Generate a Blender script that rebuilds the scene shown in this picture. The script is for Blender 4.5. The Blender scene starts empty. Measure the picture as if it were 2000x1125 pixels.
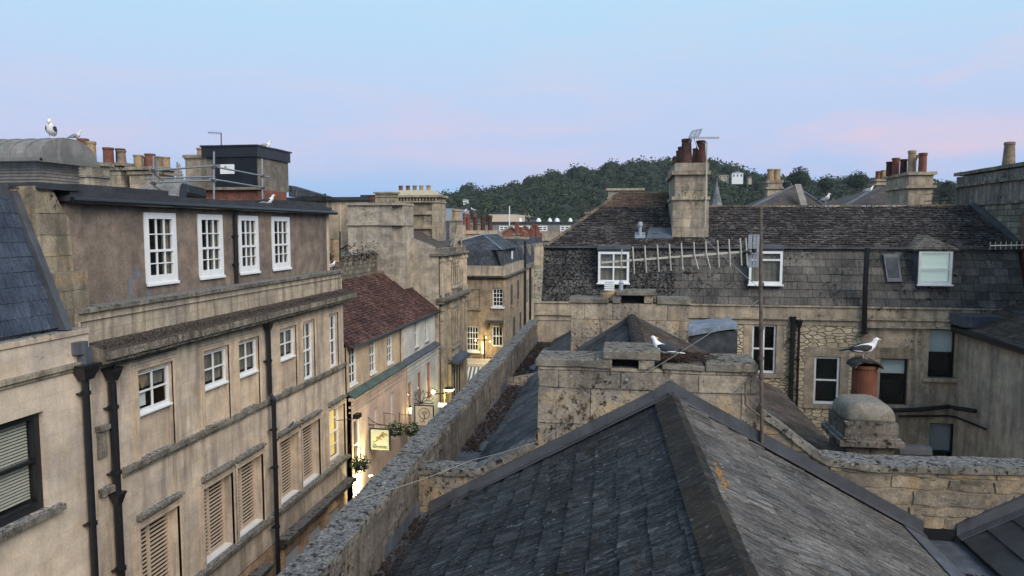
import bpy, bmesh, math, random
from mathutils import Vector, Matrix, noise as mnoise
R = math.radians
random.seed(7)
# ------------------------------------------------------------------ camera
F = 1400.0; HY = 445.0; VX = 1225.0           # focal length, horizon and street vanishing point in the 2000 px wide picture
PIT = math.atan((562.5 - HY) / F); YAW = math.atan((VX - 1000) * math.cos(PIT) / F)
sc = bpy.context.scene
cd = bpy.data.cameras.new('camera'); cam = bpy.data.objects.new('camera', cd)
sc.collection.objects.link(cam); sc.camera = cam
cd.sensor_width = 36; cd.lens = 36 * F / 2000; cd.clip_start = 0.1; cd.clip_end = 6000
cam.location = (0, 0, 0); cam.rotation_euler = (R(90) - PIT, 0, YAW)
# ------------------------------------------------------------------ world
world = bpy.data.worlds.new('World'); sc.world = world; world.use_nodes = True
SUN_EL, SUN_AZ = R(36), R(135)                # soft after-glow, from behind and to the right of the camera
def build_world():
    nt = world.node_tree; nt.nodes.clear(); L = nt.links.new
    out = nt.nodes.new('ShaderNodeOutputWorld'); bg = nt.nodes.new('ShaderNodeBackground')
    tc = nt.nodes.new('ShaderNodeTexCoord'); sep = nt.nodes.new('ShaderNodeSeparateXYZ')
    L(tc.outputs['Generated'], sep.inputs[0])
    rp = nt.nodes.new('ShaderNodeValToRGB'); L(sep.outputs['Z'], rp.inputs[0])
    cr = rp.color_ramp
    stops = [(0.0, (0.30, 0.47, 0.74)), (0.05, (0.34, 0.51, 0.79)), (0.10, (0.475, 0.56, 0.80)), (0.17, (0.49, 0.60, 0.82)),
             (0.24, (0.46, 0.65, 0.85)), (0.32, (0.45, 0.69, 0.88)), (0.6, (0.36, 0.53, 0.74)), (1.0, (0.34, 0.47, 0.64))]
    while len(cr.elements) < len(stops): cr.elements.new(0.5)
    for e, (p, c) in zip(cr.elements, stops): e.position = p; e.color = (*c, 1)
    # streaked pink clouds low in the sky
    mp = nt.nodes.new('ShaderNodeMapping'); L(tc.outputs['Generated'], mp.inputs[0])
    mp.inputs['Rotation'].default_value = (R(3), R(9), 0); mp.inputs['Scale'].default_value = (1.0, 1.0, 5.0)
    no = nt.nodes.new('ShaderNodeTexNoise'); L(mp.outputs[0], no.inputs['Vector'])
    no.inputs['Scale'].default_value = 3.6; no.inputs['Detail'].default_value = 8; no.inputs['Roughness'].default_value = 0.56
    no.inputs['Distortion'].default_value = 0.5
    cl = nt.nodes.new('ShaderNodeMapRange'); L(no.outputs[0], cl.inputs[0])
    cl.inputs[1].default_value = 0.46; cl.inputs[2].default_value = 0.74
    bd = nt.nodes.new('ShaderNodeValToRGB'); L(sep.outputs['Z'], bd.inputs[0])
    b = bd.color_ramp
    st = [(0.0, 0.10), (0.03, 0.35), (0.07, 0.9), (0.13, 1.0), (0.20, 0.55), (0.30, 0.10), (0.5, 0.0)]
    while len(b.elements) < len(st): b.elements.new(0.5)
    for e, (p, v) in zip(b.elements, st): e.position = p; e.color = (v, v, v, 1)
    sd = nt.nodes.new('ShaderNodeMapRange'); L(sep.outputs['X'], sd.inputs[0])     # pinker towards the right
    sd.inputs[1].default_value = -0.55; sd.inputs[2].default_value = 0.35; sd.inputs[3].default_value = 0.3; sd.inputs[4].default_value = 0.62
    m1 = nt.nodes.new('ShaderNodeMath'); m1.operation = 'MULTIPLY'; L(cl.outputs[0], m1.inputs[0]); L(bd.outputs[0], m1.inputs[1])
    m2 = nt.nodes.new('ShaderNodeMath'); m2.operation = 'MULTIPLY'; L(m1.outputs[0], m2.inputs[0]); L(sd.outputs[0], m2.inputs[1])
    mx = nt.nodes.new('ShaderNodeMix'); mx.data_type = 'RGBA'; L(m2.outputs[0], mx.inputs[0]); L(rp.outputs[0], mx.inputs[6])
    mx.inputs[7].default_value = (0.86, 0.56, 0.62, 1)
    sky = nt.nodes.new('ShaderNodeTexSky'); sky.sky_type = 'NISHITA'; sky.sun_disc = False
    sky.sun_elevation = SUN_EL; sky.sun_rotation = SUN_AZ
    m3 = nt.nodes.new('ShaderNodeMix'); m3.data_type = 'RGBA'; m3.inputs[0].default_value = 0.004
    L(mx.outputs[2], m3.inputs[6]); L(sky.outputs[0], m3.inputs[7])
    L(m3.outputs[2], bg.inputs[0]); bg.inputs[1].default_value = 1.08
    L(bg.outputs[0], out.inputs[0])
build_world()
sl = bpy.data.lights.new('sun', 'SUN'); sl.energy = 3.3; sl.angle = R(40); sl.color = (1.0, 0.89, 0.79)
so = bpy.data.objects.new('sun', sl); sc.collection.objects.link(so)
# rays travel from behind/right of the camera, downwards
_d = Vector((-math.sin(SUN_AZ) * math.cos(SUN_EL), -math.cos(SUN_AZ) * math.cos(SUN_EL), -math.sin(SUN_EL)))
so.rotation_euler = _d.to_track_quat('-Z', 'Y').to_euler()
sc.view_settings.view_transform = 'Standard'; sc.view_settings.look = 'None'
sc.view_settings.exposure = 0.0; sc.view_settings.gamma = 1.0
GZ = -11.6                                     # street level; the camera is the origin
# ------------------------------------------------------------------ picture point -> place
def ray(px, py):
    a = (px - 1000) / F; b = (562.5 - py) / F
    x = a; y = math.cos(PIT) + b * math.sin(PIT); z = -math.sin(PIT) + b * math.cos(PIT)
    return Vector((x * math.cos(YAW) - y * math.sin(YAW), x * math.sin(YAW) + y * math.cos(YAW), z))
def ax(px, py, X): r = ray(px, py); return r * (X / r.x)
def ay(px, py, Y): r = ray(px, py); return r * (Y / r.y)
def az(px, py, Z): r = ray(px, py); return r * (Z / r.z)
def apl(px, py, p0, n): r = ray(px, py); return r * (Vector(p0).dot(n) / r.dot(n))
# ------------------------------------------------------------------ mesh builder
Z3 = Vector((0, 0, 1))
class Fr:                                       # a wall frame: u along, v up, w outwards
    def __init__(s, O, U, N): s.O = Vector(O); s.U = Vector(U).normalized(); s.N = Vector(N).normalized()
    def p(s, u, v, w=0): return s.O + s.U * u + Z3 * v + s.N * w
def FX(X): return Fr((X, 0, 0), (0, 1, 0), (1, 0, 0))      # wall facing +X, u = Y, v = z
def FY(Y): return Fr((0, Y, 0), (1, 0, 0), (0, -1, 0))     # wall facing -Y, u = X
def FNX(X): return Fr((X, 0, 0), (0, 1, 0), (-1, 0, 0))
WF = Fr((0, 0, 0), (1, 0, 0), (0, 1, 0))
class MB:
    def __init__(s): s.v = []; s.f = []
    def add(s, vs, fs):
        k = len(s.v); s.v += [Vector(a) for a in vs]; s.f += [[i + k for i in f] for f in fs]; return s
    def box(s, fr, u0, u1, v0, v1, w0, w1, jit=0):
        pts = [fr.p(u, v, w) for u in (u0, u1) for v in (v0, v1) for w in (w0, w1)]
        if jit: pts = [q + Vector((random.uniform(-jit, jit), random.uniform(-jit, jit), random.uniform(-jit, jit))) for q in pts]
        return s.add(pts, [(0, 1, 3, 2), (4, 6, 7, 5), (0, 4, 5, 1), (2, 3, 7, 6), (0, 2, 6, 4), (1, 5, 7, 3)])
    def wbox(s, x0, x1, y0, y1, z0, z1, jit=0): return s.box(Fr((0, 0, 0), (1, 0, 0), (0, 1, 0)), x0, x1, z0, z1, y0, y1, jit)
    def quad(s, *p): return s.add(p, [tuple(range(len(p)))])
    def prism(s, pts, d):                        # polygon pts extruded by vector d
        pts = [Vector(p) for p in pts]; d = Vector(d); n = len(pts)
        return s.add(pts + [p + d for p in pts], [tuple(range(n)), tuple(range(2 * n - 1, n - 1, -1))] + [(i, (i + 1) % n, n + (i + 1) % n, n + i) for i in range(n)])
    def tube(s, pts, r, n=8, cap=True):
        pts = [Vector(p) for p in pts]; rr = r if isinstance(r, (list, tuple)) else [r] * len(pts)
        vs = []; fs = []; prev = None
        for i, p in enumerate(pts):
            a = pts[max(i - 1, 0)]; b = pts[min(i + 1, len(pts) - 1)]; t = (b - a).normalized()
            if prev is None: x = t.cross(Z3 if abs(t.z) < 0.9 else Vector((1, 0, 0))).normalized()
            else: x = (prev - t * prev.dot(t)).normalized()
            prev = x; y = t.cross(x)
            for k in range(n):
                an = 2 * math.pi * k / n; vs.append(p + (x * math.cos(an) + y * math.sin(an)) * rr[i])
        for i in range(len(pts) - 1):
            for k in range(n): fs.append((i * n + k, i * n + (k + 1) % n, (i + 1) * n + (k + 1) % n, (i + 1) * n + k))
        if cap: fs += [tuple(range(n)), tuple(range((len(pts) - 1) * n, len(pts) * n))]
        return s.add(vs, fs)
    def lathe(s, prof, c, n=16, cap=True):       # prof: (radius, z)
        c = Vector(c); vs = []; fs = []
        for (r, z) in prof:
            for k in range(n):
                an = 2 * math.pi * k / n; vs.append(c + Vector((r * math.cos(an), r * math.sin(an), z)))
        for i in range(len(prof) - 1):
            for k in range(n): fs.append((i * n + k, i * n + (k + 1) % n, (i + 1) * n + (k + 1) % n, (i + 1) * n + k))
        if cap: fs += [tuple(range(n)), tuple(range((len(prof) - 1) * n, len(prof) * n))]
        return s.add(vs, fs)
    def loft(s, rings, cap=True):
        n = len(rings[0]); vs = [p for r in rings for p in r]; fs = []
        for i in range(len(rings) - 1):
            for k in range(n): fs.append((i * n + k, i * n + (k + 1) % n, (i + 1) * n + (k + 1) % n, (i + 1) * n + k))
        if cap: fs += [tuple(range(n)), tuple(range((len(rings) - 1) * n, len(rings) * n))]
        return s.add(vs, fs)
    def build(s, name, m, parent=None, smooth=False, bevel=0, rough=0, cut=0, recalc=True):
        if cut or rough:
            pass
        me = bpy.data.meshes.new(name)
        off = parent['_o'] if parent is not None else (0, 0, 0)
        off = Vector(off)
        me.from_pydata([tuple(v - off) for v in s.v], [], s.f)
        bm = bmesh.new(); bm.from_mesh(me)
        if recalc: bmesh.ops.recalc_face_normals(bm, faces=bm.faces)
        if bevel:
            bmesh.ops.bevel(bm, geom=[e for e in bm.edges if len(e.link_faces) == 2 and e.calc_face_angle(0) > 0.5], offset=bevel, segments=1, affect='EDGES', clamp_overlap=True)
        if cut:
            for _ in range(6):
                es = [e for e in bm.edges if e.calc_length() > cut]
                if not es or len(bm.faces) > 60000: break
                bmesh.ops.subdivide_edges(bm, edges=es, cuts=1, use_grid_fill=True)
        if rough:
            for v in bm.verts:
                q = (v.co + off)
                d = mnoise.noise_vector(q * 1.7) * 0.7 + mnoise.noise_vector(q * 6.0) * 0.5 + mnoise.noise_vector(q * 17) * 0.25
                v.co += d * rough
        uvl = bm.loops.layers.uv.new('UVMap')
        for f in bm.faces:
            n = f.normal; f.smooth = smooth
            t = Z3.cross(n)
            t = t.normalized() if t.length > 0.15 else Vector((1, 0, 0))
            if abs(t.x) > abs(t.y):
                if t.x < 0: t = -t
            elif t.y < 0: t = -t
            b = n.cross(t)
            if b.z < 0 or (abs(b.z) < 1e-3 and b.y < 0): b = -b
            for l in f.loops:
                q = l.vert.co + off; l[uvl].uv = (q.dot(t), q.dot(b))
        bm.to_mesh(me); bm.free()
        if m is not None:
            for mm in (m if isinstance(m, (list, tuple)) else [m]): me.materials.append(mm)
        o = bpy.data.objects.new(name, me); sc.collection.objects.link(o)
        if parent is not None:
            o.parent = parent; o['_o'] = tuple(off)
        else: o['_o'] = (0, 0, 0)
        return o
def thing(name, label, cat, loc, group=None):
    o = bpy.data.objects.new(name, None); sc.collection.objects.link(o); o.location = loc; o.empty_display_size = 0.3
    o['_o'] = tuple(loc); o['label'] = label; o['category'] = cat
    if group: o['group'] = group
    return o
def tag(o, label, cat, group=None, kind=None):
    o['label'] = label; o['category'] = cat
    if group: o['group'] = group
    if kind: o['kind'] = kind
    return o
def struct(o): o['kind'] = 'structure'; return o
def lerp(a, b, t): return a + (b - a) * t
# clip a convex polygon by another convex polygon (2d)
def clip(poly, reg):
    def inside(p, a, b): return (b[0] - a[0]) * (p[1] - a[1]) - (b[1] - a[1]) * (p[0] - a[0]) >= -1e-9
    area = sum(reg[i][0] * reg[(i + 1) % len(reg)][1] - reg[(i + 1) % len(reg)][0] * reg[i][1] for i in range(len(reg)))
    if area < 0: reg = reg[::-1]
    out = poly
    for i in range(len(reg)):
        a, b = reg[i], reg[(i + 1) % len(reg)]; src, out = out, []
        for j in range(len(src)):
            p, q = src[j], src[(j + 1) % len(src)]
            ip, iq = inside(p, a, b), inside(q, a, b)
            if ip: out.append(p)
            if ip != iq:
                d = (b[0] - a[0]) * (q[1] - p[1]) - (b[1] - a[1]) * (q[0] - p[0])
                if abs(d) > 1e-12:
                    t = ((b[1] - a[1]) * (p[0] - a[0]) - (b[0] - a[0]) * (p[1] - a[1])) / d
                    out.append((p[0] + (q[0] - p[0]) * t, p[1] + (q[1] - p[1]) * t))
        if len(out) < 3: return []
    return out
def plane_axes(P):                                # 3+ coplanar points -> origin, along, upslope, normal
    P = [Vector(p) for p in P]; n = Vector((0, 0, 0))
    for i in range(len(P)):
        a, b = P[i], P[(i + 1) % len(P)]; n += a.cross(b)
    n.normalize()
    if n.z < 0: n = -n
    if abs(n.z) < 0.02 and n.y > 0 and abs(n.y) > abs(n.x): n = -n
    t = Z3.cross(n).normalized(); b = n.cross(t)
    if b.z < 0: b = -b
    return P[0], t, b, n
def slates(mb, P, row=0.22, wid=0.3, th=0.012, gap=0.004, jit=0.006, lift=0.012, wj=0.25, base=True, sg=None):
    sg = gap if sg is None else sg
    O, t, b, n = plane_axes(P); P = [Vector(p) for p in P]
    reg = [((p - O).dot(t), (p - O).dot(b)) for p in P]
    if base:
        mb.prism([p - n * 0.004 for p in P], -n * 0.06)
    v0 = min(q[1] for q in reg); v1 = max(q[1] for q in reg); u0 = min(q[0] for q in reg); u1 = max(q[0] for q in reg)
    r = 0; v = v0
    while v < v1:
        u = u0 - (r % 2) * wid * 0.5 - random.random() * 0.1 * wid
        while u < u1:
            w = wid * (1 + random.uniform(-wj, wj))
            j = random.uniform(-jit, jit); ll = lift * (random.uniform(0.8, 1.25) if random.random() > .06 else 1.9); tw = random.uniform(-1, 1) * 0.003
            pg = clip([(u + sg / 2, v + j), (u + w - sg / 2, v + j + tw * 2), (u + w - sg / 2, v + row + 0.01), (u + sg / 2, v + row + 0.01)], reg)
            if len(pg) >= 3:
                top = []; bot = []
                for (a, c) in pg:
                    k = 1 - min(max((c - v) / row, 0), 1); h = ll * k + th * 0.4 + tw * (a - u) / w
                    q = O + t * a + b * c; top.append(q + n * (h + 0.002)); bot.append(q - n * 0.002)
                m = len(pg); mb.add(top + bot, [tuple(range(m))] + [(i, (i + 1) % m, m + (i + 1) % m, m + i) for i in range(m)])
            u += w
        v += row; r += 1
def blocks(mb, fr, reg, rows, wid, w_out=0.0, th=0.05, gap=0.008, prot=0.006, wj=0.35, off=0.0):
    # ashlar blocks clipped to the region (u,v) on a wall frame; each block its own island
    v = min(q[1] for q in reg); v1 = max(q[1] for q in reg); u0 = min(q[0] for q in reg); u1 = max(q[0] for q in reg); r = 0
    while v < v1:
        h = rows[r % len(rows)]; u = u0 - (0.5 * wid if r % 2 else 0) - off
        while u < u1:
            w = wid * (1 + random.uniform(-wj, wj)); pr = w_out + random.uniform(-prot, prot)
            pg = clip([(u + gap / 2, v + gap / 2), (u + w - gap / 2, v + gap / 2), (u + w - gap / 2, v + h - gap / 2), (u + gap / 2, v + h - gap / 2)], reg)
            if len(pg) >= 3:
                a = [fr.p(x, y, pr) for (x, y) in pg]; c = [fr.p(x, y, w_out - th) for (x, y) in pg]; m = len(pg)
                mb.add(a + c, [tuple(range(m))] + [(i, (i + 1) % m, m + (i + 1) % m, m + i) for i in range(m)])
            u += w
        v += h; r += 1
def wall_holes(mb, fr, u0, u1, v0, v1, holes, depth=0.2, w=0.0, back=False):
    us = sorted({u0, u1, *[h[0] for h in holes], *[h[1] for h in holes]}); vs = sorted({v0, v1, *[h[2] for h in holes], *[h[3] for h in holes]})
    us = [u for u in us if u0 <= u <= u1]; vs = [v for v in vs if v0 <= v <= v1]
    for i in range(len(us) - 1):
        for j in range(len(vs) - 1):
            cu = (us[i] + us[i + 1]) / 2; cv = (vs[j] + vs[j + 1]) / 2
            if any(h[0] < cu < h[1] and h[2] < cv < h[3] for h in holes): continue
            mb.quad(fr.p(us[i], vs[j], w), fr.p(us[i + 1], vs[j], w), fr.p(us[i + 1], vs[j + 1], w), fr.p(us[i], vs[j + 1], w))
    for h in holes:
        a, b, c, d = h[:4]; dp = h[4] if len(h) > 4 else depth
        mb.quad(fr.p(a, c, w), fr.p(a, d, w), fr.p(a, d, w - dp), fr.p(a, c, w - dp))
        mb.quad(fr.p(b, c, w), fr.p(b, d, w), fr.p(b, d, w - dp), fr.p(b, c, w - dp))
        mb.quad(fr.p(a, d, w), fr.p(b, d, w), fr.p(b, d, w - dp), fr.p(a, d, w - dp))
        mb.quad(fr.p(a, c, w), fr.p(b, c, w), fr.p(b, c, w - dp), fr.p(a, c, w - dp))
    return mb
def body(mb, fr, u0, u1, v0, v1, w0, w1):          # the mass behind a facade, without its front
    p = [fr.p(u, v, w) for u in (u0, u1) for v in (v0, v1) for w in (w0, w1)]
    mb.add(p, [(0, 1, 3, 2), (4, 6, 7, 5), (2, 3, 7, 6), (0, 2, 6, 4)])
# ------------------------------------------------------------------ materials
class NT:
    def __init__(s, name, rough=0.85, spec=0.3, metal=0.0):
        s.m = bpy.data.materials.new(name); s.m.use_nodes = True; s.t = s.m.node_tree; s.t.nodes.clear()
        s.out = s.t.nodes.new('ShaderNodeOutputMaterial'); s.b = s.t.nodes.new('ShaderNodeBsdfPrincipled')
        s.t.links.new(s.b.outputs[0], s.out.inputs[0])
        s.b.inputs['Roughness'].default_value = rough; s.b.inputs['Specular IOR Level'].default_value = spec; s.b.inputs['Metallic'].default_value = metal
        s.tc = s.t.nodes.new('ShaderNodeTexCoord'); s.uv = s.tc.outputs['UV']; s.ob = s.tc.outputs['Object']
    def set(s, sock, v):
        if isinstance(v, bpy.types.NodeSocket): s.t.links.new(v, sock)
        elif isinstance(v, (tuple, list)) and len(v) == 3 and sock.type == 'RGBA': sock.default_value = (*v, 1)
        else: sock.default_value = v
    def nd(s, typ, props=None, **kw):
        n = s.t.nodes.new(typ)
        for k, v in (props or {}).items(): setattr(n, k, v)
        for k, v in kw.items():
            s.set(n.inputs[int(k[1:])] if k[0] == '_' and k[1:].isdigit() else n.inputs[k.replace('_', ' ')], v)
        return n
    def map(s, vec, scale=(1, 1, 1), rot=(0, 0, 0), loc=(0, 0, 0)): return s.nd('ShaderNodeMapping', None, Vector=vec, Scale=scale, Rotation=rot, Location=loc).outputs[0]
    def noise(s, vec, scale, det=5, rough=0.55, dist=0.0): return s.nd('ShaderNodeTexNoise', None, Vector=vec, Scale=scale, Detail=det, Roughness=rough, Distortion=dist).outputs[0]
    def vor(s, vec, scale, feat='F1', rnd=1.0): return s.nd('ShaderNodeTexVoronoi', {'feature': feat}, Vector=vec, Scale=scale, Randomness=rnd)
    def rng(s, v, a, b, c=0.0, d=1.0): return s.nd('ShaderNodeMapRange', None, _0=v, _1=a, _2=b, _3=c, _4=d).outputs[0]
    def mix(s, f, a, b, mode='MIX'):
        n = s.nd('ShaderNodeMix', {'data_type': 'RGBA', 'blend_type': mode}); s.set(n.inputs[0], f); s.set(n.inputs[6], a); s.set(n.inputs[7], b); return n.outputs[2]
    def math(s, op, a, b=0.5): return s.nd('ShaderNodeMath', {'operation': op, 'use_clamp': False}, _0=a, _1=b).outputs[0]
    def bump(s, h, st=0.3, dist=0.02, nrm=None):
        n = s.nd('ShaderNodeBump', None, Height=h, Strength=st, Distance=dist)
        if nrm: s.t.links.new(nrm, n.inputs['Normal'])
        return n.outputs[0]
    def fin(s, col, bump=None, rough=None):
        s.set(s.b.inputs['Base Color'], col)
        if bump: s.t.links.new(bump, s.b.inputs['Normal'])
        if rough is not None: s.set(s.b.inputs['Roughness'], rough)
        return s.m
def plain(name, col, rough=0.6, spec=0.3, metal=0.0, var=0.15, sc_=6.0):
    N = NT(name, rough, spec, metal); n = N.noise(N.ob, sc_, 5)
    c = N.mix(N.rng(n, 0.3, 0.7), tuple(x * (1 - var) for x in col), tuple(min(1, x * (1 + var)) for x in col))
    return N.fin(c, N.bump(N.noise(N.ob, sc_ * 8, 3), 0.12, 0.004))
def emit(name, col, st):
    N = NT(name); N.b.inputs['Emission Color'].default_value = (*col, 1); N.b.inputs['Emission Strength'].default_value = st
    N.b.inputs['Base Color'].default_value = (*col, 1); return N.m
def stone(name, c1, c2, bw=0.6, bh=0.3, mortar=(0.16, 0.14, 0.11), ms=0.006, joint=0.6, grime=0.4, black=0.2, pale=0.1, warm=0.0, top=0.5, bump=0.35, island=False, lsc=9.0, rust=0.0, seed=0.0, cm=0.55, tc=((0.06, 0.058, 0.054), (0.36, 0.36, 0.35))):
    """Bath stone: coursed blocks, rain streaks, black lichen, pale lichen, warm fresh patches; more growth on upward faces."""
    def ds(c): l = .3 * c[0] + .55 * c[1] + .15 * c[2]; return tuple(x + (l - x) * .14 for x in c)
    c1, c2 = ds(c1), ds(c2)
    N = NT(name, 0.92, 0.15); ob = N.map(N.ob, loc=(seed, seed * 1.3, seed * .7)); uv = N.uv
    if island:
        ri = N.nd('ShaderNodeNewGeometry').outputs['Random Per Island']
        col = N.mix(ri, c1, c2); bf = None
    elif bw:
        br = N.nd('ShaderNodeTexBrick', {'offset': 0.5, 'squash': 1.0}, Vector=uv, Color1=c1, Color2=c2, Mortar=mortar, Scale=1.0, Mortar_Size=ms, Mortar_Smooth=0.3, Bias=0.0, Brick_Width=bw, Row_Height=bh)
        mid = tuple((a + b) / 2 for a, b in zip(c1, c2))
        col = N.mix(joint, mid, br.outputs[0]); bf = br.outputs[1]
    else: col = N.mix(N.rng(N.noise(ob, 2.0), 0.35, 0.65), c1, c2); bf = None
    big = N.noise(ob, 0.7, 4, 0.6); med = N.noise(ob, 3.2, 6, 0.62); fine = N.noise(ob, 26, 5, 0.7)
    col = N.mix(0.75, col, N.mix(N.rng(big, 0.4, 0.6), (0.76, 0.76, 0.78), (1.16, 1.13, 1.06)), 'MULTIPLY')
    col = N.mix(cm, col, N.mix(N.rng(med, 0.40, 0.62), (0.55, 0.545, 0.54), (1.25, 1.23, 1.2)), 'MULTIPLY')
    col = N.mix(cm, col, N.mix(N.rng(fine, 0.4, 0.6), (0.66, 0.66, 0.66), (1.22, 1.22, 1.22)), 'MULTIPLY')
    if warm:
        wm = N.math('MULTIPLY', N.rng(N.noise(N.map(ob, loc=(5, 3, 1)), 1.6, 5, 0.6, 0.6), 0.52, 0.62), warm)
        col = N.mix(wm, col, (0.50, 0.34, 0.17))
    st = N.noise(N.map(ob, scale=(4.5, 4.5, 0.45)), 1.0, 7, 0.65)
    gm = N.math('MULTIPLY', N.rng(st, 0.47, 0.62), grime)
    col = N.mix(gm, col, (0.085, 0.075, 0.062))
    nz = N.nd('ShaderNodeSeparateXYZ', None, _0=N.nd('ShaderNodeNewGeometry').outputs['Normal']).outputs[2]
    up = N.rng(nz, 0.35, 0.85, 0, top)
    tcol = N.mix(N.rng(N.noise(ob, 24, 8, 0.8), 0.42, 0.58), *tc)
    col = N.mix(up, col, tcol)
    lm = N.rng(N.noise(N.map(ob, loc=(9, 9, 9)), lsc, 8, 0.72), 0.52, 0.60)
    ar = N.rng(N.math('ADD', N.noise(N.map(ob, loc=(2, 7, 4)), 0.9, 4, 0.6), N.math('MULTIPLY', up, 0.18)), 0.62 - 0.32 * black, 0.74 - 0.30 * black)
    col = N.mix(N.math('MULTIPLY', lm, ar), col, (0.022, 0.02, 0.018))
    if rust:
        rm = N.math('MULTIPLY', N.rng(N.noise(N.map(ob, loc=(1, 5, 6), scale=(1, 1, 0.6)), 7, 7, 0.7), 0.57, 0.62), N.rng(N.noise(ob, 1.3, 3), 0.5, 0.6))
        col = N.mix(N.math('MULTIPLY', rm, rust), col, (0.045, 0.018, 0.012))
    if pale:
        vp = N.vor(N.map(ob, loc=(3, 1, 2)), 11.0).outputs[0]
        pm = N.math('MULTIPLY', N.rng(N.math('ADD', vp, N.math('MULTIPLY', fine, 0.25)), 0.36, 0.22), N.rng(N.noise(N.map(ob, loc=(8, 1, 0)), 1.4, 4), 0.5, 0.64))
        col = N.mix(N.math('MULTIPLY', pm, pale), col, (0.50, 0.50, 0.46))
    h = N.math('ADD', N.math('MULTIPLY', med, 0.6), N.math('MULTIPLY', fine, 0.6))
    bp = N.bump(h, bump, 0.03)
    if bf is not None: bp = N.bump(N.math('SUBTRACT', 1.0, bf), 0.5 * joint, 0.012, bp)
    return N.fin(col, bp)
def slate(name, c1, c2, row=None, wid=0.3, streak=0.5, scar=0.3, moss=0.2, mcol=(0.03, 0.022, 0.018), lich=(0.30, 0.31, 0.30), rough=0.8, bump=0.4, brown=0.0, bcol=(0.09, 0.065, 0.045), mort=0.8, mth=0.53, msc=7.5):
    N = NT(name, rough, 0.14); ob = N.ob; uv = N.uv
    if row:
        br = N.nd('ShaderNodeTexBrick', {'offset': 0.5}, Vector=uv, Color1=c1, Color2=c2, Mortar=(0.012, 0.012, 0.014), Scale=1.0, Mortar_Size=0.007, Mortar_Smooth=0.2, Bias=0.0, Brick_Width=wid, Row_Height=row)
        col = N.mix(mort, c1, br.outputs[0])
    else:
        ri = N.nd('ShaderNodeNewGeometry').outputs['Random Per Island']; col = N.mix(ri, c1, c2)
    s1 = N.noise(N.map(uv, scale=(19, 2.6, 1)), 1.0, 9, 0.78, 0.5); big = N.noise(ob, 1.1, 4, 0.6); fine = N.noise(ob, 30, 8, 0.8)
    col = N.mix(streak, col, N.mix(N.rng(s1, 0.40, 0.62), (0.28, 0.29, 0.32), (2.3, 2.3, 2.25)), 'MULTIPLY')
    col = N.mix(0.6, col, N.mix(N.rng(big, 0.4, 0.6), (0.62, 0.63, 0.67), (1.4, 1.38, 1.34)), 'MULTIPLY')
    col = N.mix(0.6, col, N.mix(N.rng(fine, 0.4, 0.6), (0.5, 0.5, 0.5), (1.5, 1.5, 1.5)), 'MULTIPLY')
    if brown: col = N.mix(N.math('MULTIPLY', N.rng(N.noise(N.map(ob, loc=(4, 4, 1)), 1.3, 5, 0.6), 0.4, 0.65), brown), col, bcol)
    if moss:
        mm = N.math('MULTIPLY', N.rng(N.noise(N.map(ob, loc=(7, 2, 9)), msc, 8, 0.75), mth, mth + 0.05), N.rng(N.noise(N.map(ob, loc=(1, 2, 9)), 0.8, 3, 0.6), 0.62 - 0.35 * moss, 0.74 - 0.35 * moss))
        col = N.mix(mm, col, mcol)
    if scar:
        sm = N.math('MULTIPLY', N.rng(N.noise(N.map(uv, scale=(9, 2.6, 1), loc=(3, 1, 0)), 1.0, 7, 0.7, 0.8), 0.60, 0.64), N.rng(N.noise(ob, 1.9, 3), 0.42, 0.6))
        col = N.mix(N.math('MULTIPLY', sm, scar), col, lich)
        dots = N.vor(ob, 5.5).outputs[0]
        col = N.mix(N.math('MULTIPLY', N.rng(dots, 0.10, 0.07), scar), col, lich)
    if scar: col = N.mix(N.math('MULTIPLY', N.rng(N.noise(N.map(uv, scale=(70, 16, 1)), 1.0, 4, 0.6), 0.60, 0.66), scar * .8), col, lich)
    h = N.math('ADD', N.math('MULTIPLY', s1, 0.8), N.math('MULTIPLY', fine, 0.8))
    return N.fin(col, N.bump(h, bump, 0.02), N.rng(fine, 0.3, 0.7, rough - 0.12, rough + 0.15))
# Bath stone family
M = {}
M['facade'] = stone('bath_stone_facade', (0.65, 0.53, 0.405), (0.53, 0.44, 0.345), 0.75, 0.36, (0.36, 0.30, 0.23), 0.004, 0.6, 0.42, 0.0, 0.0, 0.25, 0.5, 0.12, cm=0.28)
M['facade_near'] = stone('bath_stone_near', (0.68, 0.56, 0.43), (0.56, 0.47, 0.37), 0.62, 0.33, (0.40, 0.33, 0.235), 0.003, 0.5, 0.14, 0.0, 0.0, 0.2, 0.5, 0.10, seed=4, cm=0.25)
M['trim'] = stone('bath_stone_trim', (0.62, 0.49, 0.35), (0.54, 0.43, 0.315), 0, 0, grime=0.25, black=0.0, pale=0, top=0.9, bump=0.12, cm=0.3)
M['ledge'] = stone('weathered_ledge', (0.30, 0.27, 0.21), (0.22, 0.20, 0.165), 0, 0, grime=0.85, black=0.7, pale=0.3, top=0.95, bump=0.4, lsc=20)
M['render'] = stone('brown_render', (0.25, 0.195, 0.155), (0.215, 0.17, 0.14), 0, 0, grime=0.25, black=0.0, pale=0.12, top=0.3, bump=0.3, seed=2)
M['parapet'] = stone('parapet_stone', (0.225, 0.20, 0.175), (0.14, 0.127, 0.115), 0.55, 0.3, (0.09, 0.08, 0.07), 0.008, 0.7, 0.7, 0.75, 0.4, 0.1, 0.8, 0.7)
M['coping'] = stone('lichen_coping', (0.27, 0.25, 0.21), (0.18, 0.17, 0.15), 0, 0, grime=0.4, black=1.15, pale=0.7, top=0.8, bump=0.9, lsc=13, tc=((0.045, 0.044, 0.042), (0.27, 0.27, 0.265)))
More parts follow.
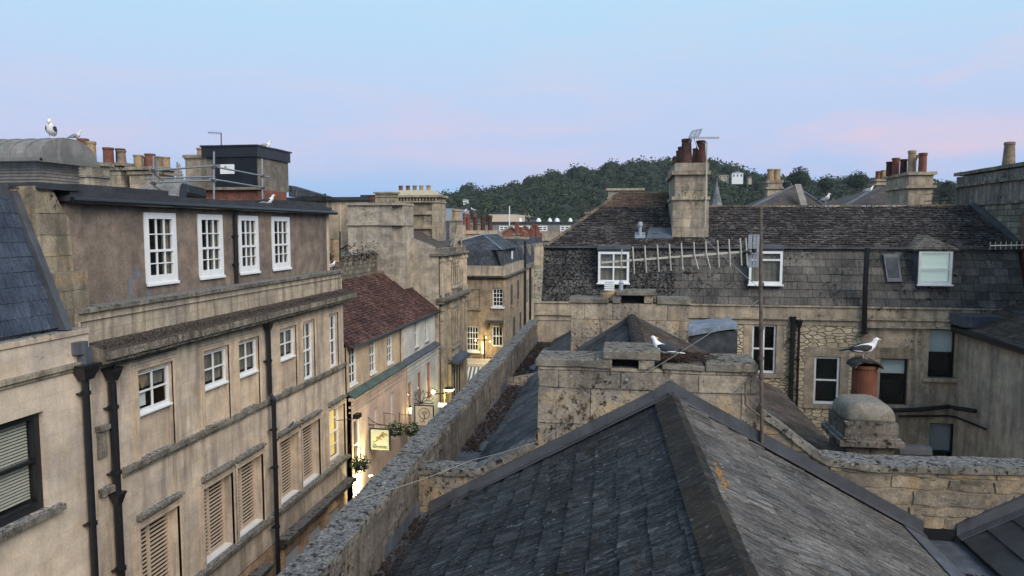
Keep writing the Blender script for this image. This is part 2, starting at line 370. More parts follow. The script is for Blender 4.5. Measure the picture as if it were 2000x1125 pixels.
M['chim_block'] = stone('chimney_blocks', (0.46, 0.385, 0.285), (0.27, 0.235, 0.19), grime=0.5, black=0.65, pale=0.5, warm=0.45, top=0.7, bump=0.8, island=True, rust=0.9, lsc=15)
M['chim_mortar'] = stone('chimney_mortar', (0.30, 0.26, 0.19), (0.2, 0.175, 0.14), 0, 0, grime=0.5, black=0.3, pale=0.5, warm=0.2, top=0.6, bump=0.8)
M['stack'] = stone('stack_stone', (0.47, 0.40, 0.30), (0.32, 0.275, 0.21), 0.62, 0.32, (0.17, 0.145, 0.11), 0.009, 0.8, 0.4, 0.3, 0.2, 0.15, 0.8, 0.4)
M['stack_grey'] = stone('grey_stack_stone', (0.50, 0.44, 0.35), (0.37, 0.33, 0.265), 0.62, 0.32, (0.55, 0.49, 0.39), 0.008, 0.8, 0.3, 0.12, 0.3, 0.05, 0.8, 0.4, seed=7)
M['pale'] = stone('pale_ashlar', (0.47, 0.385, 0.28), (0.38, 0.315, 0.235), 0.9, 0.35, (0.28, 0.24, 0.17), 0.006, 0.5, 0.45, 0.1, 0, 0.1, 0.7, 0.2)
M['stained'] = stone('stained_ashlar', (0.62, 0.49, 0.345), (0.50, 0.395, 0.285), 0.7, 0.32, (0.34, 0.28, 0.2), 0.005, 0.4, 0.5, 0.2, 0.1, 0.2, 0.7, 0.35, seed=3)
M['wing'] = stone('grey_wing_stone', (0.52, 0.45, 0.36), (0.43, 0.375, 0.305), 0.42, 0.22, (0.48, 0.43, 0.35), 0.006, 0.6, 0.38, 0.1, 0.2, 0.05, 0.7, 0.3, seed=5, cm=.4)
M['brown_stone'] = stone('brown_corner_stone', (0.42, 0.325, 0.225), (0.33, 0.26, 0.18), 0.6, 0.3, (0.2, 0.16, 0.1), 0.006, 0.5, 0.45, 0.1, 0, 0.3, 0.7, 0.25)
M['pink'] = stone('pink_render', (0.76, 0.54, 0.41), (0.71, 0.51, 0.39), 0, 0, grime=0.08, black=0, pale=0, top=0.4, bump=0.08, cm=.15)
M['cream'] = stone('cream_upper_render', (0.64, 0.49, 0.32), (0.57, 0.44, 0.29), 0, 0, grime=0.2, black=0, pale=0, warm=0.3, top=0.4, bump=0.12, cm=.25)
M['white_render'] = stone('pale_blue_render', (0.70, 0.69, 0.63), (0.65, 0.65, 0.61), 0, 0, grime=0.12, black=0, pale=0, top=0.4, bump=0.08, cm=.15)
M['shop'] = stone('shopfront_stone', (0.52, 0.34, 0.20), (0.46, 0.30, 0.19), 0, 0, grime=0.2, black=0, pale=0, top=0.4, bump=0.1)
def rubble():
    N = NT('rubble_stone', 0.92, 0.15); ob = N.ob
    v = N.map(N.uv, scale=(3.4, 8.0, 1)); v = N.nd('ShaderNodeVectorMath', {'operation': 'ADD'}, _0=v, _1=N.nd('ShaderNodeVectorMath', {'operation': 'SCALE'}, _0=N.nd('ShaderNodeTexNoise', None, Vector=N.uv, Scale=2.4, Detail=3).outputs[1], Scale=0.8).outputs[0]).outputs[0]
    e = N.vor(v, 1.0, 'DISTANCE_TO_EDGE', 0.85).outputs[0]; c = N.vor(v, 1.0, 'F1', 0.85).outputs[1]
    g = N.nd('ShaderNodeSeparateColor', None, _0=c).outputs[0]
    col = N.mix(g, (0.66, 0.56, 0.40), (0.45, 0.375, 0.27))
    col = N.mix(0.7, col, N.mix(N.rng(N.noise(ob, 12, 6, 0.7), 0.3, 0.7), (0.65, 0.65, 0.65), (1.3, 1.3, 1.25)), 'MULTIPLY')
    col = N.mix(N.rng(e, 0.07, 0.02), col, (0.16, 0.135, 0.095))
    col = N.mix(N.math('MULTIPLY', N.rng(N.noise(N.map(ob, scale=(3, 3, .4)), 1, 6), 0.5, 0.75), 0.5), col, (0.08, 0.07, 0.055))
    return N.fin(col, N.bump(N.rng(e, 0, 0.12), 0.8, 0.03))
M['rubble'] = rubble()
def brick(name, c1, c2):
    N = NT(name, 0.9, 0.2); br = N.nd('ShaderNodeTexBrick', {'offset': 0.5}, Vector=N.uv, Color1=c1, Color2=c2, Mortar=(0.22, 0.17, 0.13), Scale=1.0, Mortar_Size=0.006, Bias=-0.1, Brick_Width=0.225, Row_Height=0.075)
    col = N.mix(0.7, br.outputs[0], N.mix(N.rng(N.noise(N.ob, 5, 6, .65), .3, .7), (.5, .5, .5), (1.3, 1.3, 1.3)), 'MULTIPLY')
    return N.fin(col, N.bump(br.outputs[1], 0.4, -0.01))
M['brick'] = brick('red_brick', (0.24, 0.085, 0.055), (0.15, 0.06, 0.045))
M['slate_near'] = slate('near_stone_slate', (0.048, 0.050, 0.054), (0.024, 0.026, 0.030), streak=0.9, scar=0.9, moss=0.25, bump=1.0, lich=(.20,.215,.22))  # left slope of the near roof, coloured darker as the side away from the light
M['slate_grey'] = slate('weathered_slate_lit_slope', (0.125, 0.118, 0.110), (0.070, 0.067, 0.064), streak=1.0, scar=0.85, moss=0.3, bump=0.9, brown=0.2)  # right slope of the same roof, coloured paler as the side towards the light
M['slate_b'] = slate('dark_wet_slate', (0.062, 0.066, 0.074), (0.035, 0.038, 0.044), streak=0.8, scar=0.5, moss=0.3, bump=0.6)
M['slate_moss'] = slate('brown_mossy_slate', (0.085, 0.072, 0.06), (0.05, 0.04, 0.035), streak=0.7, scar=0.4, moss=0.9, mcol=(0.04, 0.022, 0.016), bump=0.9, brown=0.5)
M['mansard'] = slate('mansard_stone_tiles', (0.125, 0.118, 0.106), (0.062, 0.060, 0.057), streak=0.35, scar=0.15, moss=0.35, mcol=(0.012, 0.011, 0.011), bump=0.5)
M['mansard_black'] = slate('blackened_mansard_tiles', (0.105, 0.105, 0.10), (0.055, 0.055, 0.055), streak=0.35, scar=0.15, moss=1.1, mcol=(0.012, 0.011, 0.011), bump=0.5, mth=0.47, msc=13)
M['upper'] = slate('upper_roof_slate', (0.120, 0.112, 0.108), (0.028, 0.027, 0.027), streak=0.5, scar=0.5, moss=1.3, mcol=(0.020, 0.013, 0.011), bump=0.9, lich=(.22, .22, .22), mth=0.48, msc=9)
M['slate_blue'] = slate('blue_slate', (0.050, 0.062, 0.088), (0.036, 0.046, 0.066), streak=0.35, scar=0.06, moss=0.0, bump=0.2, rough=0.55)
M['slate_far'] = slate('corner_blue_slate', (0.055, 0.062, 0.075), (0.026, 0.030, 0.038), 0.3, 0.35, streak=0.7, scar=0.5, moss=0.4, bump=0.3)
M['slate_hip'] = slate('distant_brown_slate', (0.085, 0.075, 0.072), (0.05, 0.047, 0.048), 0.3, 0.4, streak=0.4, scar=0.2, moss=0.3, bump=0.3, brown=0.8)
M['red_tile'] = slate('red_clay_tile', (0.135, 0.070, 0.058), (0.045, 0.030, 0.030), streak=0.75, scar=0.10, moss=1.2, mcol=(0.035, 0.018, 0.016), bump=0.7, rough=0.85)
M['ridge'] = stone('ridge_stone', (0.055, 0.05, 0.045), (0.032, 0.030, 0.029), 0, 0, grime=0.2, black=0.5, pale=0.35, warm=0.0, top=0.03, bump=0.9, lsc=14)
def lead(name, c=(0.085, 0.095, 0.115), var=0.5):
    N = NT(name, 0.55, 0.4, 0.15); n = N.noise(N.ob, 2.2, 6, 0.6); s = N.noise(N.map(N.ob, scale=(8, 8, 1.2)), 1, 6)
    col = N.mix(N.rng(n, .3, .7), tuple(x * .65 for x in c), tuple(x * 1.35 for x in c)); col = N.mix(N.math('MULTIPLY', N.rng(s, .55, .7), var), col, tuple(min(1, x * 2.1) for x in c))
    return N.fin(col, N.bump(N.noise(N.ob, 5, 4), .3, .03))
M['lead'] = lead('lead_sheet'); M['lead_pale'] = lead('pale_lead', (0.20, 0.235, 0.29)); M['flash'] = lead('lead_flashing', (0.072, 0.077, 0.086), 0.25)
M['felt'] = lead('roof_felt', (0.045, 0.047, 0.052), 0.2); M['zinc'] = lead('ribbed_zinc', (0.21, 0.20, 0.185), 0.4); M['green_lead'] = lead('green_lead', (0.075, 0.105, 0.09), 0.3)
M['white'] = plain('white_paint', (0.74, 0.76, 0.76), 0.45, var=0.06); M['cream_paint'] = plain('cream_paint', (0.66, 0.60, 0.48), 0.5, var=0.08)
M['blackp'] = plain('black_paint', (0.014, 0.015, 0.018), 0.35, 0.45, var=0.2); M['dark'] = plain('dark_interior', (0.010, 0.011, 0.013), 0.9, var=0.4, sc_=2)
M['greybox'] = plain('grey_cladding', (0.30, 0.34, 0.38), 0.6, var=0.05); M['beigebox'] = plain('beige_cladding', (0.56, 0.47, 0.35), 0.7, var=0.07)
M['curtain'] = plain('grey_curtain', (0.20, 0.19, 0.165), 0.9, var=0.3, sc_=2.5); M['blind'] = plain('pale_blind', (0.74, 0.82, 0.78), 0.8, var=0.05)
M['greyblind'] = plain('grey_board', (0.42, 0.45, 0.48), 0.8, var=0.08)
M['shutter'] = plain('cream_shutter', (0.56, 0.45, 0.34), 0.6, var=0.06); M['slatblind'] = plain('grey_green_blind', (0.46, 0.45, 0.38), 0.6, var=0.05)
M['terra'] = plain('terracotta', (0.17, 0.068, 0.045), 0.8, var=0.3, sc_=5); M['terra_dark'] = plain('sooty_terracotta', (0.075, 0.036, 0.028), 0.85, var=0.45, sc_=7)
M['buff'] = plain('buff_clay', (0.33, 0.235, 0.14), 0.8, var=0.3, sc_=6); M['clayg'] = plain('grey_clay', (0.20, 0.15, 0.11), 0.85, var=0.35, sc_=7)
M['steel'] = plain('galvanised_tube', (0.34, 0.36, 0.37), 0.4, 0.5, 0.6, var=0.15); M['alu'] = plain('aerial_aluminium', (0.46, 0.44, 0.37), 0.45, 0.5, 0.3, var=0.12)
M['rustpole'] = plain('rusty_pole', (0.11, 0.085, 0.07), 0.7, var=0.4, sc_=9); M['moss'] = plain('dead_leaves', (0.028, 0.018, 0.014), 0.95, var=0.6, sc_=12)
M['wood'] = plain('bare_timber', (0.35, 0.26, 0.15), 0.8, var=0.2); M['orange'] = plain('orange_lichen', (0.35, 0.17, 0.03), 0.95, var=0.3)
M['feather'] = plain('white_feathers', (0.80, 0.80, 0.78), 0.8, var=0.04); M['slategull'] = plain('slate_grey_feathers', (0.045, 0.05, 0.062), 0.8, var=0.15)
M['gullgrey'] = plain('pale_grey_feathers', (0.30, 0.32, 0.34), 0.8, var=0.1); M['brownbird'] = plain('grey_brown_feathers', (0.045, 0.042, 0.04), 0.8, var=0.3, sc_=30)
M['bill'] = plain('yellow_bill', (0.62, 0.42, 0.12), 0.5, var=0.08); M['blackf'] = plain('black_feathers', (0.012, 0.012, 0.014), 0.7)
M['leg'] = plain('pinkish_leg', (0.55, 0.40, 0.33), 0.6)
M['door'] = plain('salmon_blind', (0.55, 0.25, 0.17), 0.7, var=0.1)
def glass():
    N = NT('window_glass'); t = N.t; g = t.nodes.new('ShaderNodeBsdfGlossy'); g.inputs['Roughness'].default_value = 0.03; g.inputs['Color'].default_value = (0.8, 0.85, 0.9, 1); t.links.new(N.bump(N.noise(N.ob, 2.6, 2), 0.25, 0.02), g.inputs['Normal'])
    tr = t.nodes.new('ShaderNodeBsdfTransparent'); tr.inputs[0].default_value = (0.95, 0.96, 0.96, 1); fr = t.nodes.new('ShaderNodeLayerWeight'); fr.inputs[0].default_value = 0.5
    a = N.rng(N.math('POWER', fr.outputs[1], 4.0), 0, 1, 0.045, 0.85); mx = t.nodes.new('ShaderNodeMixShader'); t.links.new(a, mx.inputs[0]); t.links.new(tr.outputs[0], mx.inputs[1]); t.links.new(g.outputs[0], mx.inputs[2])
    t.links.new(mx.outputs[0], N.out.inputs[0]); return N.m
M['glass'] = glass()
M['lit'] = emit('lit_window_interior', (1.0, 0.72, 0.22), 0.55)
M['lamp'] = emit('lamp_glow', (1.0, 0.88, 0.6), 4.5)
M['lamp_small'] = emit('small_lamp_glow', (1.0, 0.8, 0.45), 2.6)
def foliage(name, c1, c2):
    N = NT(name, 0.85, 0.2); ri = N.nd('ShaderNodeNewGeometry').outputs['Random Per Island']
    n = N.rng(N.noise(N.ob, 0.10, 3), 0.43, 0.57)
    return N.fin(N.mix(N.math('ADD', N.math('MULTIPLY', ri, 0.35), N.math('MULTIPLY', n, 0.65)), c1, c2))
M['leaf'] = foliage('hill_foliage', (0.009, 0.019, 0.014), (0.062, 0.084, 0.036))
M['leaf_core'] = plain('hill_foliage_shade', (0.020, 0.030, 0.018), 0.95, var=0.3, sc_=0.5)
M['leaf_near'] = foliage('basket_foliage', (0.02, 0.045, 0.015), (0.07, 0.12, 0.04))
M['petal'] = plain('white_petals', (0.75, 0.72, 0.70), 0.7); M['bark'] = plain('bark', (0.07, 0.055, 0.04), 0.9)
M['grass'] = plain('hill_grass', (0.11, 0.12, 0.055), 0.95, var=0.2, sc_=0.05)
M['hillsoil'] = plain('hill_undergrowth', (0.025, 0.038, 0.022), 0.95, var=0.3, sc_=0.08)
M['asphalt'] = plain('asphalt', (0.05, 0.05, 0.052), 0.9, var=0.2); M['paving'] = stone('paving', (0.28, 0.26, 0.22), (0.22, 0.2, 0.17), 0.6, 0.45, joint=0.8, grime=0.2, black=0, pale=0, top=0, bump=0.2)
def striped():
    N = NT('striped_awning', 0.8); sx = N.nd('ShaderNodeSeparateXYZ', None, _0=N.uv).outputs[0]
    f = N.math('FRACT', N.math('MULTIPLY', sx, 4.0)); return N.fin(N.mix(N.math('GREATER_THAN', f, 0.5), (0.62, 0.62, 0.60), (0.10, 0.12, 0.15)))
M['awning'] = striped()
M['cement'] = stone('cement_render', (0.25, 0.225, 0.185), (0.20, 0.18, 0.15), 0, 0, grime=0.15, black=0.1, pale=0.2, top=0.25, bump=0.25)
M['terra_bright'] = plain('orange_terracotta', (0.14, 0.056, 0.036), 0.9, 0.1, var=0.25, sc_=4)
M['capstone'] = stone('chimney_cap_slab', (0.25, 0.225, 0.175), (0.17, 0.155, 0.13), 0, 0, grime=0.3, black=0.35, pale=0.4, top=0.7, bump=0.7, rust=.5, tc=((0.085, 0.075, 0.062), (0.25, 0.235, 0.2)))
M['oldglass'] = plain('cloudy_wired_glass', (0.05, 0.058, 0.068), 0.6, 0.25, var=0.5, sc_=4)
M['stained_light'] = stone('streaked_cornice_stone', (0.56, 0.46, 0.32), (0.45, 0.37, 0.26), 0, 0, grime=0.6, black=0.3, pale=0.1, top=0.8, bump=0.3)
M['speckled'] = stone('speckled_verge', (0.33, 0.30, 0.22), (0.28, 0.25, 0.19), 0, 0, grime=0.1, black=1.2, pale=0.2, top=0.3, bump=0.5, lsc=13)
M['red_tile_old'] = slate('old_brown_tile', (0.14, 0.09, 0.06), (0.08, 0.055, 0.045), streak=0.6, scar=0.3, moss=0.8, bump=0.7)
M['ridge_brown'] = stone('lichened_ridge', (0.16, 0.12, 0.095), (0.10, 0.08, 0.07), 0, 0, grime=0.2, black=0.6, pale=0.6, warm=0.3, top=0.1, bump=0.6, lsc=14)
M['upper_light'] = slate('dormer_stone_slate', (0.17, 0.155, 0.13), (0.11, 0.10, 0.085), streak=0.4, scar=0.4, moss=0.5, bump=0.6)
M['tall'] = stone('tall_grey_stone', (0.26, 0.235, 0.20), (0.22, 0.20, 0.17), 0.9, 0.45, (0.15, 0.135, 0.11), 0.005, 0.3, 0.85, 0.5, 0.2, 0, 0.7, 0.3, seed=11)
M['rubble_grey'] = stone('grey_rubble', (0.30, 0.27, 0.22), (0.17, 0.155, 0.13), 0.45, 0.2, (0.09, 0.08, 0.07), 0.02, 0.9, 0.5, 0.3, 0.3, 0.1, 0.7, 0.6, seed=12)
M['cable'] = plain('pale_cable', (0.26, 0.26, 0.25), 0.6); M['cable_dark'] = plain('dark_cable', (0.06, 0.06, 0.06), 0.6)
M['twig'] = plain('twigs', (0.055, 0.035, 0.026), 0.95, var=0.5, sc_=14)
M['blocking'] = stone('streaked_blocking_course', (0.50, 0.42, 0.31), (0.41, 0.345, 0.26), 0.9, 0.9, (0.2, 0.17, 0.12), 0.006, 0.5, 0.55, 0.15, 0.4, 0.1, 0.8, 0.3, seed=8, cm=.4)
M['ledge_dark'] = stone('blackened_ledge', (0.12, 0.11, 0.095), (0.08, 0.075, 0.07), 0, 0, grime=0.6, black=1.0, pale=0.2, top=0.5, bump=0.4)
M['ledge_mid'] = stone('light_ledge', (0.36, 0.31, 0.22), (0.29, 0.25, 0.18), 0, 0, grime=0.6, black=0.1, pale=0.1, top=0.6, bump=0.25)
M['pier'] = stone('party_pier_stone', (0.37, 0.31, 0.21), (0.27, 0.23, 0.165), grime=0.6, black=0.35, pale=0.3, warm=0.3, top=0.8, bump=0.4, island=True)
M['vent'] = plain('grimy_louvre', (0.26, 0.23, 0.20), 0.8, var=0.3); M['harl'] = stone('grey_pebbledash', (0.25, 0.22, 0.18), (0.21, 0.19, 0.155), 0, 0, grime=0.3, black=0.1, pale=0.3, top=0.3, bump=0.9)
M['door_black'] = plain('black_door', (0.013, 0.015, 0.02), 0.5, var=0.3, sc_=3)
M['gothic'] = stone('gothic_stone', (0.58, 0.48, 0.35), (0.47, 0.39, 0.29), 0.5, 0.3, joint=0.3, grime=0.4, black=0.2, pale=0, top=0.7, bump=0.25)
M['gothic_trim'] = stone('gothic_carving', (0.58, 0.49, 0.36), (0.45, 0.375, 0.28), 0, 0, grime=0.4, black=0.25, pale=0, top=0.8, bump=0.3, cm=.4)
M['cement_pale'] = plain('pale_flaunching', (0.42, 0.38, 0.27), 0.9, var=0.1)
M['dark_window'] = plain('dim_window', (0.07, 0.065, 0.06), 0.5, var=0.3)
M['letter'] = plain('dark_lettering', (0.06, 0.05, 0.035), 0.7, var=0.05)
M['sign_face'] = plain('pale_green_sign', (0.62, 0.66, 0.48), 0.6, var=0.03); M['sign_cream'] = plain('cream_sign', (0.66, 0.60, 0.50), 0.6, var=0.03)
M['lizard'] = plain('spotted_lizard', (0.42, 0.22, 0.03), 0.6, var=0.9, sc_=22); M['sign_lit'] = emit('lit_sign_panel', (1.0, 0.93, 0.75), 1.6)
M['slate_spire'] = slate('spire_slate', (0.17, 0.18, 0.19), (0.13, 0.14, 0.15), 0.5, 0.6, streak=0.3, scar=0, moss=0, bump=0.2)
M['office'] = stone('modern_stone', (0.30, 0.29, 0.27), (0.26, 0.25, 0.24), 3.0, 0.8, joint=0.5, grime=0.3, black=0, pale=0, top=0.2, bump=0.1)
M['brick_far'] = brick('far_red_brick', (0.30, 0.12, 0.075), (0.22, 0.10, 0.07))
M['cornice_top'] = stone('mossy_cornice', (0.30, 0.27, 0.21), (0.21, 0.19, 0.155), 0, 0, grime=0.9, black=0.8, pale=0.3, top=0.97, bump=0.5, lsc=20, tc=((0.03, 0.022, 0.018), (0.11, 0.09, 0.075)))
M['tan_wall'] = stone('patched_tan_stone', (0.34, 0.275, 0.195), (0.215, 0.185, 0.145), grime=0.35, black=0.25, pale=0.4, warm=0.7, top=0.7, bump=0.8, island=True, rust=0.4)
M['tan_mortar'] = stone('tan_mortar', (0.34, 0.265, 0.18), (0.26, 0.205, 0.145), 0, 0, grime=0.2, black=0.1, pale=0.2, warm=0.4, top=0.5, bump=0.5, cm=.35)
M['blind_glow'] = emit('glowing_pale_blind', (0.62, 0.74, 0.68), 0.32)  # weak emission put into the blind to brighten it; no lamp stands behind
M['paint_patch'] = plain('blue_grey_paint', (0.15, 0.17, 0.20), 0.9, var=.2)
M['ridge_near'] = slate('near_ridge_stone', (0.034, 0.033, 0.031), (0.024, 0.023, 0.022), streak=0.7, scar=0.6, moss=0.4, bump=1.0, brown=0.5, bcol=(0.07, 0.052, 0.035), lich=(.2, .2, .18))
# ------------------------------------------------------------------ builders
def window(par, fr, u0, u1, v0, v1, cols=2, rows=2, w=-0.12, fw=0.05, bar=0.022, fm='white', back='dark', sash=True, sill=None, sill_m='trim', mid=None, label=None, depth=0.06, low=None):
    """A window: frame mesh is the part, panes / sill / curtain are its sub-parts. rows counts the panes from sill to head."""
    mb = MB(); D = depth
    mb.box(fr, u0, u0 + fw, v0, v1, w - D, w); mb.box(fr, u1 - fw, u1, v0, v1, w - D, w)
    mb.box(fr, u0 + fw, u1 - fw, v1 - fw, v1, w - D, w - 0.002); mb.box(fr, u0 + fw, u1 - fw, v0, v0 + fw * 1.25, w - D, w + 0.004)
    a, b, c, d = u0 + fw, u1 - fw, v0 + fw * 1.25, v1 - fw
    vm = mid if mid is not None else (c + d) / 2
    if sash:
        mb.box(fr, a, b, vm - 0.025, vm + 0.025, w - D * .9, w - 0.006)
    for i in range(1, cols):
        x = lerp(a, b, i / cols); mb.box(fr, x - bar / 2, x + bar / 2, c, d, w - D * .7, w - 0.012)
    if sash:
        hr = max(rows // 2, 1)
        for (lo, hi) in ((c, vm - .025), (vm + .025, d)):
            for j in range(1, hr):
                y = lerp(lo, hi, j / hr); mb.box(fr, a, b, y - bar / 2, y + bar / 2, w - D * .68, w - 0.014)
    else:
        for j in range(1, rows):
            y = lerp(c, d, j / rows); mb.box(fr, a, b, y - bar / 2, y + bar / 2, w - D * .68, w - 0.014)
    o = mb.build('window', M[fm], par)
    if label: o['label'] = label
    pm = MB(); pm.box(fr, a + .001, b - .001, c + .001, d - .001, w - D * .5 - 0.004, w - D * .5); pm.build('pane', M['glass'], o)
    bm_ = MB()                                      # the room or curtain right behind the glass
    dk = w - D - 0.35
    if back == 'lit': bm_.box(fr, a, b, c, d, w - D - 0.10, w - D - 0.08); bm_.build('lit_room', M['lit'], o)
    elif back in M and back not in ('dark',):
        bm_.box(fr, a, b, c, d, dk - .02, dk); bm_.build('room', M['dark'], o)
        cm = MB(); lo = c if low is None else low
        n = 10; pts = []
        if back == 'curtain':
            for k in range(n + 1):
                uu = lerp(a, b, k / n); pts.append((uu, 0.02 * (k % 2)))
            for k in range(n): cm.quad(fr.p(pts[k][0], lo, w - D - .05 - pts[k][1]), fr.p(pts[k + 1][0], lo, w - D - .05 - pts[k + 1][1]), fr.p(pts[k + 1][0], d, w - D - .05 - pts[k + 1][1]), fr.p(pts[k][0], d, w - D - .05 - pts[k][1]))
        else: cm.box(fr, a, b, lo, d, w - D - .04, w - D - .03)
        cm.build('curtain' if back == 'curtain' else 'blind', M[back], o)
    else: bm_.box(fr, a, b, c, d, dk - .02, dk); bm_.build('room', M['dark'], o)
    if sill:
        sm = MB(); e, pr, h = sill; sm.box(fr, u0 - e, u1 + e, v0 - h, v0 - .002, w - .02, pr); sm.build('sill', M[sill_m], o, bevel=.006)
    return o
def architrave(mb, fr, u0, u1, v0, v1, wd=0.13, pr=0.035, head=True, foot=False):
    for k, (a, b) in enumerate(((wd, pr), (wd * .55, pr + .02))):
        mb.box(fr, u0 - a, u0 + .0, v0, v1 + a, -.02, b); mb.box(fr, u1, u1 + a, v0, v1 + a, -.02, b)
        if head: mb.box(fr, u0, u1, v1, v1 + a, -.02, b - .001)
POTS = {'tall': [(.135, 0), (.135, .05), (.115, .08), (.10, .55), (.12, .6), (.125, .66), (.10, .68), (.085, .5)],
        'straight': [(.13, 0), (.125, .04), (.12, .5), (.135, .52), (.135, .58), (.11, .585), (.10, .4)],
        'short': [(.13, 0), (.12, .05), (.105, .26), (.125, .29), (.13, .35), (.11, .36), (.09, .25)],
        'taper': [(.165, 0), (.16, .05), (.125, .62), (.14, .64), (.135, .70), (.11, .71), (.10, .5)],
        'crown': [(.15, 0), (.12, .5), (.12, .52), (.15, .56), (.15, .66), (.12, .67), (.11, .5)]}
def pot(par, p, kind='straight', m='terra', s=1.0, h=1.0, name='chimney_pot'):
    mb = MB(); mb.lathe([(r * s, z * s * h) for r, z in POTS[kind]], p, 14); return mb.build(name, M[m], par, smooth=False)
def stack(par, x0, x1, y0, y1, z0, z1, m='stack', caps=((0.0, .10, .12), (.55, .06, .08)), name='stack', rough=.012):
    """Masonry stack with projecting bands: caps = (distance below the top, projection, height)."""
    mb = MB(); mb.wbox(x0, x1, y0, y1, z0, z1 - .001)
    for (d, pr, h) in caps: mb.wbox(x0 - pr, x1 + pr, y0 - pr, y1 + pr, z1 - d - h, z1 - d + (.001 if d == 0 else 0))
    return mb.build(name, M[m], par, rough=rough, cut=.5)
def pipe(par, pts, r=.045, name='drainpipe', m='blackp', collars=()):
    mb = MB(); mb.tube(pts, r, 10)
    for z in collars:
        # collar ring where the pipe passes height z
        for a, b in zip(pts, pts[1:]):
            a, b = Vector(a), Vector(b)
            if min(a.z, b.z) <= z <= max(a.z, b.z) and abs(a.z - b.z) > .05:
                c = a.lerp(b, (z - a.z) / (b.z - a.z)); mb.tube([c - Z3 * .03, c + Z3 * .03], r * 1.35, 10); mb.wbox(c.x - r * 1.9, c.x + r * .2, c.y - r * 1.8, c.y + r * 1.8, z - .012, z + .012)
    return mb.build(name, M[m], par, smooth=False)
def hopper(par, c, w=.22, h=.26, d=.2, m='blackp'):
    mb = MB(); c = Vector(c); r = []
    for (k, z) in ((.5, 0), (.8, .12 * h / .26), (1, h * .8), (1.1, h * .85), (1.1, h)):
        r.append([c + Vector((sx * d * k / 2, sy * w * k / 2, z)) for sx, sy in ((-1, -1), (1, -1), (1, 1), (-1, 1))])
    mb.loft(r, cap=True); return mb.build('rainwater_head', M[m], par)
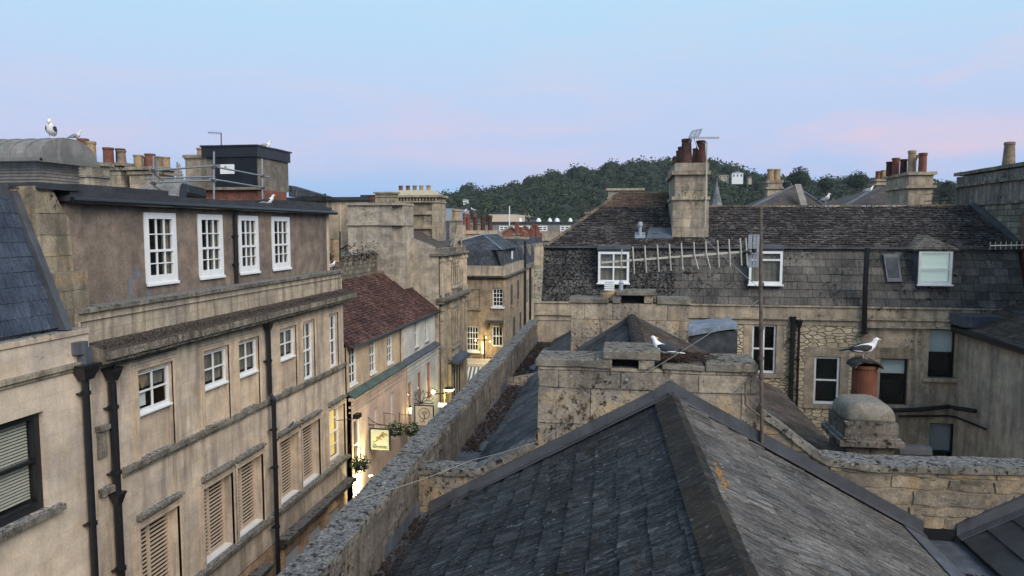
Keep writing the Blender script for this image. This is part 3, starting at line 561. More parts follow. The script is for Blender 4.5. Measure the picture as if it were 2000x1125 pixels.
def gull(name, loc, yaw, label, pose='stand', wingm='slategull', s=1.0, group='gulls'):
    t = thing(name, label, 'gull', loc, group); t['_o'] = (0, 0, 0)
    if pose == 'front': sp = [(-.20, .07, .02, .006), (-.16, .09, .05, .02), (-.09, .12, .075, .06), (-.01, .16, .095, .095), (.05, .21, .085, .09), (.07, .27, .06, .065), (.085, .325, .045, .05), (.11, .345, .042, .04), (.135, .325, .032, .03), (.15, .30, .015, .018)]
    elif pose == 'preen': sp = [(-.27, .10, .02, .006), (-.2, .12, .045, .02), (-.11, .15, .07, .055), (-.01, .175, .082, .08), (.06, .22, .065, .07), (.08, .28, .042, .045), (.085, .335, .036, .035), (.10, .36, .036, .034), (.13, .35, .03, .028), (.15, .33, .013, .015)]
    else: sp = [(-.30, .115, .025, .006), (-.22, .13, .045, .02), (-.12, .15, .068, .052), (0, .17, .082, .078), (.09, .195, .075, .078), (.14, .24, .048, .055), (.165, .285, .036, .040), (.18, .325, .037, .037), (.205, .342, .034, .031), (.228, .338, .014, .016)]
    back = pose == 'sitback'; pose = 'sit' if back else pose
    dz = -.085 if pose == 'sit' else 0
    if pose == 'sit': sp = [(x, z * (.9 if x < .1 else .98), a * 1.08, b) for x, z, a, b in sp]
    rings = []
    for i, (x, z, ry, rz) in enumerate(sp):
        a = sp[max(i - 1, 0)]; b = sp[min(i + 1, len(sp) - 1)]; tt = Vector((b[0] - a[0], 0, b[1] - a[1])).normalized(); nn = Vector((-tt.z, 0, tt.x)); yy = Vector((0, 1, 0))
        rings.append([Vector((x, 0, z + dz)) + yy * (math.cos(2 * math.pi * k / 14) * ry) + nn * (math.sin(2 * math.pi * k / 14) * rz) for k in range(14)])
    mb = MB(); mb.loft(rings); b = mb.build('body', M['feather'], t, smooth=True)
    hx, hz = sp[-2][0], sp[-2][1] + dz
    bm_ = MB(); dirx, dirz = (.055, -.012) if pose not in ('front', 'preen') else (.035, -.05)
    if back: dirx = -.055; hx -= .055
    bm_.tube([(hx + .01, 0, hz), (hx + .01 + dirx * .6, 0, hz + dirz * .4), (hx + .015 + dirx, 0, hz + dirz)], [.013, .010, .004], 8); bm_.build('bill', M['bill'], t, smooth=True)
    for sy in (-1, 1):
        e = MB(); ex, ez, ey = sp[-2][0] - .012, sp[-2][1] + dz + .008, sp[-2][2] * .88
        e.lathe([(.0, -.006), (.005, -.003), (.006, 0), (.005, .003), (0, .006)], (ex, sy * ey, ez), 8, cap=False); e.build('eye', M['blackf'], t)
        w = MB(); rr = []
        for (x, z, hw, th, oy) in ((.12, .205, .025, .006, .062), (.06, .195, .055, .016, .078), (-.03, .185, .062, .018, .080), (-.12, .170, .048, .015, .068), (-.21, .150, .030, .010, .045)):
            f = 1.0 if pose != 'front' else .9
            rr.append([Vector((x * f, sy * (oy + math.cos(an) * th), z + dz + math.sin(an) * hw)) for an in [2 * math.pi * k / 10 for k in range(10)]])
        w.loft(rr); wo = w.build('wing', M[wingm], t, smooth=True)
        tp = MB(); tp.loft([[Vector((x, sy * (oy + math.cos(an) * th), z + dz + math.sin(an) * hw)) for an in [2 * math.pi * k / 8 for k in range(8)]] for (x, z, hw, th, oy) in ((-.20, .150, .022, .009, .043), (-.28, .135, .015, .006, .025), (-.38, .115, .004, .003, .008))])
        tp.build('wingtip', M['blackf'], wo, smooth=True)
        ed = MB(); ed.tube([(-.02, sy * .097, .135 + dz), (-.10, sy * .084, .135 + dz), (-.17, sy * .062, .143 + dz)], [.004, .008, .005], 6); ed.build('wing_edge', M['feather'], wo, smooth=True)
        if pose != 'sit':
            l = MB(); l.tube([(.0, sy * .035, .12), (-.01, sy * .035, .06), (.005, sy * .035, .01)], .007, 6); l.add([(.005, sy * .035, .012), (.06, sy * .06, .0), (.065, sy * .035, .0), (.06, sy * .01, .0)], [(0, 1, 2), (0, 2, 3)]); l.build('leg', M['leg'], t)
    t.scale = (s, s, s); t.rotation_euler = (0, 0, yaw)
    t['_o'] = tuple(loc); return t
def litter(name, label, pts_fn, n, size=.05, m='moss', cat='dead leaves', twig=False):
    mb = MB()
    for _ in range(n):
        c, sc2 = pts_fn(); c = Vector(c)
        if twig:
            d = Vector((random.uniform(-1, 1), random.uniform(-1, 1), random.uniform(-.25, .25))).normalized() * size * random.uniform(.5, 1.4); mb.tube([c - d, c + d * .1 + Vector((0, 0, .004)), c + d], random.uniform(.0025, .005), 4)
        else:
            s = size * sc2 * random.uniform(.5, 1.3); a = random.uniform(0, 6.28); k = Vector((math.cos(a), math.sin(a), random.uniform(-.5, .5))) * s; q = Vector((-math.sin(a), math.cos(a), random.uniform(-.5, .5))) * s * .7
            mb.add([c - k, c + q, c + k, c - q, c + Vector((0, 0, s * .5))], [(0, 1, 4), (1, 2, 4), (2, 3, 4), (3, 0, 4)])
    return mb.build(name, M[m])
# ------------------------------------------------------------------ ground
def sheet(name, x0, x1, y0, y1, z, m, nx=1, ny=1):
    mb = MB()
    for i in range(nx):
        for j in range(ny):
            a, b, c, d = lerp(x0, x1, i / nx), lerp(x0, x1, (i + 1) / nx), lerp(y0, y1, j / ny), lerp(y0, y1, (j + 1) / ny); mb.quad((a, c, z), (b, c, z), (b, d, z), (a, d, z))
    o = mb.build(name, M[m]); struct(o); return o
sheet('ground', -1500, 1500, -300, 900, GZ - .16, 'hillsoil')
sheet('road', -7.9, -4.3, -20, 62, GZ - .12, 'asphalt'); sheet('cross_road', -60, -7.9, 40.4, 45.0, GZ - .12, 'asphalt')
for nm, a, b, c, d in (('pavement', -9.2, -7.9, -20, 40.2), ('pavement', -4.3, -3.2, -20, 62), ('courtyard', -3.0, 14, 8, 24)):
    mb = MB(); mb.wbox(a, b, c, d, GZ - .15, GZ); struct(mb.build(nm, M['paving']))
# ================================================================== RIGHT SIDE: our own terrace
PX = lambda Y: -3.02 - .0085 * (Y - 3)          # outer face of the street parapet
PW = lambda Y: .35 - .0055 * (Y - 3)
PTOP = -3.1; YP = 9.2                            # party wall front plane
GUT = -3.9
def terrace(name, label, y0, y1):
    return thing(name, label, 'house', (0, (y0 + y1) / 2, GZ))
A = terrace('terrace_house', 'nearest slate roofed house with its ridge running straight below the camera', 1, YP)
Bh = terrace('terrace_house', 'middle terrace house between the two ventilated chimneys, rounded ridge tiles and mossy rear slope', YP, 17.2)
Ch = terrace('terrace_house', 'last terrace house of the parapet row, abutting the black tiled mansard', 17.2, 24)
def para(par, y0, y1):
    mb = MB(); mb.add([(PX(y0), y0, GZ), (PX(y1), y1, GZ), (PX(y1) + PW(y1), y1, GZ), (PX(y0) + PW(y0), y0, GZ), (PX(y0), y0, PTOP - .09), (PX(y1), y1, PTOP - .09), (PX(y1) + PW(y1), y1, PTOP - .09), (PX(y0) + PW(y0), y0, PTOP - .09)],
                     [(0, 1, 5, 4), (2, 3, 7, 6), (4, 5, 6, 7), (1, 2, 6, 5), (3, 0, 4, 7)])
    w = mb.build('parapet', M['parapet'], par, rough=.02, cut=.6)
    c = MB(); y = y0
    while y < y1 - .05:
        L = min(random.uniform(.55, .9), y1 - y); e = .02; x0 = PX(y) - e; x1 = PX(y) + PW(y) + e; j = random.uniform(-.006, .006)
        c.wbox(x0 + j, x1 + j, y + .004, y + L - .004, PTOP - .09, PTOP + random.uniform(-.006, .008), .005); y += L
    c.build('coping', M['coping'], w, rough=.022, cut=.09, smooth=False); return w
para(A, 1.5, 9.35); para(Bh, 9.35, 17.3); para(Ch, 17.3, 24.0)
# gutters: lead lined channel behind the parapet
def gutter(par, y0, y1, x0=-2.72, x1=-2.3, z=GUT, m='lead'):
    mb = MB(); y = y0; k = 0
    while y < y1:
        L = min(1.5, y1 - y); mb.wbox(x0 - .08, x1, y + .01, y + L, z - .08, z + .02 * (k % 2), 0); y += L; k += 1
    mb.wbox(x0 - .02, x0 + .015 - .02, y0, y1, z, z + .2)
    return mb.build('gutter', M[m], par)
gutter(A, 1.5, 9.2, -2.74, -2.35); gutter(Bh, 9.5, 17.2, -2.85, -2.3, GUT + .02); gutter(Ch, 17.5, 24, -2.95, -2.4, GUT + .04)
# --- front house roof
RXn, RXf = .845, .575                              # ridge x near and at the party wall
RZ = -2.12
ridge_n = Vector((RXn, 1.2, RZ)); ridge_f = Vector((RXf, YP, RZ))
Lp = [(-2.60, YP, -3.88), (-2.60, 1.2, -3.88), ridge_n, ridge_f]
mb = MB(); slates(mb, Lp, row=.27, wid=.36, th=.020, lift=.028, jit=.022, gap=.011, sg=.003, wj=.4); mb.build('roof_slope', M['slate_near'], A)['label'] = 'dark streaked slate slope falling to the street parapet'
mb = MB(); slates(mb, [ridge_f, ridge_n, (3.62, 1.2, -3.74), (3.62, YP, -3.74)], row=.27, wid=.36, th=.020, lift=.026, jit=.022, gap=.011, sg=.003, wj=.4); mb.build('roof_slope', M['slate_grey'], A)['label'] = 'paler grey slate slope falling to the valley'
def ridge_wings(par, a, b, dl, dr, wl, wr, seg=.48, m='ridge', th=.03):
    a, b = Vector(a), Vector(b); mb = MB(); d = (b - a); L = d.length; d.normalize(); n = int(L / seg)
    for i in range(n + 1):
        p = a + d * (i * seg + random.uniform(0, .006)); q = a + d * min((i + 1) * seg - .004, L)
        lift = Vector((0, 0, .035 + random.uniform(-.003, .004)))
        for dv, wd in ((dl, wl), (dr, wr)):
            dv = Vector(dv).normalized(); n2 = d.cross(dv).normalized(); n2 = n2 if n2.z > 0 else -n2
            mb.prism([p + lift, q + lift, q + lift + dv * wd, p + lift + dv * wd], -n2 * th)
    return mb.build('ridge', M[m], par, rough=.01, cut=.15)
sl_l = Vector((-3.1, 0, -1.76)); sl_r = Vector((3.12, 0, -1.62))
ridge_wings(A, ridge_n, ridge_f + Vector((0, -.12, 0)), sl_l, sl_r, .24, .10, m='ridge_near')
# orange lichen bloom by the ridge
o = litter('lichen', '', lambda: ((lambda t, s: (lerp(RXf, RXn, (YP - t) / 8) + .16 + s, t, RZ - .02 - .5 * (.16 + s)))(6.6 + random.gauss(0, .25), abs(random.gauss(0, .035))), 1), 90, .022, 'orange')
tag(o, 'orange lichen bloom beside the near ridge stones', 'lichen', kind='stuff')
# valley between this roof and the right-hand neighbour
mb = MB(); mb.wbox(3.55, 4.05, 1.2, YP, -3.86, -3.80); mb.prism([(3.35, 1.2, -3.60), (3.35, YP, -3.60), (3.62, YP, -3.74), (3.62, 1.2, -3.74)], (0, 0, .02)); mb.build('valley_gutter', M['lead'], A)
Nb = thing('terrace_house', 'neighbouring house with the dark replaced slates in the bottom right corner', 'house', (6, 5, GZ))
mb = MB(); slates(mb, [(4.02, 1.2, -3.74), (4.02, YP, -3.74), (7.0, YP, -2.1), (7.0, 1.2, -2.1)], row=.30, wid=.42, th=.012, lift=.014); mb.build('roof_slope', M['felt'], Nb)
mb = MB(); mb.prism([(7.0, 1.2, -2.1), (7.0, YP, -2.1), (10, YP, -3.74), (10, 1.2, -3.74)], (0, 0, -.08)); mb.build('roof_slope', M['slate_b'], Nb)
mb = MB(); mb.wbox(3.7, 10, 1.3, YP, GZ, -3.9); mb.build('wall', M['stained'], Nb)
mb = MB(); mb.wbox(-2.6, 3.6, 1.3, 8.9, GZ, -4.0); mb.build('wall', M['stained'], A)
# --- party wall at Y 9.2 (left return, chimney, right sweep)
P = lambda x, y: ay(x, y, YP)
cop = [P(782, 925), P(925, 930), P(985, 905), P(1052, 868)]      # lower edge of the coping, left
def coping_run(par, pts, th, depth, m='coping', over=.04, seg=.5, rough=.018, name='coping', cut=.11):
    mb = MB(); pts = [Vector(p) for p in pts]
    for a, b in zip(pts, pts[1:]):
        L = (b - a).length; n = max(1, round(L / seg)); d = (b - a) / n; nn = Vector((-d.z, 0, d.x)).normalized(); nn = nn if nn.z > 0 else -nn
        for i in range(n):
            p = a + d * i + d.normalized() * .004; q = a + d * (i + 1) - d.normalized() * .004; j = random.uniform(-.006, .006)
            mb.prism([p + Vector((0, -over, j)), q + Vector((0, -over, j)), q + Vector((0, -over, j)) + nn * th, p + Vector((0, -over, j)) + nn * th], (0, depth + 2 * over, 0))
    return mb.build(name, M[m], par, rough=rough, cut=cut)
fr = FY(YP)
mb = MB()
for (xa, za), (xb, zb) in (((-2.76, cop[0].z), (cop[1].x, cop[1].z)), ((cop[1].x, cop[1].z), (cop[2].x, cop[2].z)), ((cop[2].x, cop[2].z), (-1.1, cop[3].z))):
    blocks(mb, fr, [(xa, -4.05), (xb, -4.05), (xb, zb), (xa, za)], [.27], .6, th=.05); mb.prism([fr.p(xa, -4.05, -.012), fr.p(xb, -4.05, -.012), fr.p(xb, zb, -.012), fr.p(xa, za, -.012)], (0, .28, 0))
pw = mb.build('party_wall', M['chim_block'], A, rough=.014, cut=.35)
coping_run(pw, cop, .085, .3)
flash_l = [Vector((x, YP - .012, lerp(-3.88, RZ, (x + 2.6) / (RXf + 2.6)))) for x in (-2.60, RXf)]
def flashing(par, a, b, up, down_n, wd=.17, seg=1.0, m='flash', y=YP, fo=.03):
    """stepless lead: an upstand on the wall and an apron on the slates"""
    a, b = Vector(a) - Vector((0, fo, 0)), Vector(b) - Vector((0, fo, 0)); d = b - a; n = max(1, round(d.length / seg)); mb = MB(); dn = d.normalized()
    for i in range(n):
        p = a + d * (i / n); q = a + d * ((i + 1) / n) + dn * .03; t = .004 * (i % 2)
        mb.prism([p + Vector((0, -t, .0)), q + Vector((0, -t, .0)), q + Vector((0, -t, up)), p + Vector((0, -t, up))], (0, .045, 0))
        nz = Vector((0, 0, .035 + t)); mb.prism([p + nz, q + nz, q + nz + Vector((0, -wd, 0)), p + nz + Vector((0, -wd, 0))], (0, 0, -.012))
    return mb.build('flashing', M[m], par)
flashing(A, flash_l[0], flash_l[1], .17, None, .12)
mb = MB(); mb.prism([(RXf - .22, YP - .026, RZ - .03), (RXf + .22, YP - .026, RZ - .03), (RXf + .17, YP - .026, RZ + .09), (RXf, YP - .026, RZ + .19), (RXf - .17, YP - .026, RZ + .09)], (0, -.026, 0)); mb.build('flashing_apex', M['flash'], A)
flashing(A, (3.62, YP - .012, -3.74), (RXf, YP - .012, RZ), .17, None, .12)
# right sweep of the party wall
cr = [P(1484, 812), P(1530, 846), P(1582, 888), P(1615, 909), P(1720, 921), P(1850, 923), P(2030, 927)]
reg = [(1.62, -4.2), (cr[6].x, -4.2)] + [(q.x, q.z) for q in reversed(cr)]
mb = MB()
# not convex: split at the bend
blocks(mb, fr, [(1.62, -4.2), (cr[3].x, -4.2), (cr[3].x, cr[3].z), (1.62, cr[0].z + .05)], [.2, .15], .45, th=.03, gap=.03, prot=.004, wj=.5)
blocks(mb, fr, [(cr[3].x + .001, -4.2), (cr[6].x, -4.2), (cr[6].x, cr[5].z), (cr[3].x, cr[3].z)], [.17, .13, .2], .75, th=.03, gap=.035, prot=.004, wj=.5)
pw2 = mb.build('party_wall', M['tan_wall'], A, rough=.045, cut=.08)
pw2['label'] = 'rough patched wall sweeping down to the valley'
mb = MB(); mb.prism([fr.p(u, v, -.015) for u, v in ((1.62, -4.2), (cr[3].x, -4.2), (cr[3].x, cr[3].z), (cr[1].x, cr[1].z - .0), (1.62, cr[0].z))], (0, .27, 0)); mb.prism([fr.p(u, v, -.015) for u, v in ((cr[3].x, -4.2), (cr[6].x, -4.2), (cr[6].x, cr[6].z), (cr[3].x, cr[3].z))], (0, .27, 0)); mb.build('mortar', M['tan_mortar'], pw2, rough=.02, cut=.12)
mb = MB(); mb.wbox(3.62, 3.98, YP - .03, YP + .05, -3.80, -3.66); mb.build('drain_hole_shade', M['dark'], pw2)  # solid dark box, its colour stands in for the shade inside the hole
coping_run(pw2, cr[:4], .075, .3, seg=.45); coping_run(pw2, cr[3:], .085, .34, seg=.62)
flashing(Nb, (7.0, YP - .012, -2.1), (4.02, YP - .012, -3.74), .17, None, .12)
# --- ventilated chimneys on the party walls
def slab_chimney(par, Y, D, x0, x1, base, ztop, rows, vent, slabs, label):
    """x0..x1 front width; slabs: (u0,u1,thick,raise); vent: (u0,u1,z0,z1) opening under the raised slab"""
    fr = FY(Y); mb = MB()
    blocks(mb, fr, base, rows, .78, th=.12, gap=.010, prot=.008)
    ch = mb.build('chimney', M['chim_block'], par, rough=.012, cut=.22); ch['label'] = label
    m2 = MB(); m2.prism([fr.p(u, v, -.02) for u, v in base], (0, D - .02, 0)); m2.build('mortar', M['chim_mortar'], ch, rough=.01, cut=.4)
    for (a, b, z0, z1, wo) in slabs:
        s = MB(); s.box(fr, a, b, z0, z1, -D - .06, wo); s.build('cap_slab', M['capstone'], ch, rough=.014, cut=.12, bevel=.012)
    if vent:
        a, b, z0, z1 = vent
        for (p, q) in ((a - .2, a), (b, b + .2)): v = MB(); v.box(fr, p, q, z0, z1, -D + .05, .03); v.build('vent_block', M['chim_block'], ch, rough=.012, cut=.2)
        k = MB(); k.box(fr, a, b, z0, z1 - .002, -D * .6, -.16); k.build('vent_opening', M['dark'], ch)
    return ch
x0, x1 = -1.13, 1.62; D1 = .62
base = [(x0, -3.3), (x1, -2.9), (x1, -1.74), (x0, -1.74)]
c1 = slab_chimney(A, YP, D1, x0, x1, [(x0, -3.4), (x1, -3.0), (x1, -1.80), (x0, -1.80)], -1.74, [.47, .38, .47, .235], (-.17, .17, -1.80, -1.68),
    [(x0 - .03, -.27, -1.80, -1.70, .03), (-.29, .44, -1.68, -1.565, .05), (.46, .99, -1.80, -1.73, .03), (1.0, x1 + .02, -1.80, -1.69, .03)], 'front chimney with the raised slab, beside the sitting gull')
mb = MB(); mb.lathe([(.0, 0), (.13, 0)], (0, 0, 0), 20, cap=False); mb.v = [Vector((x0 + .02 + max(v.x, 0), YP - .012, -2.06 + v.y)) for v in mb.v]; mb.build('cement_patch', M['cement'], c1)
c2 = slab_chimney(Bh, 17.2, .62, -1.31, 1.46, [(-1.31, -3.6), (1.46, -3.4), (1.46, -1.80), (-1.31, -1.80)], -1.7, [.47, .5, .44], (-.12, .42, -1.78, -1.60),
    [(-1.36, -.42, -1.80, -1.68, .05), (-.25, .70, -1.60, -1.50, .08), (.72, 1.5, -1.80, -1.66, .05)], 'second chimney down the row, with a louvred pot on its stub')
pc = ay(1190, 572, 17.5); mb = MB(); mb.lathe([(.21, -1.68), (.21, -1.58), (.17, -1.56), (.17, -1.50)], (pc.x, 17.5, 0), 14); mb.build('chimney_pot', M['buff'], c2)
mb = MB()
for k in range(5): mb.wbox(pc.x - .12, pc.x + .12, 17.38, 17.62, -1.50 + k * .05, -1.475 + k * .05)
mb.wbox(pc.x - .09, pc.x + .09, 17.41, 17.59, -1.5, -1.27); mb.build('louvred_cowl', M['white'], c2)
mb = MB(); mb.lathe([(.05, -1.66), (.05, -1.35), (.07, -1.33), (.02, -1.26)], (ay(1213, 560, 17.5).x, 17.5, 0), 10); mb.build('flue_terminal', M['greybox'], c2)
# second party wall shoulders + flashing up to chimney 2
P2 = lambda x, y: ay(x, y, 17.2)
f2 = FY(17.2)
mb = MB(); blocks(mb, f2, [(-2.9, -4.1), (-1.2, -4.1), (-1.2, -3.35), (-2.9, -3.75)], [.3], .55, th=.3); mb.build('party_wall', M['chim_block'], Bh); mb = MB(); blocks(mb, f2, [(1.4, -4.1), (2.9, -4.1), (2.9, -3.7), (1.4, -3.1)], [.3], .55, th=.3); mb.build('party_wall', M['chim_block'], Bh)
# --- middle house roof: near-plane ridge of rounded tiles
rb0 = Vector((.30, YP + D1, -2.18)); rb1 = Vector((.14, 17.2, -2.18))
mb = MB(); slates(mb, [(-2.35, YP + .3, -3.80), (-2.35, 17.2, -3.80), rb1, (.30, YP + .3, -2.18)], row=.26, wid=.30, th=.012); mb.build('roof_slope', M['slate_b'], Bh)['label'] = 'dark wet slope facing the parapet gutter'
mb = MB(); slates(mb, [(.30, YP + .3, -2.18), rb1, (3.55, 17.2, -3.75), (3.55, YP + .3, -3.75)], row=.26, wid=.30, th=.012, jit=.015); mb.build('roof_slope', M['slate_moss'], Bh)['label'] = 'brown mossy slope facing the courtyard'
mb = MB(); n = 17
for i in range(n):
    a = rb0.lerp(rb1, i / n); b = rb0.lerp(rb1, (i + .97) / n); r = .15 + random.uniform(-.006, .006)
    mb.loft([[p + Vector((math.cos(t) * r, 0, math.sin(t) * r * .95)) for t in [math.pi * k / 8 - .25 + k * .06 for k in range(9)]] + [p + Vector((-math.cos(.2) * r * .8, 0, -.06)), p + Vector((math.cos(.2) * r * .8, 0, -.06))] for p, r in ((a, r), (b, r * .93))])
mb.build('ridge', M['ridge'], Bh, rough=.006, cut=.12)
mb = MB(); mb.wbox(-2.3, 3.3, 9.5, 17.0, GZ, -3.95); mb.build('wall', M['stained'], Bh)
flashing(Bh, (-2.35, 17.19, -3.80), (.14, 17.19, -2.18), .13, None, .08, y=17.2); flashing(Bh, (3.3, 17.19, -3.75), (.14, 17.19, -2.18), .13, None, .08, y=17.2)
# --- last house roof
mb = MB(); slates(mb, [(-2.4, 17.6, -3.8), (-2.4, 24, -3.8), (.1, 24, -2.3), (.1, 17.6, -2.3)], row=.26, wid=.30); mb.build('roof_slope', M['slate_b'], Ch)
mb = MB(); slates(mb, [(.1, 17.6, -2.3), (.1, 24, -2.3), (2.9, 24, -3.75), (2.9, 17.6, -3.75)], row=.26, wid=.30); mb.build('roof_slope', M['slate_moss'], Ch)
mb = MB(); mb.wbox(-2.4, 2.9, 17.6, 23.9, GZ, -3.95); mb.build('wall', M['stained'], Ch)
# glazed lead covered lantern beyond the second chimney
t = thing('roof_lantern', 'lead topped box rooflight with cloudy grey panes behind the second chimney', 'rooflight', (2.6, 21, -4))
q0, q1 = ay(1340, 675, 20.0), ay(1440, 678, 20.0)
mb = MB(); mb.wbox(q0.x, q1.x, 20.0, 21.6, -4.2, -2.80); mb.build('glazed_side', M['oldglass'], t)
mb = MB(); mb.prism([(q0.x - .1, 19.9, -2.98), (q1.x + .02, 19.9, -2.70), (q1.x + .02, 19.9, -2.62), (q0.x - .1, 19.9, -2.78)], (0, 1.8, 0)); mb.build('top', M['lead_pale'], t, rough=.03, cut=.2)
# dome topped chimney with the pot the gull stands on
t = thing('domed_chimney', 'rounded cement topped chimney beside the mossy slope, below the gull on the tall pot', 'chimney', (2.9, 11.2, -4))
q = ay(1640, 870, 11.3); q2 = ay(1752, 870, 11.3); X0, X1 = q.x + .03, q2.x; Y0, Y1 = 10.75, 11.75
X0, X1 = 3.17, 3.92
mb = MB(); mb.wbox(X0 + .03, X1 - .03, 10.95, 11.75, -4.4, -3.15); mb.wbox(X0 - .07, X1 + .07, 10.83, 11.85, -3.17, -3.09); mb.wbox(X0 - .03, X1 + .03, 10.87, 11.8, -3.09, -3.05); mb.wbox(X0 + .01, X1 - .01, 10.90, 11.76, -3.05, -2.82); mb.build('stack', M['parapet'], t, rough=.02, cut=.2)
mb = MB(); rg = []
for i in range(9):
    a = math.pi / 2 * i / 8; s = math.cos(a); z = math.sin(a) * .27
    s2 = max(s, .12) ** .55
    rg.append([Vector(((X0 + X1) / 2 + sx * (X1 - X0) / 2 * s2, 11.33 + sy * .42 * (s2 * .6 + .4), -2.82 + z)) for sx, sy in [(math.copysign(abs(math.cos(b)) ** .35, math.cos(b)), math.copysign(abs(math.sin(b)) ** .35, math.sin(b))) for b in [2 * math.pi * k / 20 + .01 for k in range(20)]]])
mb.loft(rg); mb.build('cement_dome', M['cement'], t, smooth=True, rough=.01)
pp = ay(1686, 785, 12.2)
t2 = thing('tall_chimney_pot', 'tall orange clay pot with a half round hood that the gull stands on', 'chimney pot', (pp.x, 12.2, -4))
mb = MB(); mb.wbox(pp.x - .3, pp.x + .3, 11.95, 12.5, -4.5, -3.2); mb.build('base', M['stained'], t2)
ztop = ay(1686, 712, 12.2).z
mb = MB(); mb.lathe([(.185, -3.3), (.185, ztop - .06), (.20, ztop - .05), (.20, ztop), (.165, ztop), (.16, ztop - .3)], (pp.x, 12.2, 0), 24); mb.build('chimney_pot', M['terra_bright'], t2, smooth=False)
mb = MB(); rr = []
for k in range(9):
    a = math.pi * k / 8; rr.append(a)
for (r, off) in ((.215, 0),):
    vs = []
    for yy in (12.2 - .22, 12.2 + .22):
        for a in rr: vs.append(Vector((pp.x + math.cos(a) * .22, yy, ztop - .03 + math.sin(a) * .13)))
        for a in reversed(rr): vs.append(Vector((pp.x + math.cos(a) * .195, yy, ztop - .03 + math.sin(a) * .105)))
    n = 18; mb.add(vs, [tuple(range(n)), tuple(range(2 * n - 1, n - 1, -1))] + [(i, (i + 1) % n, n + (i + 1) % n, n + i) for i in range(n)])
mb.build('hood', M['ridge'], t2)
gull('gull', (pp.x - .03, 12.2, ztop + .10), R(-8), 'gull standing in profile on the hooded tall clay pot', 'stand', 'brownbird', .95)
HOOD = (pp.x, 12.2, ztop)
# ================================================================== mansard building closing the courtyard
YM = 24.0; fm = FY(YM)
MZ0 = -2.47; MY1 = 24.75; MZ1 = -.655             # foot and knee of the steep tiled slope
Mb = thing('mansard_building', 'long building with a black and grey stone tiled mansard across the middle distance', 'building', (4.5, 27, GZ))
def W(x0, x1, y0, y1): a = ay(x0, y0, YM); b = ay(x1, y1, YM); return a.x, b.x, b.z, a.z
wins = [W(1470, 1514, 634, 730), W(1591, 1638, 696, 791), W(1720, 1771, 700, 792), W(1816, 1864, 643, 738), W(1816, 1862, 826, 905)]
XS = ay(1680, 700, YM).x                          # change from rubble to ashlar
XL = -3.05; XR = 12.2
def fhole(w): return (w[0], w[1], w[2], w[3], .16)
mb = MB(); wall_holes(mb, fm, ay(1440, 600, YM).x, XS, GZ, MZ0 - .62, [fhole(wins[0]), fhole(wins[1])]); wl = mb.build('wall', M['rubble'], Mb)
mb = MB(); wall_holes(mb, fm, XS, XR, GZ, MZ0 - .62, [fhole(w) for w in wins[2:]]); mb.build('wall', M['stained'], Mb)
mb = MB(); wall_holes(mb, fm, XL, ay(1440, 600, YM).x, GZ, MZ0 - .62, []); mb.build('wall', M['pale'], Mb)
mb = MB(); body(mb, fm, XL, XR, GZ, MZ0 - .62, -8, -.02); mb.build('wall', M['stained'], Mb)
# dressed surrounds
for w, wd in ((wins[0], .28), (wins[1], .3)):
    a, b, c, d = w; mb = MB()
    mb.box(fm, a - wd, a, c, d, -.1, .012); mb.box(fm, b, b + wd * .9, c, d, -.1, .012); mb.box(fm, a - wd, b + wd * .9, d, d + .3, -.1, .014); mb.box(fm, a - wd, b + wd * .9, c - .14, c, -.1, .05); mb.build('window_surround', M['pale'], Mb, bevel=.008)
mb = MB(); a, b, c, d = wins[3]; mb.box(fm, a - .15, b + .1, c - .13, c, -.1, .12); mb.build('window_sill', M['stained'], Mb, bevel=.008); mb = MB(); a, b, c, d = wins[2]; mb.box(fm, a - .15, b + .15, d, d + .35, -.1, .02); mb.build('lintel', M['brown_stone'], Mb, bevel=.008)
# entablature
mb = MB()
mb.box(fm, XL, XS, MZ0 - .40, MZ0 - .05, -.3, .04); mb.box(fm, XL - .02, XS, MZ0 - .05, MZ0, -.3, .09)
mb.box(fm, XL, XS, MZ0 - .46, MZ0 - .40, -.3, .10); mb.box(fm, XL, XS, MZ0 - .64, MZ0 - .46, -.3, .03)
mb.build('cornice', M['pale'], Mb, rough=.006, cut=.5)
mb = MB()
mb.box(fm, XS, XR, MZ0 - .36, MZ0 - .05, -.3, .04); mb.box(fm, XS, XR, MZ0 - .05, MZ0, -.3, .10); mb.box(fm, XS, XR - 2, MZ0 - .60, MZ0 - .42, -.3, .06); mb.box(fm, XS, XR - 2, MZ0 - .42, MZ0 - .36, -.3, .12)
mb.box(fm, XS, XR - 2.0, MZ0 - .66, MZ0 - .60, -.3, .14)
mb.build('cornice', M['stained_light'], Mb, rough=.008, cut=.4)
# windows in the facade
window(Mb, fm, *wins[0], cols=2, rows=2, w=-.06, fw=.06, bar=.05, back='dark', label='white two over two sash, partly behind the aerial mast')
window(Mb, fm, *wins[1], cols=1, rows=2, w=-.05, fw=.07, back='dark', label='white plain sash in dressed stone surround')
window(Mb, fm, *wins[2], cols=1, rows=2, w=-.12, fw=.05, fm='blackp', back='blind', low=wins[2][3] - .5, label='black sash with a half drawn pale blind')
window(Mb, fm, *wins[3], cols=1, rows=2, w=-.12, fw=.04, fm='blackp', back='blind', low=wins[3][3] - .75, label='upper black sash with pale blind over dark lower pane')
window(Mb, fm, *wins[4], cols=1, rows=2, w=-.12, fw=.05, fm='blackp', back='greyblind', low=wins[4][2] + .35, mid=wins[4][2] + .33, label='lower black sash with grey blind')
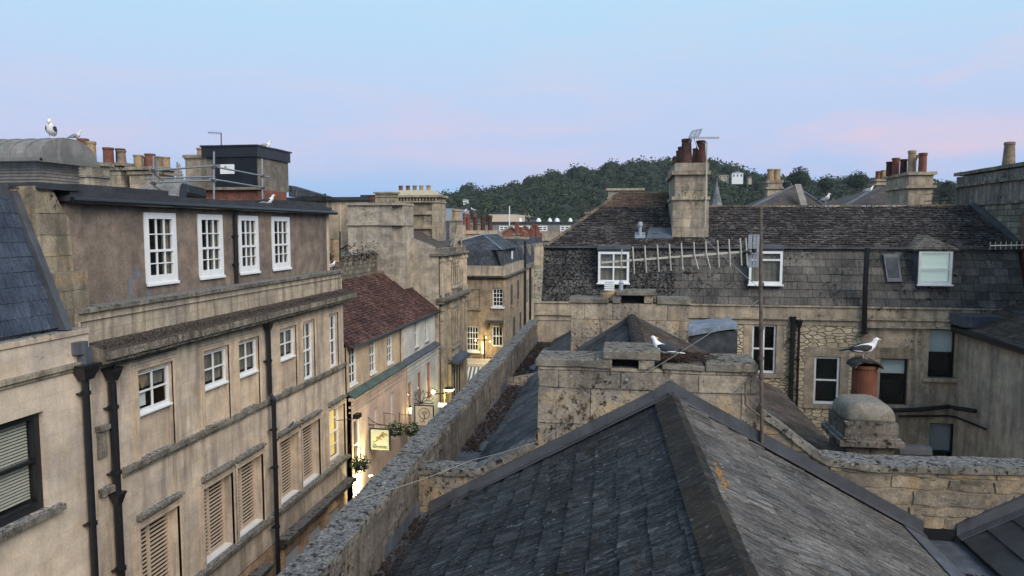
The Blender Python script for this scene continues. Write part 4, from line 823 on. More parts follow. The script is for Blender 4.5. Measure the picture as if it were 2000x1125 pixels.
# mansard slope
def mp(px, py, dz=0):                               # point on the steep slope
    n = Vector((0, MZ0 - MZ1, MY1 - YM)).normalized(); return apl(px, py, (0, YM, MZ0), n)
nM = Vector((0, -(MZ1 - MZ0), MY1 - YM)).normalized()
xa = ay(1318, 560, YM + .4).x
mb = MB(); slates(mb, [(XL + .2, YM - .0, MZ0), (xa, YM, MZ0), (xa, MY1, MZ1), (XL + .2, MY1, MZ1)], row=.262, wid=.43, th=.016, gap=.018, lift=.018, sg=.014); mb.build('mansard_slope', M['mansard_black'], Mb)['label'] = 'blackened lichen covered tiles left of the middle'
mb = MB(); slates(mb, [(xa, YM, MZ0), (XR - .1, YM, MZ0), (XR - .1, MY1, MZ1), (xa, MY1, MZ1)], row=.262, wid=.43, th=.016, gap=.018, lift=.018, sg=.012); mb.build('mansard_slope', M['mansard'], Mb)
mb = MB(); mb.box(fm, XL + .25, XR, MZ1 - .03, MZ1 + .04, -.85, -.60); mb.build('knee_flashing', M['flash'], Mb, rough=.02, cut=.6)
# left raking verge stone
mb = MB(); mb.prism([(XL - .06, YM - .06, MZ0), (XL + .22, YM - .06, MZ0), (XL + .22, MY1 - .06, MZ1 + .12), (XL - .06, MY1 - .06, MZ1 + .12)], (0, .5, 0)); mb.build('verge_stone', M['speckled'], Mb, rough=.01, cut=.2)
mb = MB(); mb.wbox(XL - .08, XL + .22, YM + .4, YM + 6, -9, MZ1); mb.build('gable_wall', M['stained'], Mb)
# upper roof
KY0, KZ0 = MY1, MZ1 + .02; SL = (.80 - KZ0) / (28 - KY0); nU = Vector((0, -SL, 1)).normalized()
def up(px, py): return apl(px, py, (0, KY0, KZ0), nU)
e0 = Vector((XL + .3, KY0, KZ0)); e1 = Vector((XR - .1, KY0, KZ0))
h1 = up(1208, 378); h2 = up(1308, 378); r1 = up(1385, 405); r2 = up(1892, 403)
mb = MB(); e0b = up(1078, 472)
slates(mb, [e0, e1, up(1990, 482), r2, r1, up(1300, 405), up(1178, 405)], row=.16, wid=.26, th=.018, gap=.006, jit=.02, lift=.026)
o = mb.build('roof_slope', M['upper'], Mb)
mb = MB(); slates(mb, [up(1178, 405.5), up(1300, 405.5), h2, h1], row=.16, wid=.24, th=.02, lift=.02); mb.prism([h1, h2, h2 + Vector((0, 3, -1.5)), h1 + Vector((0, 3, -1.5))], (0, 0, -.05)); mb.build('roof_slope', M['red_tile_old'], Mb)
mb = MB(); mb.prism([r1, r2, r2 + Vector((0, 3.4, -1.6)), r1 + Vector((0, 3.4, -1.6))], (0, 0, -.05)); mb.prism([e0, up(1178, 405), h1, h1 + Vector((0, 3, -1.5)), e0 + Vector((0, 5, 0))], (0, 0, -.05)); mb.build('rear_slope', M['slate_moss'], Mb)
for a, b in ((r1, r2), (h1, h2), (e0, h1)):
    mb = MB(); n = max(2, int((b - a).length / .42)); d = (b - a) / n
    for i in range(n): mb.tube([a + d * i, a + d * (i + .96)], [.075, .07], 8)
    mb.build('ridge', M['ridge_brown'], Mb, rough=.012, cut=.15)
mb = MB(); mb.prism([r2 + Vector((0, 0, .02)), r2 + Vector((.18, 0, .08)), up(1990, 480) + Vector((.16, 0, .08)), up(1990, 480) + Vector((-.08, 0, .02))], (0, 0, .06)); mb.build('verge', M['felt'], Mb, rough=.01, cut=.3)
# droppings along the ridge
o = litter('droppings', '', lambda: ((lambda t: r1.lerp(r2, t) + Vector((0, -abs(random.gauss(0, .10)) - .06, .03 - abs(random.gauss(0, .02)))))(random.choice([.46, .47, .62, .65, .70, .74, .85, .30]) + random.gauss(0, .025)), 1), 170, .022, 'feather')
tag(o, 'white gull droppings splashed along the long grey ridge', 'droppings', kind='stuff')
# dormers
def dormer(px0, px1, py0, py1, cols, rows, sash, back, roof='flat', label='', mid=None, low=None):
    y = YM + .12; a, b = ay(px0, py1, y), ay(px1, py0, y); f = FY(y); t = MB()
    t.box(f, a.x - .02, a.x + .05, a.z - .03, b.z + .10, -.9, 0.0); t.box(f, b.x - .05, b.x + .02, a.z - .03, b.z + .10, -.9, 0.0); t.box(f, a.x + .05, b.x - .05, b.z, b.z + .08, -.9, -.0)
    d = t.build('dormer', M['lead'], Mb); d['label'] = label
    w = window(Mb, f, a.x, b.x, a.z, b.z, cols, rows, w=.03, fw=.075, bar=.05, sash=sash, back=back, mid=mid, low=low, sill=(.04, .10, .05), sill_m='white'); w['label'] = label + ' window'
    r = MB()
    if roof == 'flat': r.box(f, a.x - .04, b.x + .04, b.z + .08, b.z + .20, -1.0, .06)
    else:
        xm = (a.x + b.x) / 2; z = b.z + .02; w2 = .18
        apex = Vector((xm, y + .75, z + .44)); l = [Vector((a.x - w2, y - .06, z)), Vector((b.x + w2, y - .06, z))]; k = [Vector((a.x - w2, y + 1.1, z)), Vector((b.x + w2, y + 1.1, z))]
        slates(r, [l[0], l[1], apex], row=.13, wid=.2, base=True); slates(r, [l[0], apex, apex + Vector((0, .8, .0)), k[0]], row=.13, wid=.2); slates(r, [l[1], apex, apex + Vector((0, .8, .0)), k[1]], row=.13, wid=.2)
    r.build('dormer_roof', M['lead'] if roof == 'flat' else M['upper_light'], d, rough=.008, cut=.3)
    return w
dormer(1168, 1229, 492, 552, 2, 2, False, 'curtain', label='left flat topped casement dormer')
dormer(1462, 1529, 491, 555, 1, 2, True, 'curtain', label='middle flat topped dormer behind the aerial mast', mid=ay(1500, 508, YM).z)
dormer(1792, 1861, 489, 555, 1, 2, True, 'blind_glow', 'hip', label='right dormer with hipped stone roof and pale blind', mid=ay(1800, 527, YM).z + .02)
# rooflight
mb = MB(); q = [mp(1723, 498), mp(1753, 498), mp(1760, 552), mp(1731, 552)]; mb.prism([p + nM * .10 for p in q], -nM * .12); k = mb.build('rooflight', M['lead'], Mb); c = sum(q, Vector()) / 4
mb = MB(); mb.prism([c + (p - c) * .72 + nM * .112 for p in q], -nM * .01); mb.build('pane', M['oldglass'], k)
# pipes on the facade
pipe(Mb, [ay(1694, 484, YM - .25), ay(1690, 560, YM - .25), ay(1688, 652, YM - .12)], .075, 'vent_pipe', collars=(-3.3,))
a = ay(1549, 622, YM - .12); b = ay(1545, 780, YM - .12); pipe(Mb, [a, Vector((a.x, a.y, -5.2)), Vector((a.x - .02, a.y, GZ))], .075, 'soil_pipe', collars=(-3.6, -4.8)); mb = MB(); mb.tube([a + Vector((0, 0, -.12)), a + Vector((0, 0, .06))], [.08, .11], 12); mb.build('pipe_socket', M['blackp'], Mb)
a = ay(1561, 635, YM - .12); pipe(Mb, [a, Vector((a.x, a.y, GZ))], .04, 'downpipe', collars=(-4.2, -5.2)); hopper(Mb, a + Vector((0, 0, -.08)), .22, .26, .16)
pts = [ay(1735, 802, YM - .3), ay(1790, 800, YM - .2), ay(1856, 794, YM - .2), ay(1865, 797, YM - 1.0), ax(1905, 803, 10.05)]; pipe(Mb, pts, .07, 'waste_pipe')
pts = [ay(1755, 813, YM - .15), ay(1850, 812, YM - .15), ay(1868, 815, YM - .4), ax(1925, 838, 10.1)]; pipe(Mb, pts, .035, 'overflow_pipe')
# the tall square stack on the roof
S0 = ay(1306, 460, 25.4); S1 = ay(1385, 460, 25.4); zt = ay(1345, 318, 25.4).z + .12
t = thing('chimney_stack', 'tallest square chimney in the middle distance with sooty tapered pots and aerials on top', 'chimney', (1.9, 26.6, 0))
x0, x1 = ay(1318, 330, 25.4).x, ay(1385, 330, 25.4).x; ya, yb = 25.4, 29.3
mb = MB(); f = FY(ya); mb.wbox(x0 - .04, x1 + .03, ya + .02, yb, -.9, ay(1345, 388, ya).z); mb.wbox(x0 + .02, x1 - .02, ya + .08, yb - .05, ay(1345, 388, ya).z, zt - .50)
mb.wbox(x0 - .08, x1 + .06, ya - .04, yb + .05, ay(1345, 388, ya).z - .05, ay(1345, 388, ya).z + .07); mb.wbox(x0 - .10, x1 + .06, ya - .02, yb + .08, zt - .52, zt - .38); mb.wbox(x0 - .0, x1 - .0, ya + .05, yb - .05, zt - .38, zt - .12)
mb.build('stack', M['stack'], t, rough=.02, cut=.25)
mb = MB(); mb.wbox(x0 - .1, x1 + .12, ya - .12, yb, -1.3, -.85); mb.build('flashing', M['lead'], t, rough=.01, cut=.4)
for (dx, dy, k, s, h) in ((.40, .32, 'taper', 1.35, 1.0), (.88, .32, 'taper', 1.25, 1.0), (.30, 1.05, 'taper', 1.15, .92), (.28, 1.75, 'taper', 1.1, .88), (.85, 1.4, 'taper', 1.2, .85), (.26, 3.2, 'taper', 1.2, .70)):
    pot(t, (x0 + dx, ya + dy, zt - .14), k, 'terra_dark', s * .95, h / 1.0 * .95)
# aerials on it
t = thing('television_aerial', 'grid and comb aerials on a white mast above the tall square chimney', 'aerial', (x1 + .03, ya + .1, -.2))
za = ay(1382, 276, ya - .1).z; xm = ay(1381, 280, ya - .1).x
mb = MB(); mb.tube([(xm, ya - .08, .1), (xm, ya - .08, za)], .025, 8); mb.build('mast', M['alu'], t)
mb = MB(); A1, A2 = ay(1352, 269, ya), ay(1404, 269, ya); mb.tube([A1, A2], .02, 6)
n = 14
for i in range(n):
    p = A1.lerp(A2, .1 + .9 * i / (n - 1)); mb.tube([p + Vector((0, -.10, 0)), p + Vector((0, .10, 0))], .01, 5); mb.tube([p - Z3 * .05, p + Z3 * .05], .01, 5)
mb.build('boom', M['alu'], t)
mb = MB(); g = [ay(1345, 270, ya), ay(1364, 266, ya), ay(1371, 252, ya), ay(1352, 256, ya)]
for a, b in zip(g, g[1:] + g[:1]): mb.tube([a, b], .018, 5)
for k in range(1, 5): mb.tube([g[0].lerp(g[3], k / 5), g[1].lerp(g[2], k / 5)], .010, 5)
mb.tube([ay(1355, 272, ya), ay(1362, 252, ya)], .012, 5); mb.tube([ay(1356, 272, ya), ay(1364, 292, ya)], .018, 6); mb.tube([ay(1345, 279, ya), A1], .012, 5); mb.tube([ay(1372, 279, ya), (xm, ya - .08, za - .05)], .012, 5)
mb.build('reflector_grid', M['steel'], t)
# small things on the roof left of the stack
t = thing('roof_vent', 'small white capped vent pipe on the roof left of the tall chimney', 'vent', up(1250, 462)); b = up(1250, 462)
mb = MB(); mb.tube([b - Z3 * .1, b + Z3 * .42], .06, 10); mb.tube([b + Z3 * .38, b + Z3 * .52], [.10, .07], 10); mb.build('pipe', M['greybox'], t); mb = MB(); mb.prism([b + Vector((-.18, -.2, -.06)), b + Vector((.18, -.2, -.06)), b + Vector((.18, .2, .12)), b + Vector((-.18, .2, .12))], (0, 0, .03)); mb.build('base_flashing', M['lead_pale'], t)
mb = MB(); q = [up(1268, 447), up(1312, 447), up(1314, 468), up(1262, 468)]; mb.prism([p + nU * .05 for p in q], -nU * .06); mb.build('lead_gutter', M['lead'], Mb)
# two flat stacks behind the hip
def simple_stack(name, label, px0, px1, pyt, pyb, Y, m='stack', depth=1.0, pots=(), caps=((0, .10, .10), (.4, .06, .07)), potm='buff', group=None, rough=.015):
    a, b = ay(px0, pyt, Y), ay(px1, pyb, Y); t = thing(name, label, 'chimney', ((a.x + b.x) / 2, Y + depth / 2, b.z), group)
    stack(t, a.x, b.x, Y, Y + depth, b.z, a.z, m, caps, rough=rough)
    for (px, kind, mm, s, h, dy) in pots:
        pot(t, (ay(px, pyt, Y).x, Y + dy, a.z - .02), kind, mm, s, h)
    return t
simple_stack('chimney_stack', 'wide flat capped chimney without pots behind the left hip of the mansard roof', 1188, 1254, 368, 425, 33, 'stack_grey', 1.2)
simple_stack('chimney_stack', 'low plain stone block behind the lower left hip', 1144, 1192, 414, 440, 34, 'pale', 1.2, caps=((0, .05, .08),))
# ------------------------------------------------------------------ the right-hand wing
Wg = thing('side_wing', 'grey stone wing running towards the camera on the right of the courtyard', 'building', (12, 18, GZ))
fw_ = FNX(10.2)
mb = MB(); wall_holes(mb, fw_, 12.5, YM - .02, GZ, -3.02, [(19.3, 20.1, -8, -6.6, .12)]); mb.wbox(10.25, 14, 12.5, YM, GZ, -3.05); mb.build('wall', M['wing'], Wg)
mb = MB(); slates(mb, [(10.0, 12.5, -3.06), (10.0, YM, -3.06), (13.5, YM, -1.6), (13.5, 12.5, -1.6)], row=.24, wid=.3, th=.014, jit=.012); mb.build('roof_slope', M['slate_moss'], Wg)
mb = MB(); mb.tube([(9.98, 12.5, -3.07), (9.98, YM - .1, -3.07)], .065, 8); mb.wbox(9.95, 10.2, 12.5, YM - .1, -3.2, -3.08); mb.build('gutter', M['blackp'], Wg)
mb = MB(); a = ay(1980, 617, 23.3); mb.wbox(9.9, 13.5, 23.0, 23.98, -2.95, -2.62); mb.wbox(a.x - .1, a.x + 1.5, 22.6, 23.3, -2.75, -2.45); mb.build('lead_box_gutter', M['lead'], Wg)
window(Wg, fw_, 19.3, 20.1, -8, -6.6, 1, 2, w=-.06, back='blind')
# the low domed tank in the yard
t = thing('duct', 'dark ribbed duct lying between the domed chimney and the lower black window', 'duct', ay(1780, 890, 16)); mb = MB(); mb.tube([ay(1752, 882, 16), ay(1815, 884, 16)], .17, 12); mb.build('casing', M['felt'], t)
# ------------------------------------------------------------------ tall rubble building at the far right
Tb = thing('tall_building', 'tall grey stone building with a coped parapet at the right edge', 'building', (15, 27, GZ))
XT = 12.3; zt1 = ax(1870, 338, XT).z; Ya = ax(1870, 338, XT).y
mb = MB(); fT = FNX(XT); mb.box(fT, 12, Ya, GZ, ax(1880, 400, XT).z, -6, 0); mb.build('wall', M['rubble_grey'], Tb)
zb = ax(1875, 402, XT).z
mb = MB(); mb.box(fT, 12, Ya, zb, zt1 - .16, -6, .02); mb.build('wall', M['tall'], Tb)
mb = MB(); mb.box(fT, 11.9, Ya + .08, zt1 - .12, zt1, -6, .10); mb.box(fT, 11.9, Ya + .08, zt1 - .55, zt1 - .45, -6, .12); mb.box(fT, 11.9, Ya + .06, zb - .03, zb + .05, -6, .07); mb.build('coping', M['ledge'], Tb, rough=.015, cut=.5)
q = ax(1970, 318, XT + .6); pot(Tb, (q.x, q.y, zt1 - .02), 'taper', 'clayg', 1.25, 1.0)['label'] = 'stubby tapered grey pot'
mb = MB(); q = ax(1998, 430, XT - .02); mb.box(fT, 15, q.y, -3, zb - .05, -.3, .02); mb.build('brick_patch', M['brick'], Tb)
# aerial at the right edge
t = thing('television_aerial', 'small horizontal comb aerial poking in at the right edge above the tiled slope', 'aerial', ay(2010, 478, 22))
a, b = ay(1934, 480, 22), ay(2080, 477, 22); mb = MB(); mb.tube([a, b], .014, 6)
for i in range(15):
    p = a.lerp(b, i / 14); mb.tube([p - Z3 * .11, p + Z3 * .11], .010, 5)
mb.tube([b, b - Z3 * 3], .02, 6); mb.build('comb', M['alu'], t)
# ------------------------------------------------------------------ foreground mast, aerial and wires
t = thing('aerial_mast', 'rusty pole strapped to the right end of the near chimney carrying the long comb aerial', 'mast', P(1487, 860))
yM = YP - .08; pt = lambda x, y: ay(x, y, yM)
mb = MB(); mb.tube([pt(1488, 865), pt(1486, 600), pt(1486, 405)], .022, 10)
for y in (555, 640, 700, 735, 790): c = pt(1487, y); mb.tube([c - Z3 * .02, c + Z3 * .02], .034, 10)
mb.build('pole', M['rustpole'], t)
mb = MB(); mb.tube([pt(1485, 728), pt(1456, 748), pt(1456, 790), pt(1484, 812)], .014, 8); mb.build('bracket', M['rustpole'], t)
mb = MB(); a, b = pt(1478, 489) + Vector((0, -.1, 0)), pt(1176, 511) + Vector((0, -.25, 0)); mb.prism([a + Z3 * .012, b + Z3 * .012, b - Z3 * .012, a - Z3 * .012], (0, .02, 0)); mb.build('boom', M['alu'], t)
xs = [1213, 1237, 1260, 1284, 1307, 1330, 1354, 1377, 1400, 1422, 1444, 1455]
for i, x in enumerate(xs):
    s = (x - 1176) / (1478 - 1176); c = lerp(b, a, s); c = pt(x, lerp(511, 489, s)) + Vector((0, lerp(-.25, -.1, s), 0)); m2 = MB(); h = .165
    tw = -.035 if i in (6, 7) else 0
    top = (-.012, 0, h) if i else (.012, 0, .14); m2.tube([c + Vector((0, -.012, 0)), c + Vector(top)],   .009, 6); m2.tube([c + Vector((0, -.012, 0)), c + Vector((-tw + .014, 0, -h if i else -.09))], .009, 6); m2.build('element', M['alu'], t)
m2 = MB(); c1_, c2_ = pt(1467, 458) , pt(1467, 520)
for (xa_, xb_) in ((1461, 1467), (1471, 1474), (1477, 1481)):
    p, q = pt(xa_, 458), pt(xb_, 522); m2.wbox(p.x, q.x, yM - .03, yM - .022, q.z, p.z)
p, q = pt(1461, 458), pt(1481, 522)
for z in (p.z, (p.z * .75 + q.z * .25), (p.z + q.z) / 2 + .03, (p.z + q.z) / 2 - .03, q.z + .02): m2.wbox(p.x, q.x, yM - .034, yM - .024, z - .012, z)
m2.build('reflector', M['steel'], t)
m2 = MB(); c = pt(1455, 491); m2.tube([c + Vector((-.04, -.1, .0)), c + Vector((.04, -.1, 0))], .035, 10); m2.tube([pt(1470, 490) + Vector((0, -.1, -.02)), pt(1470, 490) + Vector((0, -.1, .03))], .03, 10); m2.build('junction_box', M['blackp'], t)
def cable(name, label, pts, r=.004, m='cable'):
    pts = [Vector(p) for p in pts]; out = []
    for a, b in zip(pts, pts[1:]):
        n = 8
        for i in range(n): q = a.lerp(b, i / n); q.z -= .04 * math.sin(math.pi * i / n) * min(1, (b - a).length / 3); out.append(q)
    out.append(pts[-1]); mb = MB(); mb.tube(out, r, 5); return tag(mb.build(name, M[m], None), label, 'cable')
cable('cable', 'thin pale wire climbing from the parapet over the front chimney to the mast', [az(690, 978, -3.05), P(925, 902) + Vector((0, -.08, .05)), P(1052, 858) + Vector((0, -.1, 0)), P(1240, 737) + Vector((0, -.12, 0)), pt(1484, 585)], .0045)
cable('cable', 'faint wire running level across the face of the front chimney', [P(1052, 752) + Vector((0, -.03, 0)), P(1250, 760) + Vector((0, -.03, 0)), P(1478, 768) + Vector((0, -.03, 0))], .004, 'cable_dark')
cable('cable', 'long straight wire from the mast foot up towards the tiled slope', [P(1425, 590) + Vector((0, 6, 1.0)), ay(1480, 560, 14)], .006, 'cable')
# nest and sitting gull behind the raised slab
nc = ay(1305, 690, YP + .3); NZ = -1.70
t = litter('nest', '', lambda: ((nc.x + random.gauss(.05, .22), YP + .3 + random.uniform(-.22, .22), NZ + abs(random.gauss(0, .028))), 1), 900, .07, 'twig', twig=True)
tag(t, 'untidy dark twig nest under the sitting gull on the near chimney', 'nest')
gull('gull', (ay(1300, 680, YP + .3).x, YP + .3, NZ + .055), R(174), 'dark backed gull sitting on the twig nest of the front chimney', 'sitback', 'slategull', .84)
# gulls on the far roofs
def gull_at(px, py, Y, yaw, label, pose='stand', wingm='gullgrey', s=1.0): gull('gull', ay(px, py, Y), yaw, label, pose, wingm, s)
q = up(1614, 403); gull('gull', q + Vector((0, .1, .10)), R(-20), 'white preening gull on the long grey ridge', 'preen', 'gullgrey', 1.0)
# ================================================================== LEFT SIDE OF THE STREET
# --- main cream facade
XF = -9.15; ff = FX(XF); Y0, Y1 = 10.80, 22.15
L2 = thing('town_house', 'long cream stone house with brown rendered attic and louvred first floor windows', 'house', (-11, 16.5, GZ))
w2 = [(12.13, 13.12, -3.55, -2.76, 's'), (14.27, 15.22, -3.55, -2.76, 's'), (15.70, 16.60, -3.57, -2.76, 's'), (17.75, 18.66, -3.55, -2.76, 's'), (19.14, 19.86, -4.42, -2.74, 't'), (20.95, 21.62, -4.42, -2.74, 't')]
w1 = [(12.08, 13.02), (14.18, 15.05), (15.58, 16.45), (17.68, 18.50), (19.03, 19.85), (20.93, 21.78)]
holes = [(a, b, -4.42, d, .10) for a, b, c, d, k in w2] + [(a * .99, b * 1.013, -7.5, -5.73, .42) for a, b in w1]
mb = MB(); wall_holes(mb, ff, Y0, Y1, -7.62, -2.4, holes); body(mb, ff, Y0, Y1, GZ, -1.6, -6, -.02); mb.build('wall', M['facade'], L2)
mb = MB(); mb.box(ff, Y0, Y1, -8.35, -7.62, -.4, 0); mb.build('wall', M['facade'], L2)
for a, b, c, d, k in w2:
    if k == 's': mb = MB(); mb.box(ff, a + .002, b - .002, -4.42, c - .06, -.2, -.085); mb.build('window_apron', M['trim'], L2)
    mb = MB(); architrave(mb, ff, a - .04, b + .04, -4.42, d + .06, .12, .035); mb.build('architrave', M['trim'], L2, bevel=.006)
for a, b in w1: mb = MB(); architrave(mb, ff, a * .99, b * 1.013, -7.5, -5.73, .12, .045); mb.build('architrave', M['trim'], L2, bevel=.006)
# hoods above the first floor windows
for a, b in w1:
    mb = MB(); mb.box(ff, a - .16, b + .16, -5.56, -5.50, -.1, .12); mb.box(ff, a - .16, b + .18, -5.50, -5.45, -.1, .17); mb.build('hood_mould', M['ledge'], L2, rough=.006, cut=.25)
# string courses and cornice
mb = MB(); mb.box(ff, 11.6, Y1 + .02, -4.52, -4.42, -.1, .10); mb.box(ff, 11.6, Y1, -4.60, -4.52, -.1, .05); mb.build('string_course', M['ledge'], L2, rough=.01, cut=.25)
mb = MB(); mb.box(ff, 11.6, Y1 + .02, -7.60, -7.50, -.1, .16); mb.box(ff, 11.6, Y1, -7.68, -7.60, -.1, .08); mb.build('string_course', M['ledge'], L2, rough=.01, cut=.25)
CL = .40                                          # cornice overhang
mb = MB(); mb.box(ff, Y0 + .1, Y1 + .25, -2.26, -2.12, -.3, CL); mb.box(ff, Y0 + .1, Y1 + .2, -2.34, -2.26, -.3, CL - .07); mb.box(ff, Y0 + .1, Y1 + .12, -2.42, -2.34, -.3, .18)
mb.add([ff.p(Y0 + .1, -2.12, CL), ff.p(Y1 + .25, -2.12, CL), ff.p(Y1 + .25, -1.98, 0), ff.p(Y0 + .1, -1.98, 0), ff.p(Y0 + .1, -2.12, 0), ff.p(Y1 + .25, -2.12, 0)], [(0, 1, 2, 3), (1, 5, 2), (0, 3, 4)])
mb.build('cornice', M['cornice_top'], L2, rough=.014, cut=.2)
mb = MB(); mb.box(ff, Y0, Y1 + .05, -2.4, -1.46, -.35, -.06); mb.build('blocking_course', M['blocking'], L2, rough=.008, cut=.4)
mb = MB(); mb.box(ff, Y0, Y1 + .12, -1.46, -1.38, -.42, .01); mb.build('coping', M['ledge'], L2, rough=.012, cut=.2)
o = litter('moss_growth', '', lambda: (ff.p(random.uniform(Y0 + .1, Y1 + .2), -2.03 + random.uniform(-.06, .03), random.uniform(.0, .33)), 1), 2600, .017, 'moss')
tag(o, 'dark moss tufts along the top of the long cornice', 'moss', kind='stuff')
# attic
XA = -9.62; fa = FX(XA); ya0 = 11.15; ya1 = 22.1; ZA0, ZA1 = -1.6, .46
wa = [(13.38, 14.42), (15.25, 16.26), (17.0, 17.98), (18.74, 19.80)]
s = XA / -9.8
wa = [(a * s, b * s) for a, b in wa]; ZW0, ZW1 = -1.13, .31
mb = MB(); wall_holes(mb, fa, ya0, ya1, ZA0, ZA1, [(a + .10, b - .10, ZW0 + .10, ZW1 - .10, .12) for a, b in wa]); mb.box(fa, ya0, ya1, -3, ZA1, -5, -.7); mb.box(fa, ya0, ya0 + .02, -2, ZA1, -.7, -.002); mb.build('attic_wall', M['render'], L2)
mb = MB()
for y in (ya1 - .03,): mb.box(fa, y - .02, y + .16, -1.5, ZA1, -.5, .015)
mb.build('quoin', M['trim'], L2)
mb = MB(); mb.box(fa, ya0 - .1, ya1 + .25, ZA1, ZA1 + .10, -5, .16); mb.box(fa, ya0 - .02, ya1 + .2, ZA1 + .10, ZA1 + .20, -5, .10); mb.box(fa, 19.6, ya1 + .1, ZA1 + .20, ZA1 + .34, -4, -.05); mb.build('flat_roof', M['felt'], L2, rough=.012, cut=.3)
mb = MB(); mb.tube([fa.p(ya0 - .1, ZA1 + .02, .19), fa.p(ya1 + .35, ZA1 + .02, .19)], .055, 8); mb.build('gutter', M['blackp'], L2)
for i, (a, b) in enumerate(wa):
    o = window(L2, fa, a, b, ZW0, ZW1, 3, 4, w=.03, fw=.125, bar=.022, back='dark', depth=.07, sill=(.0, .075, .06), sill_m='white', mid=(ZW0 + ZW1) / 2 - .06, low=ZW0 + .2)
    if i == 0: o['label'] = 'leftmost attic sash, six over six panes'
    cm = MB(); n_ = 6
    for k in range(n_):
        p, q = lerp(b - .36, b - .13, k / n_), lerp(b - .36, b - .13, (k + 1) / n_); cm.quad(*[fa.p(u, z, -.09 - .02 * ((k + j) % 2)) for u, z, j in ((p, ZW0 + .15, 0), (q, ZW0 + .15, 1), (q, ZW1 - .12, 1), (p, ZW1 - .12, 0))])
    cm.build('curtain', M['curtain'], o)
# second floor windows
mb = MB()
pp_ = [fa.p(13.15 * s + dy, z, .004) for dy, z in ((-.28, -1.58), (-.27, -1.3), (-.2, -1.02), (-.05, -.86), (.08, -1.0))]; mb.tube(pp_, .045, 4); mb.tube([fa.p(13.4 * s, -1.55, .004), fa.p(13.47 * s, -1.25, .004)], .06, 4); mb.v = [Vector((XA + min(max(v.x - XA, -.002), .004), v.y, v.z)) for v in mb.v]; mb.build('paint_patch', M['paint_patch'], L2)
for i, (a, b, c, d, k) in enumerate(w2):
    if k == 's': window(L2, ff, a + .002, b - .002, c, d - .002, 2, 2, w=-.04, fw=.05, bar=.035, sash=False, back='curtain', sill=(.03, .02, .05), sill_m='white', low=d - .35 if i == 0 else c + .1)
    else: window(L2, ff, a + .002, b - .002, c, d, 2, 4, w=-.06, fw=.055, bar=.03, back='curtain', sill=(.0, -.01, .03), sill_m='white', low=c + .1)
# loose boards seen in the first window
mb = MB(); a, b, c, d, k = w2[0]; mb.prism([ff.p(a + .15, d - .12, -.13), ff.p(a + .42, d - .02, -.13), ff.p(a + .46, d - .22, -.13), ff.p(a + .3, d - .36, -.13)], (-.01, 0, 0)); mb.build('leaning_board', M['wood'], L2); mb = MB(); mb.box(ff, a + .1, a + .38, c + .1, c + .38, -.15, -.13); mb.build('white_panel', M['white'], L2)
# first floor louvred windows
for i, (a, b) in enumerate(w1[:5]):
    a *= .99; b *= 1.013; mb = MB(); c, d = -7.5, -5.73; w = -.20
    for (p, q) in ((a + .002, a + .06), (b - .06, b - .002), ((a + b) / 2 - .03 - .05, (a + b) / 2 - .05 + .03)): mb.box(ff, p, q, c, d - .002, w - .05, w)
    mb.box(ff, a + .06, b - .06, c, c + .07, w - .05, w + .01); mb.box(ff, a + .06, b - .06, d - .05, d - .002, w - .05, w + .01)
    o = mb.build('window', M['shutter'], L2); s_ = MB(); n = 19
    for k in range(n):
        z = lerp(c + .12, d - .08, k / (n - 1)); s_.box(ff, a + .05, b - .05, z - .020, z + .022, w - .022, w - .012)
    s_.build('louvres', M['shutter'], o); r_ = MB(); r_.box(ff, a, b, c, d, w - .17, w - .14); r_.build('backing', M['dark'], o); sm = MB(); sm.box(ff, a + .01, b - .01, c, c + .03, -.2, -.02); sm.build('sill', M['white'], o)
a, b = w1[5]; a *= .99; b *= 1.013; o = window(L2, ff, a + .002, b - .002, -7.5, -5.735, 2, 4, w=-.20, fw=.05, bar=.03, back='lit', label='lit sash glowing yellow at the far end'); 
# pipes
q = 11.33; pipe(L2, [(XF + .10, q, -2.75), (XF + .10, q, GZ)], .072, collars=(-3.2, -4.4, -6.2, -7.4)); hopper(L2, (XF + .12, q, -2.72), .25, .24, .22)
hopper(L2, (XF + .12, q - .02, -4.98), .20, .22, .2)
mb = MB(); mb.tube([(XF + .14, q, -2.5), (XF + .14, q + .05, -2.42), (XF + .16, 13.1, -2.43)], .03, 8); mb.build('overflow_pipe', M['blackp'], L2)
q = 16.98; hopper(L2, (XF + .11, q, -2.62), .22, .24, .2); mb = MB(); mb.tube([(XF + .11, q - .02, -2.4), (XF + .11, q - .02, -2.28), (XF - .02, q - .02, -2.2)], .06, 8); pipe(L2, [(XF + .11, q, -2.6), (XF + .11, q, -4.25), (XF + .20, q, -4.40), (XF + .20, q, GZ)], .06, collars=(-3.4, -5.2, -6.2, -7.8)); mb.build('swan_neck', M['blackp'], L2)
q = 17.0 * s - .2; pipe(L2, [fa.p(q + .05, ZA1, .17), fa.p(q + .03, ZA1 - .05, .14), fa.p(q - .04, ZA1 - .16, .08), fa.p(q - .04, -1.4, .06)], .05, collars=(-.2, -.9))
mb = MB(); mb.tube([ff.p(17.2, -5.65, .06), ff.p(18.35, -5.38, .06)], .02, 6); mb.build('conduit', M['blackp'], L2)
# party end scar stones between the two left houses
mb = MB(); mb.box(ff, 10.98, 11.22, -3.55, -3.47, -.05, .12); mb.box(ff, 11.0, 11.2, -4.05, -3.52, -.05, .05); mb.build('scar_stone', M['ledge'], L2, rough=.02, cut=.1); mb = MB(); mb.box(ff, 10.98, 11.4, -4.72, -4.6, -.05, .12); mb.build('scar_stone', M['ledge'], L2, rough=.03, cut=.1)
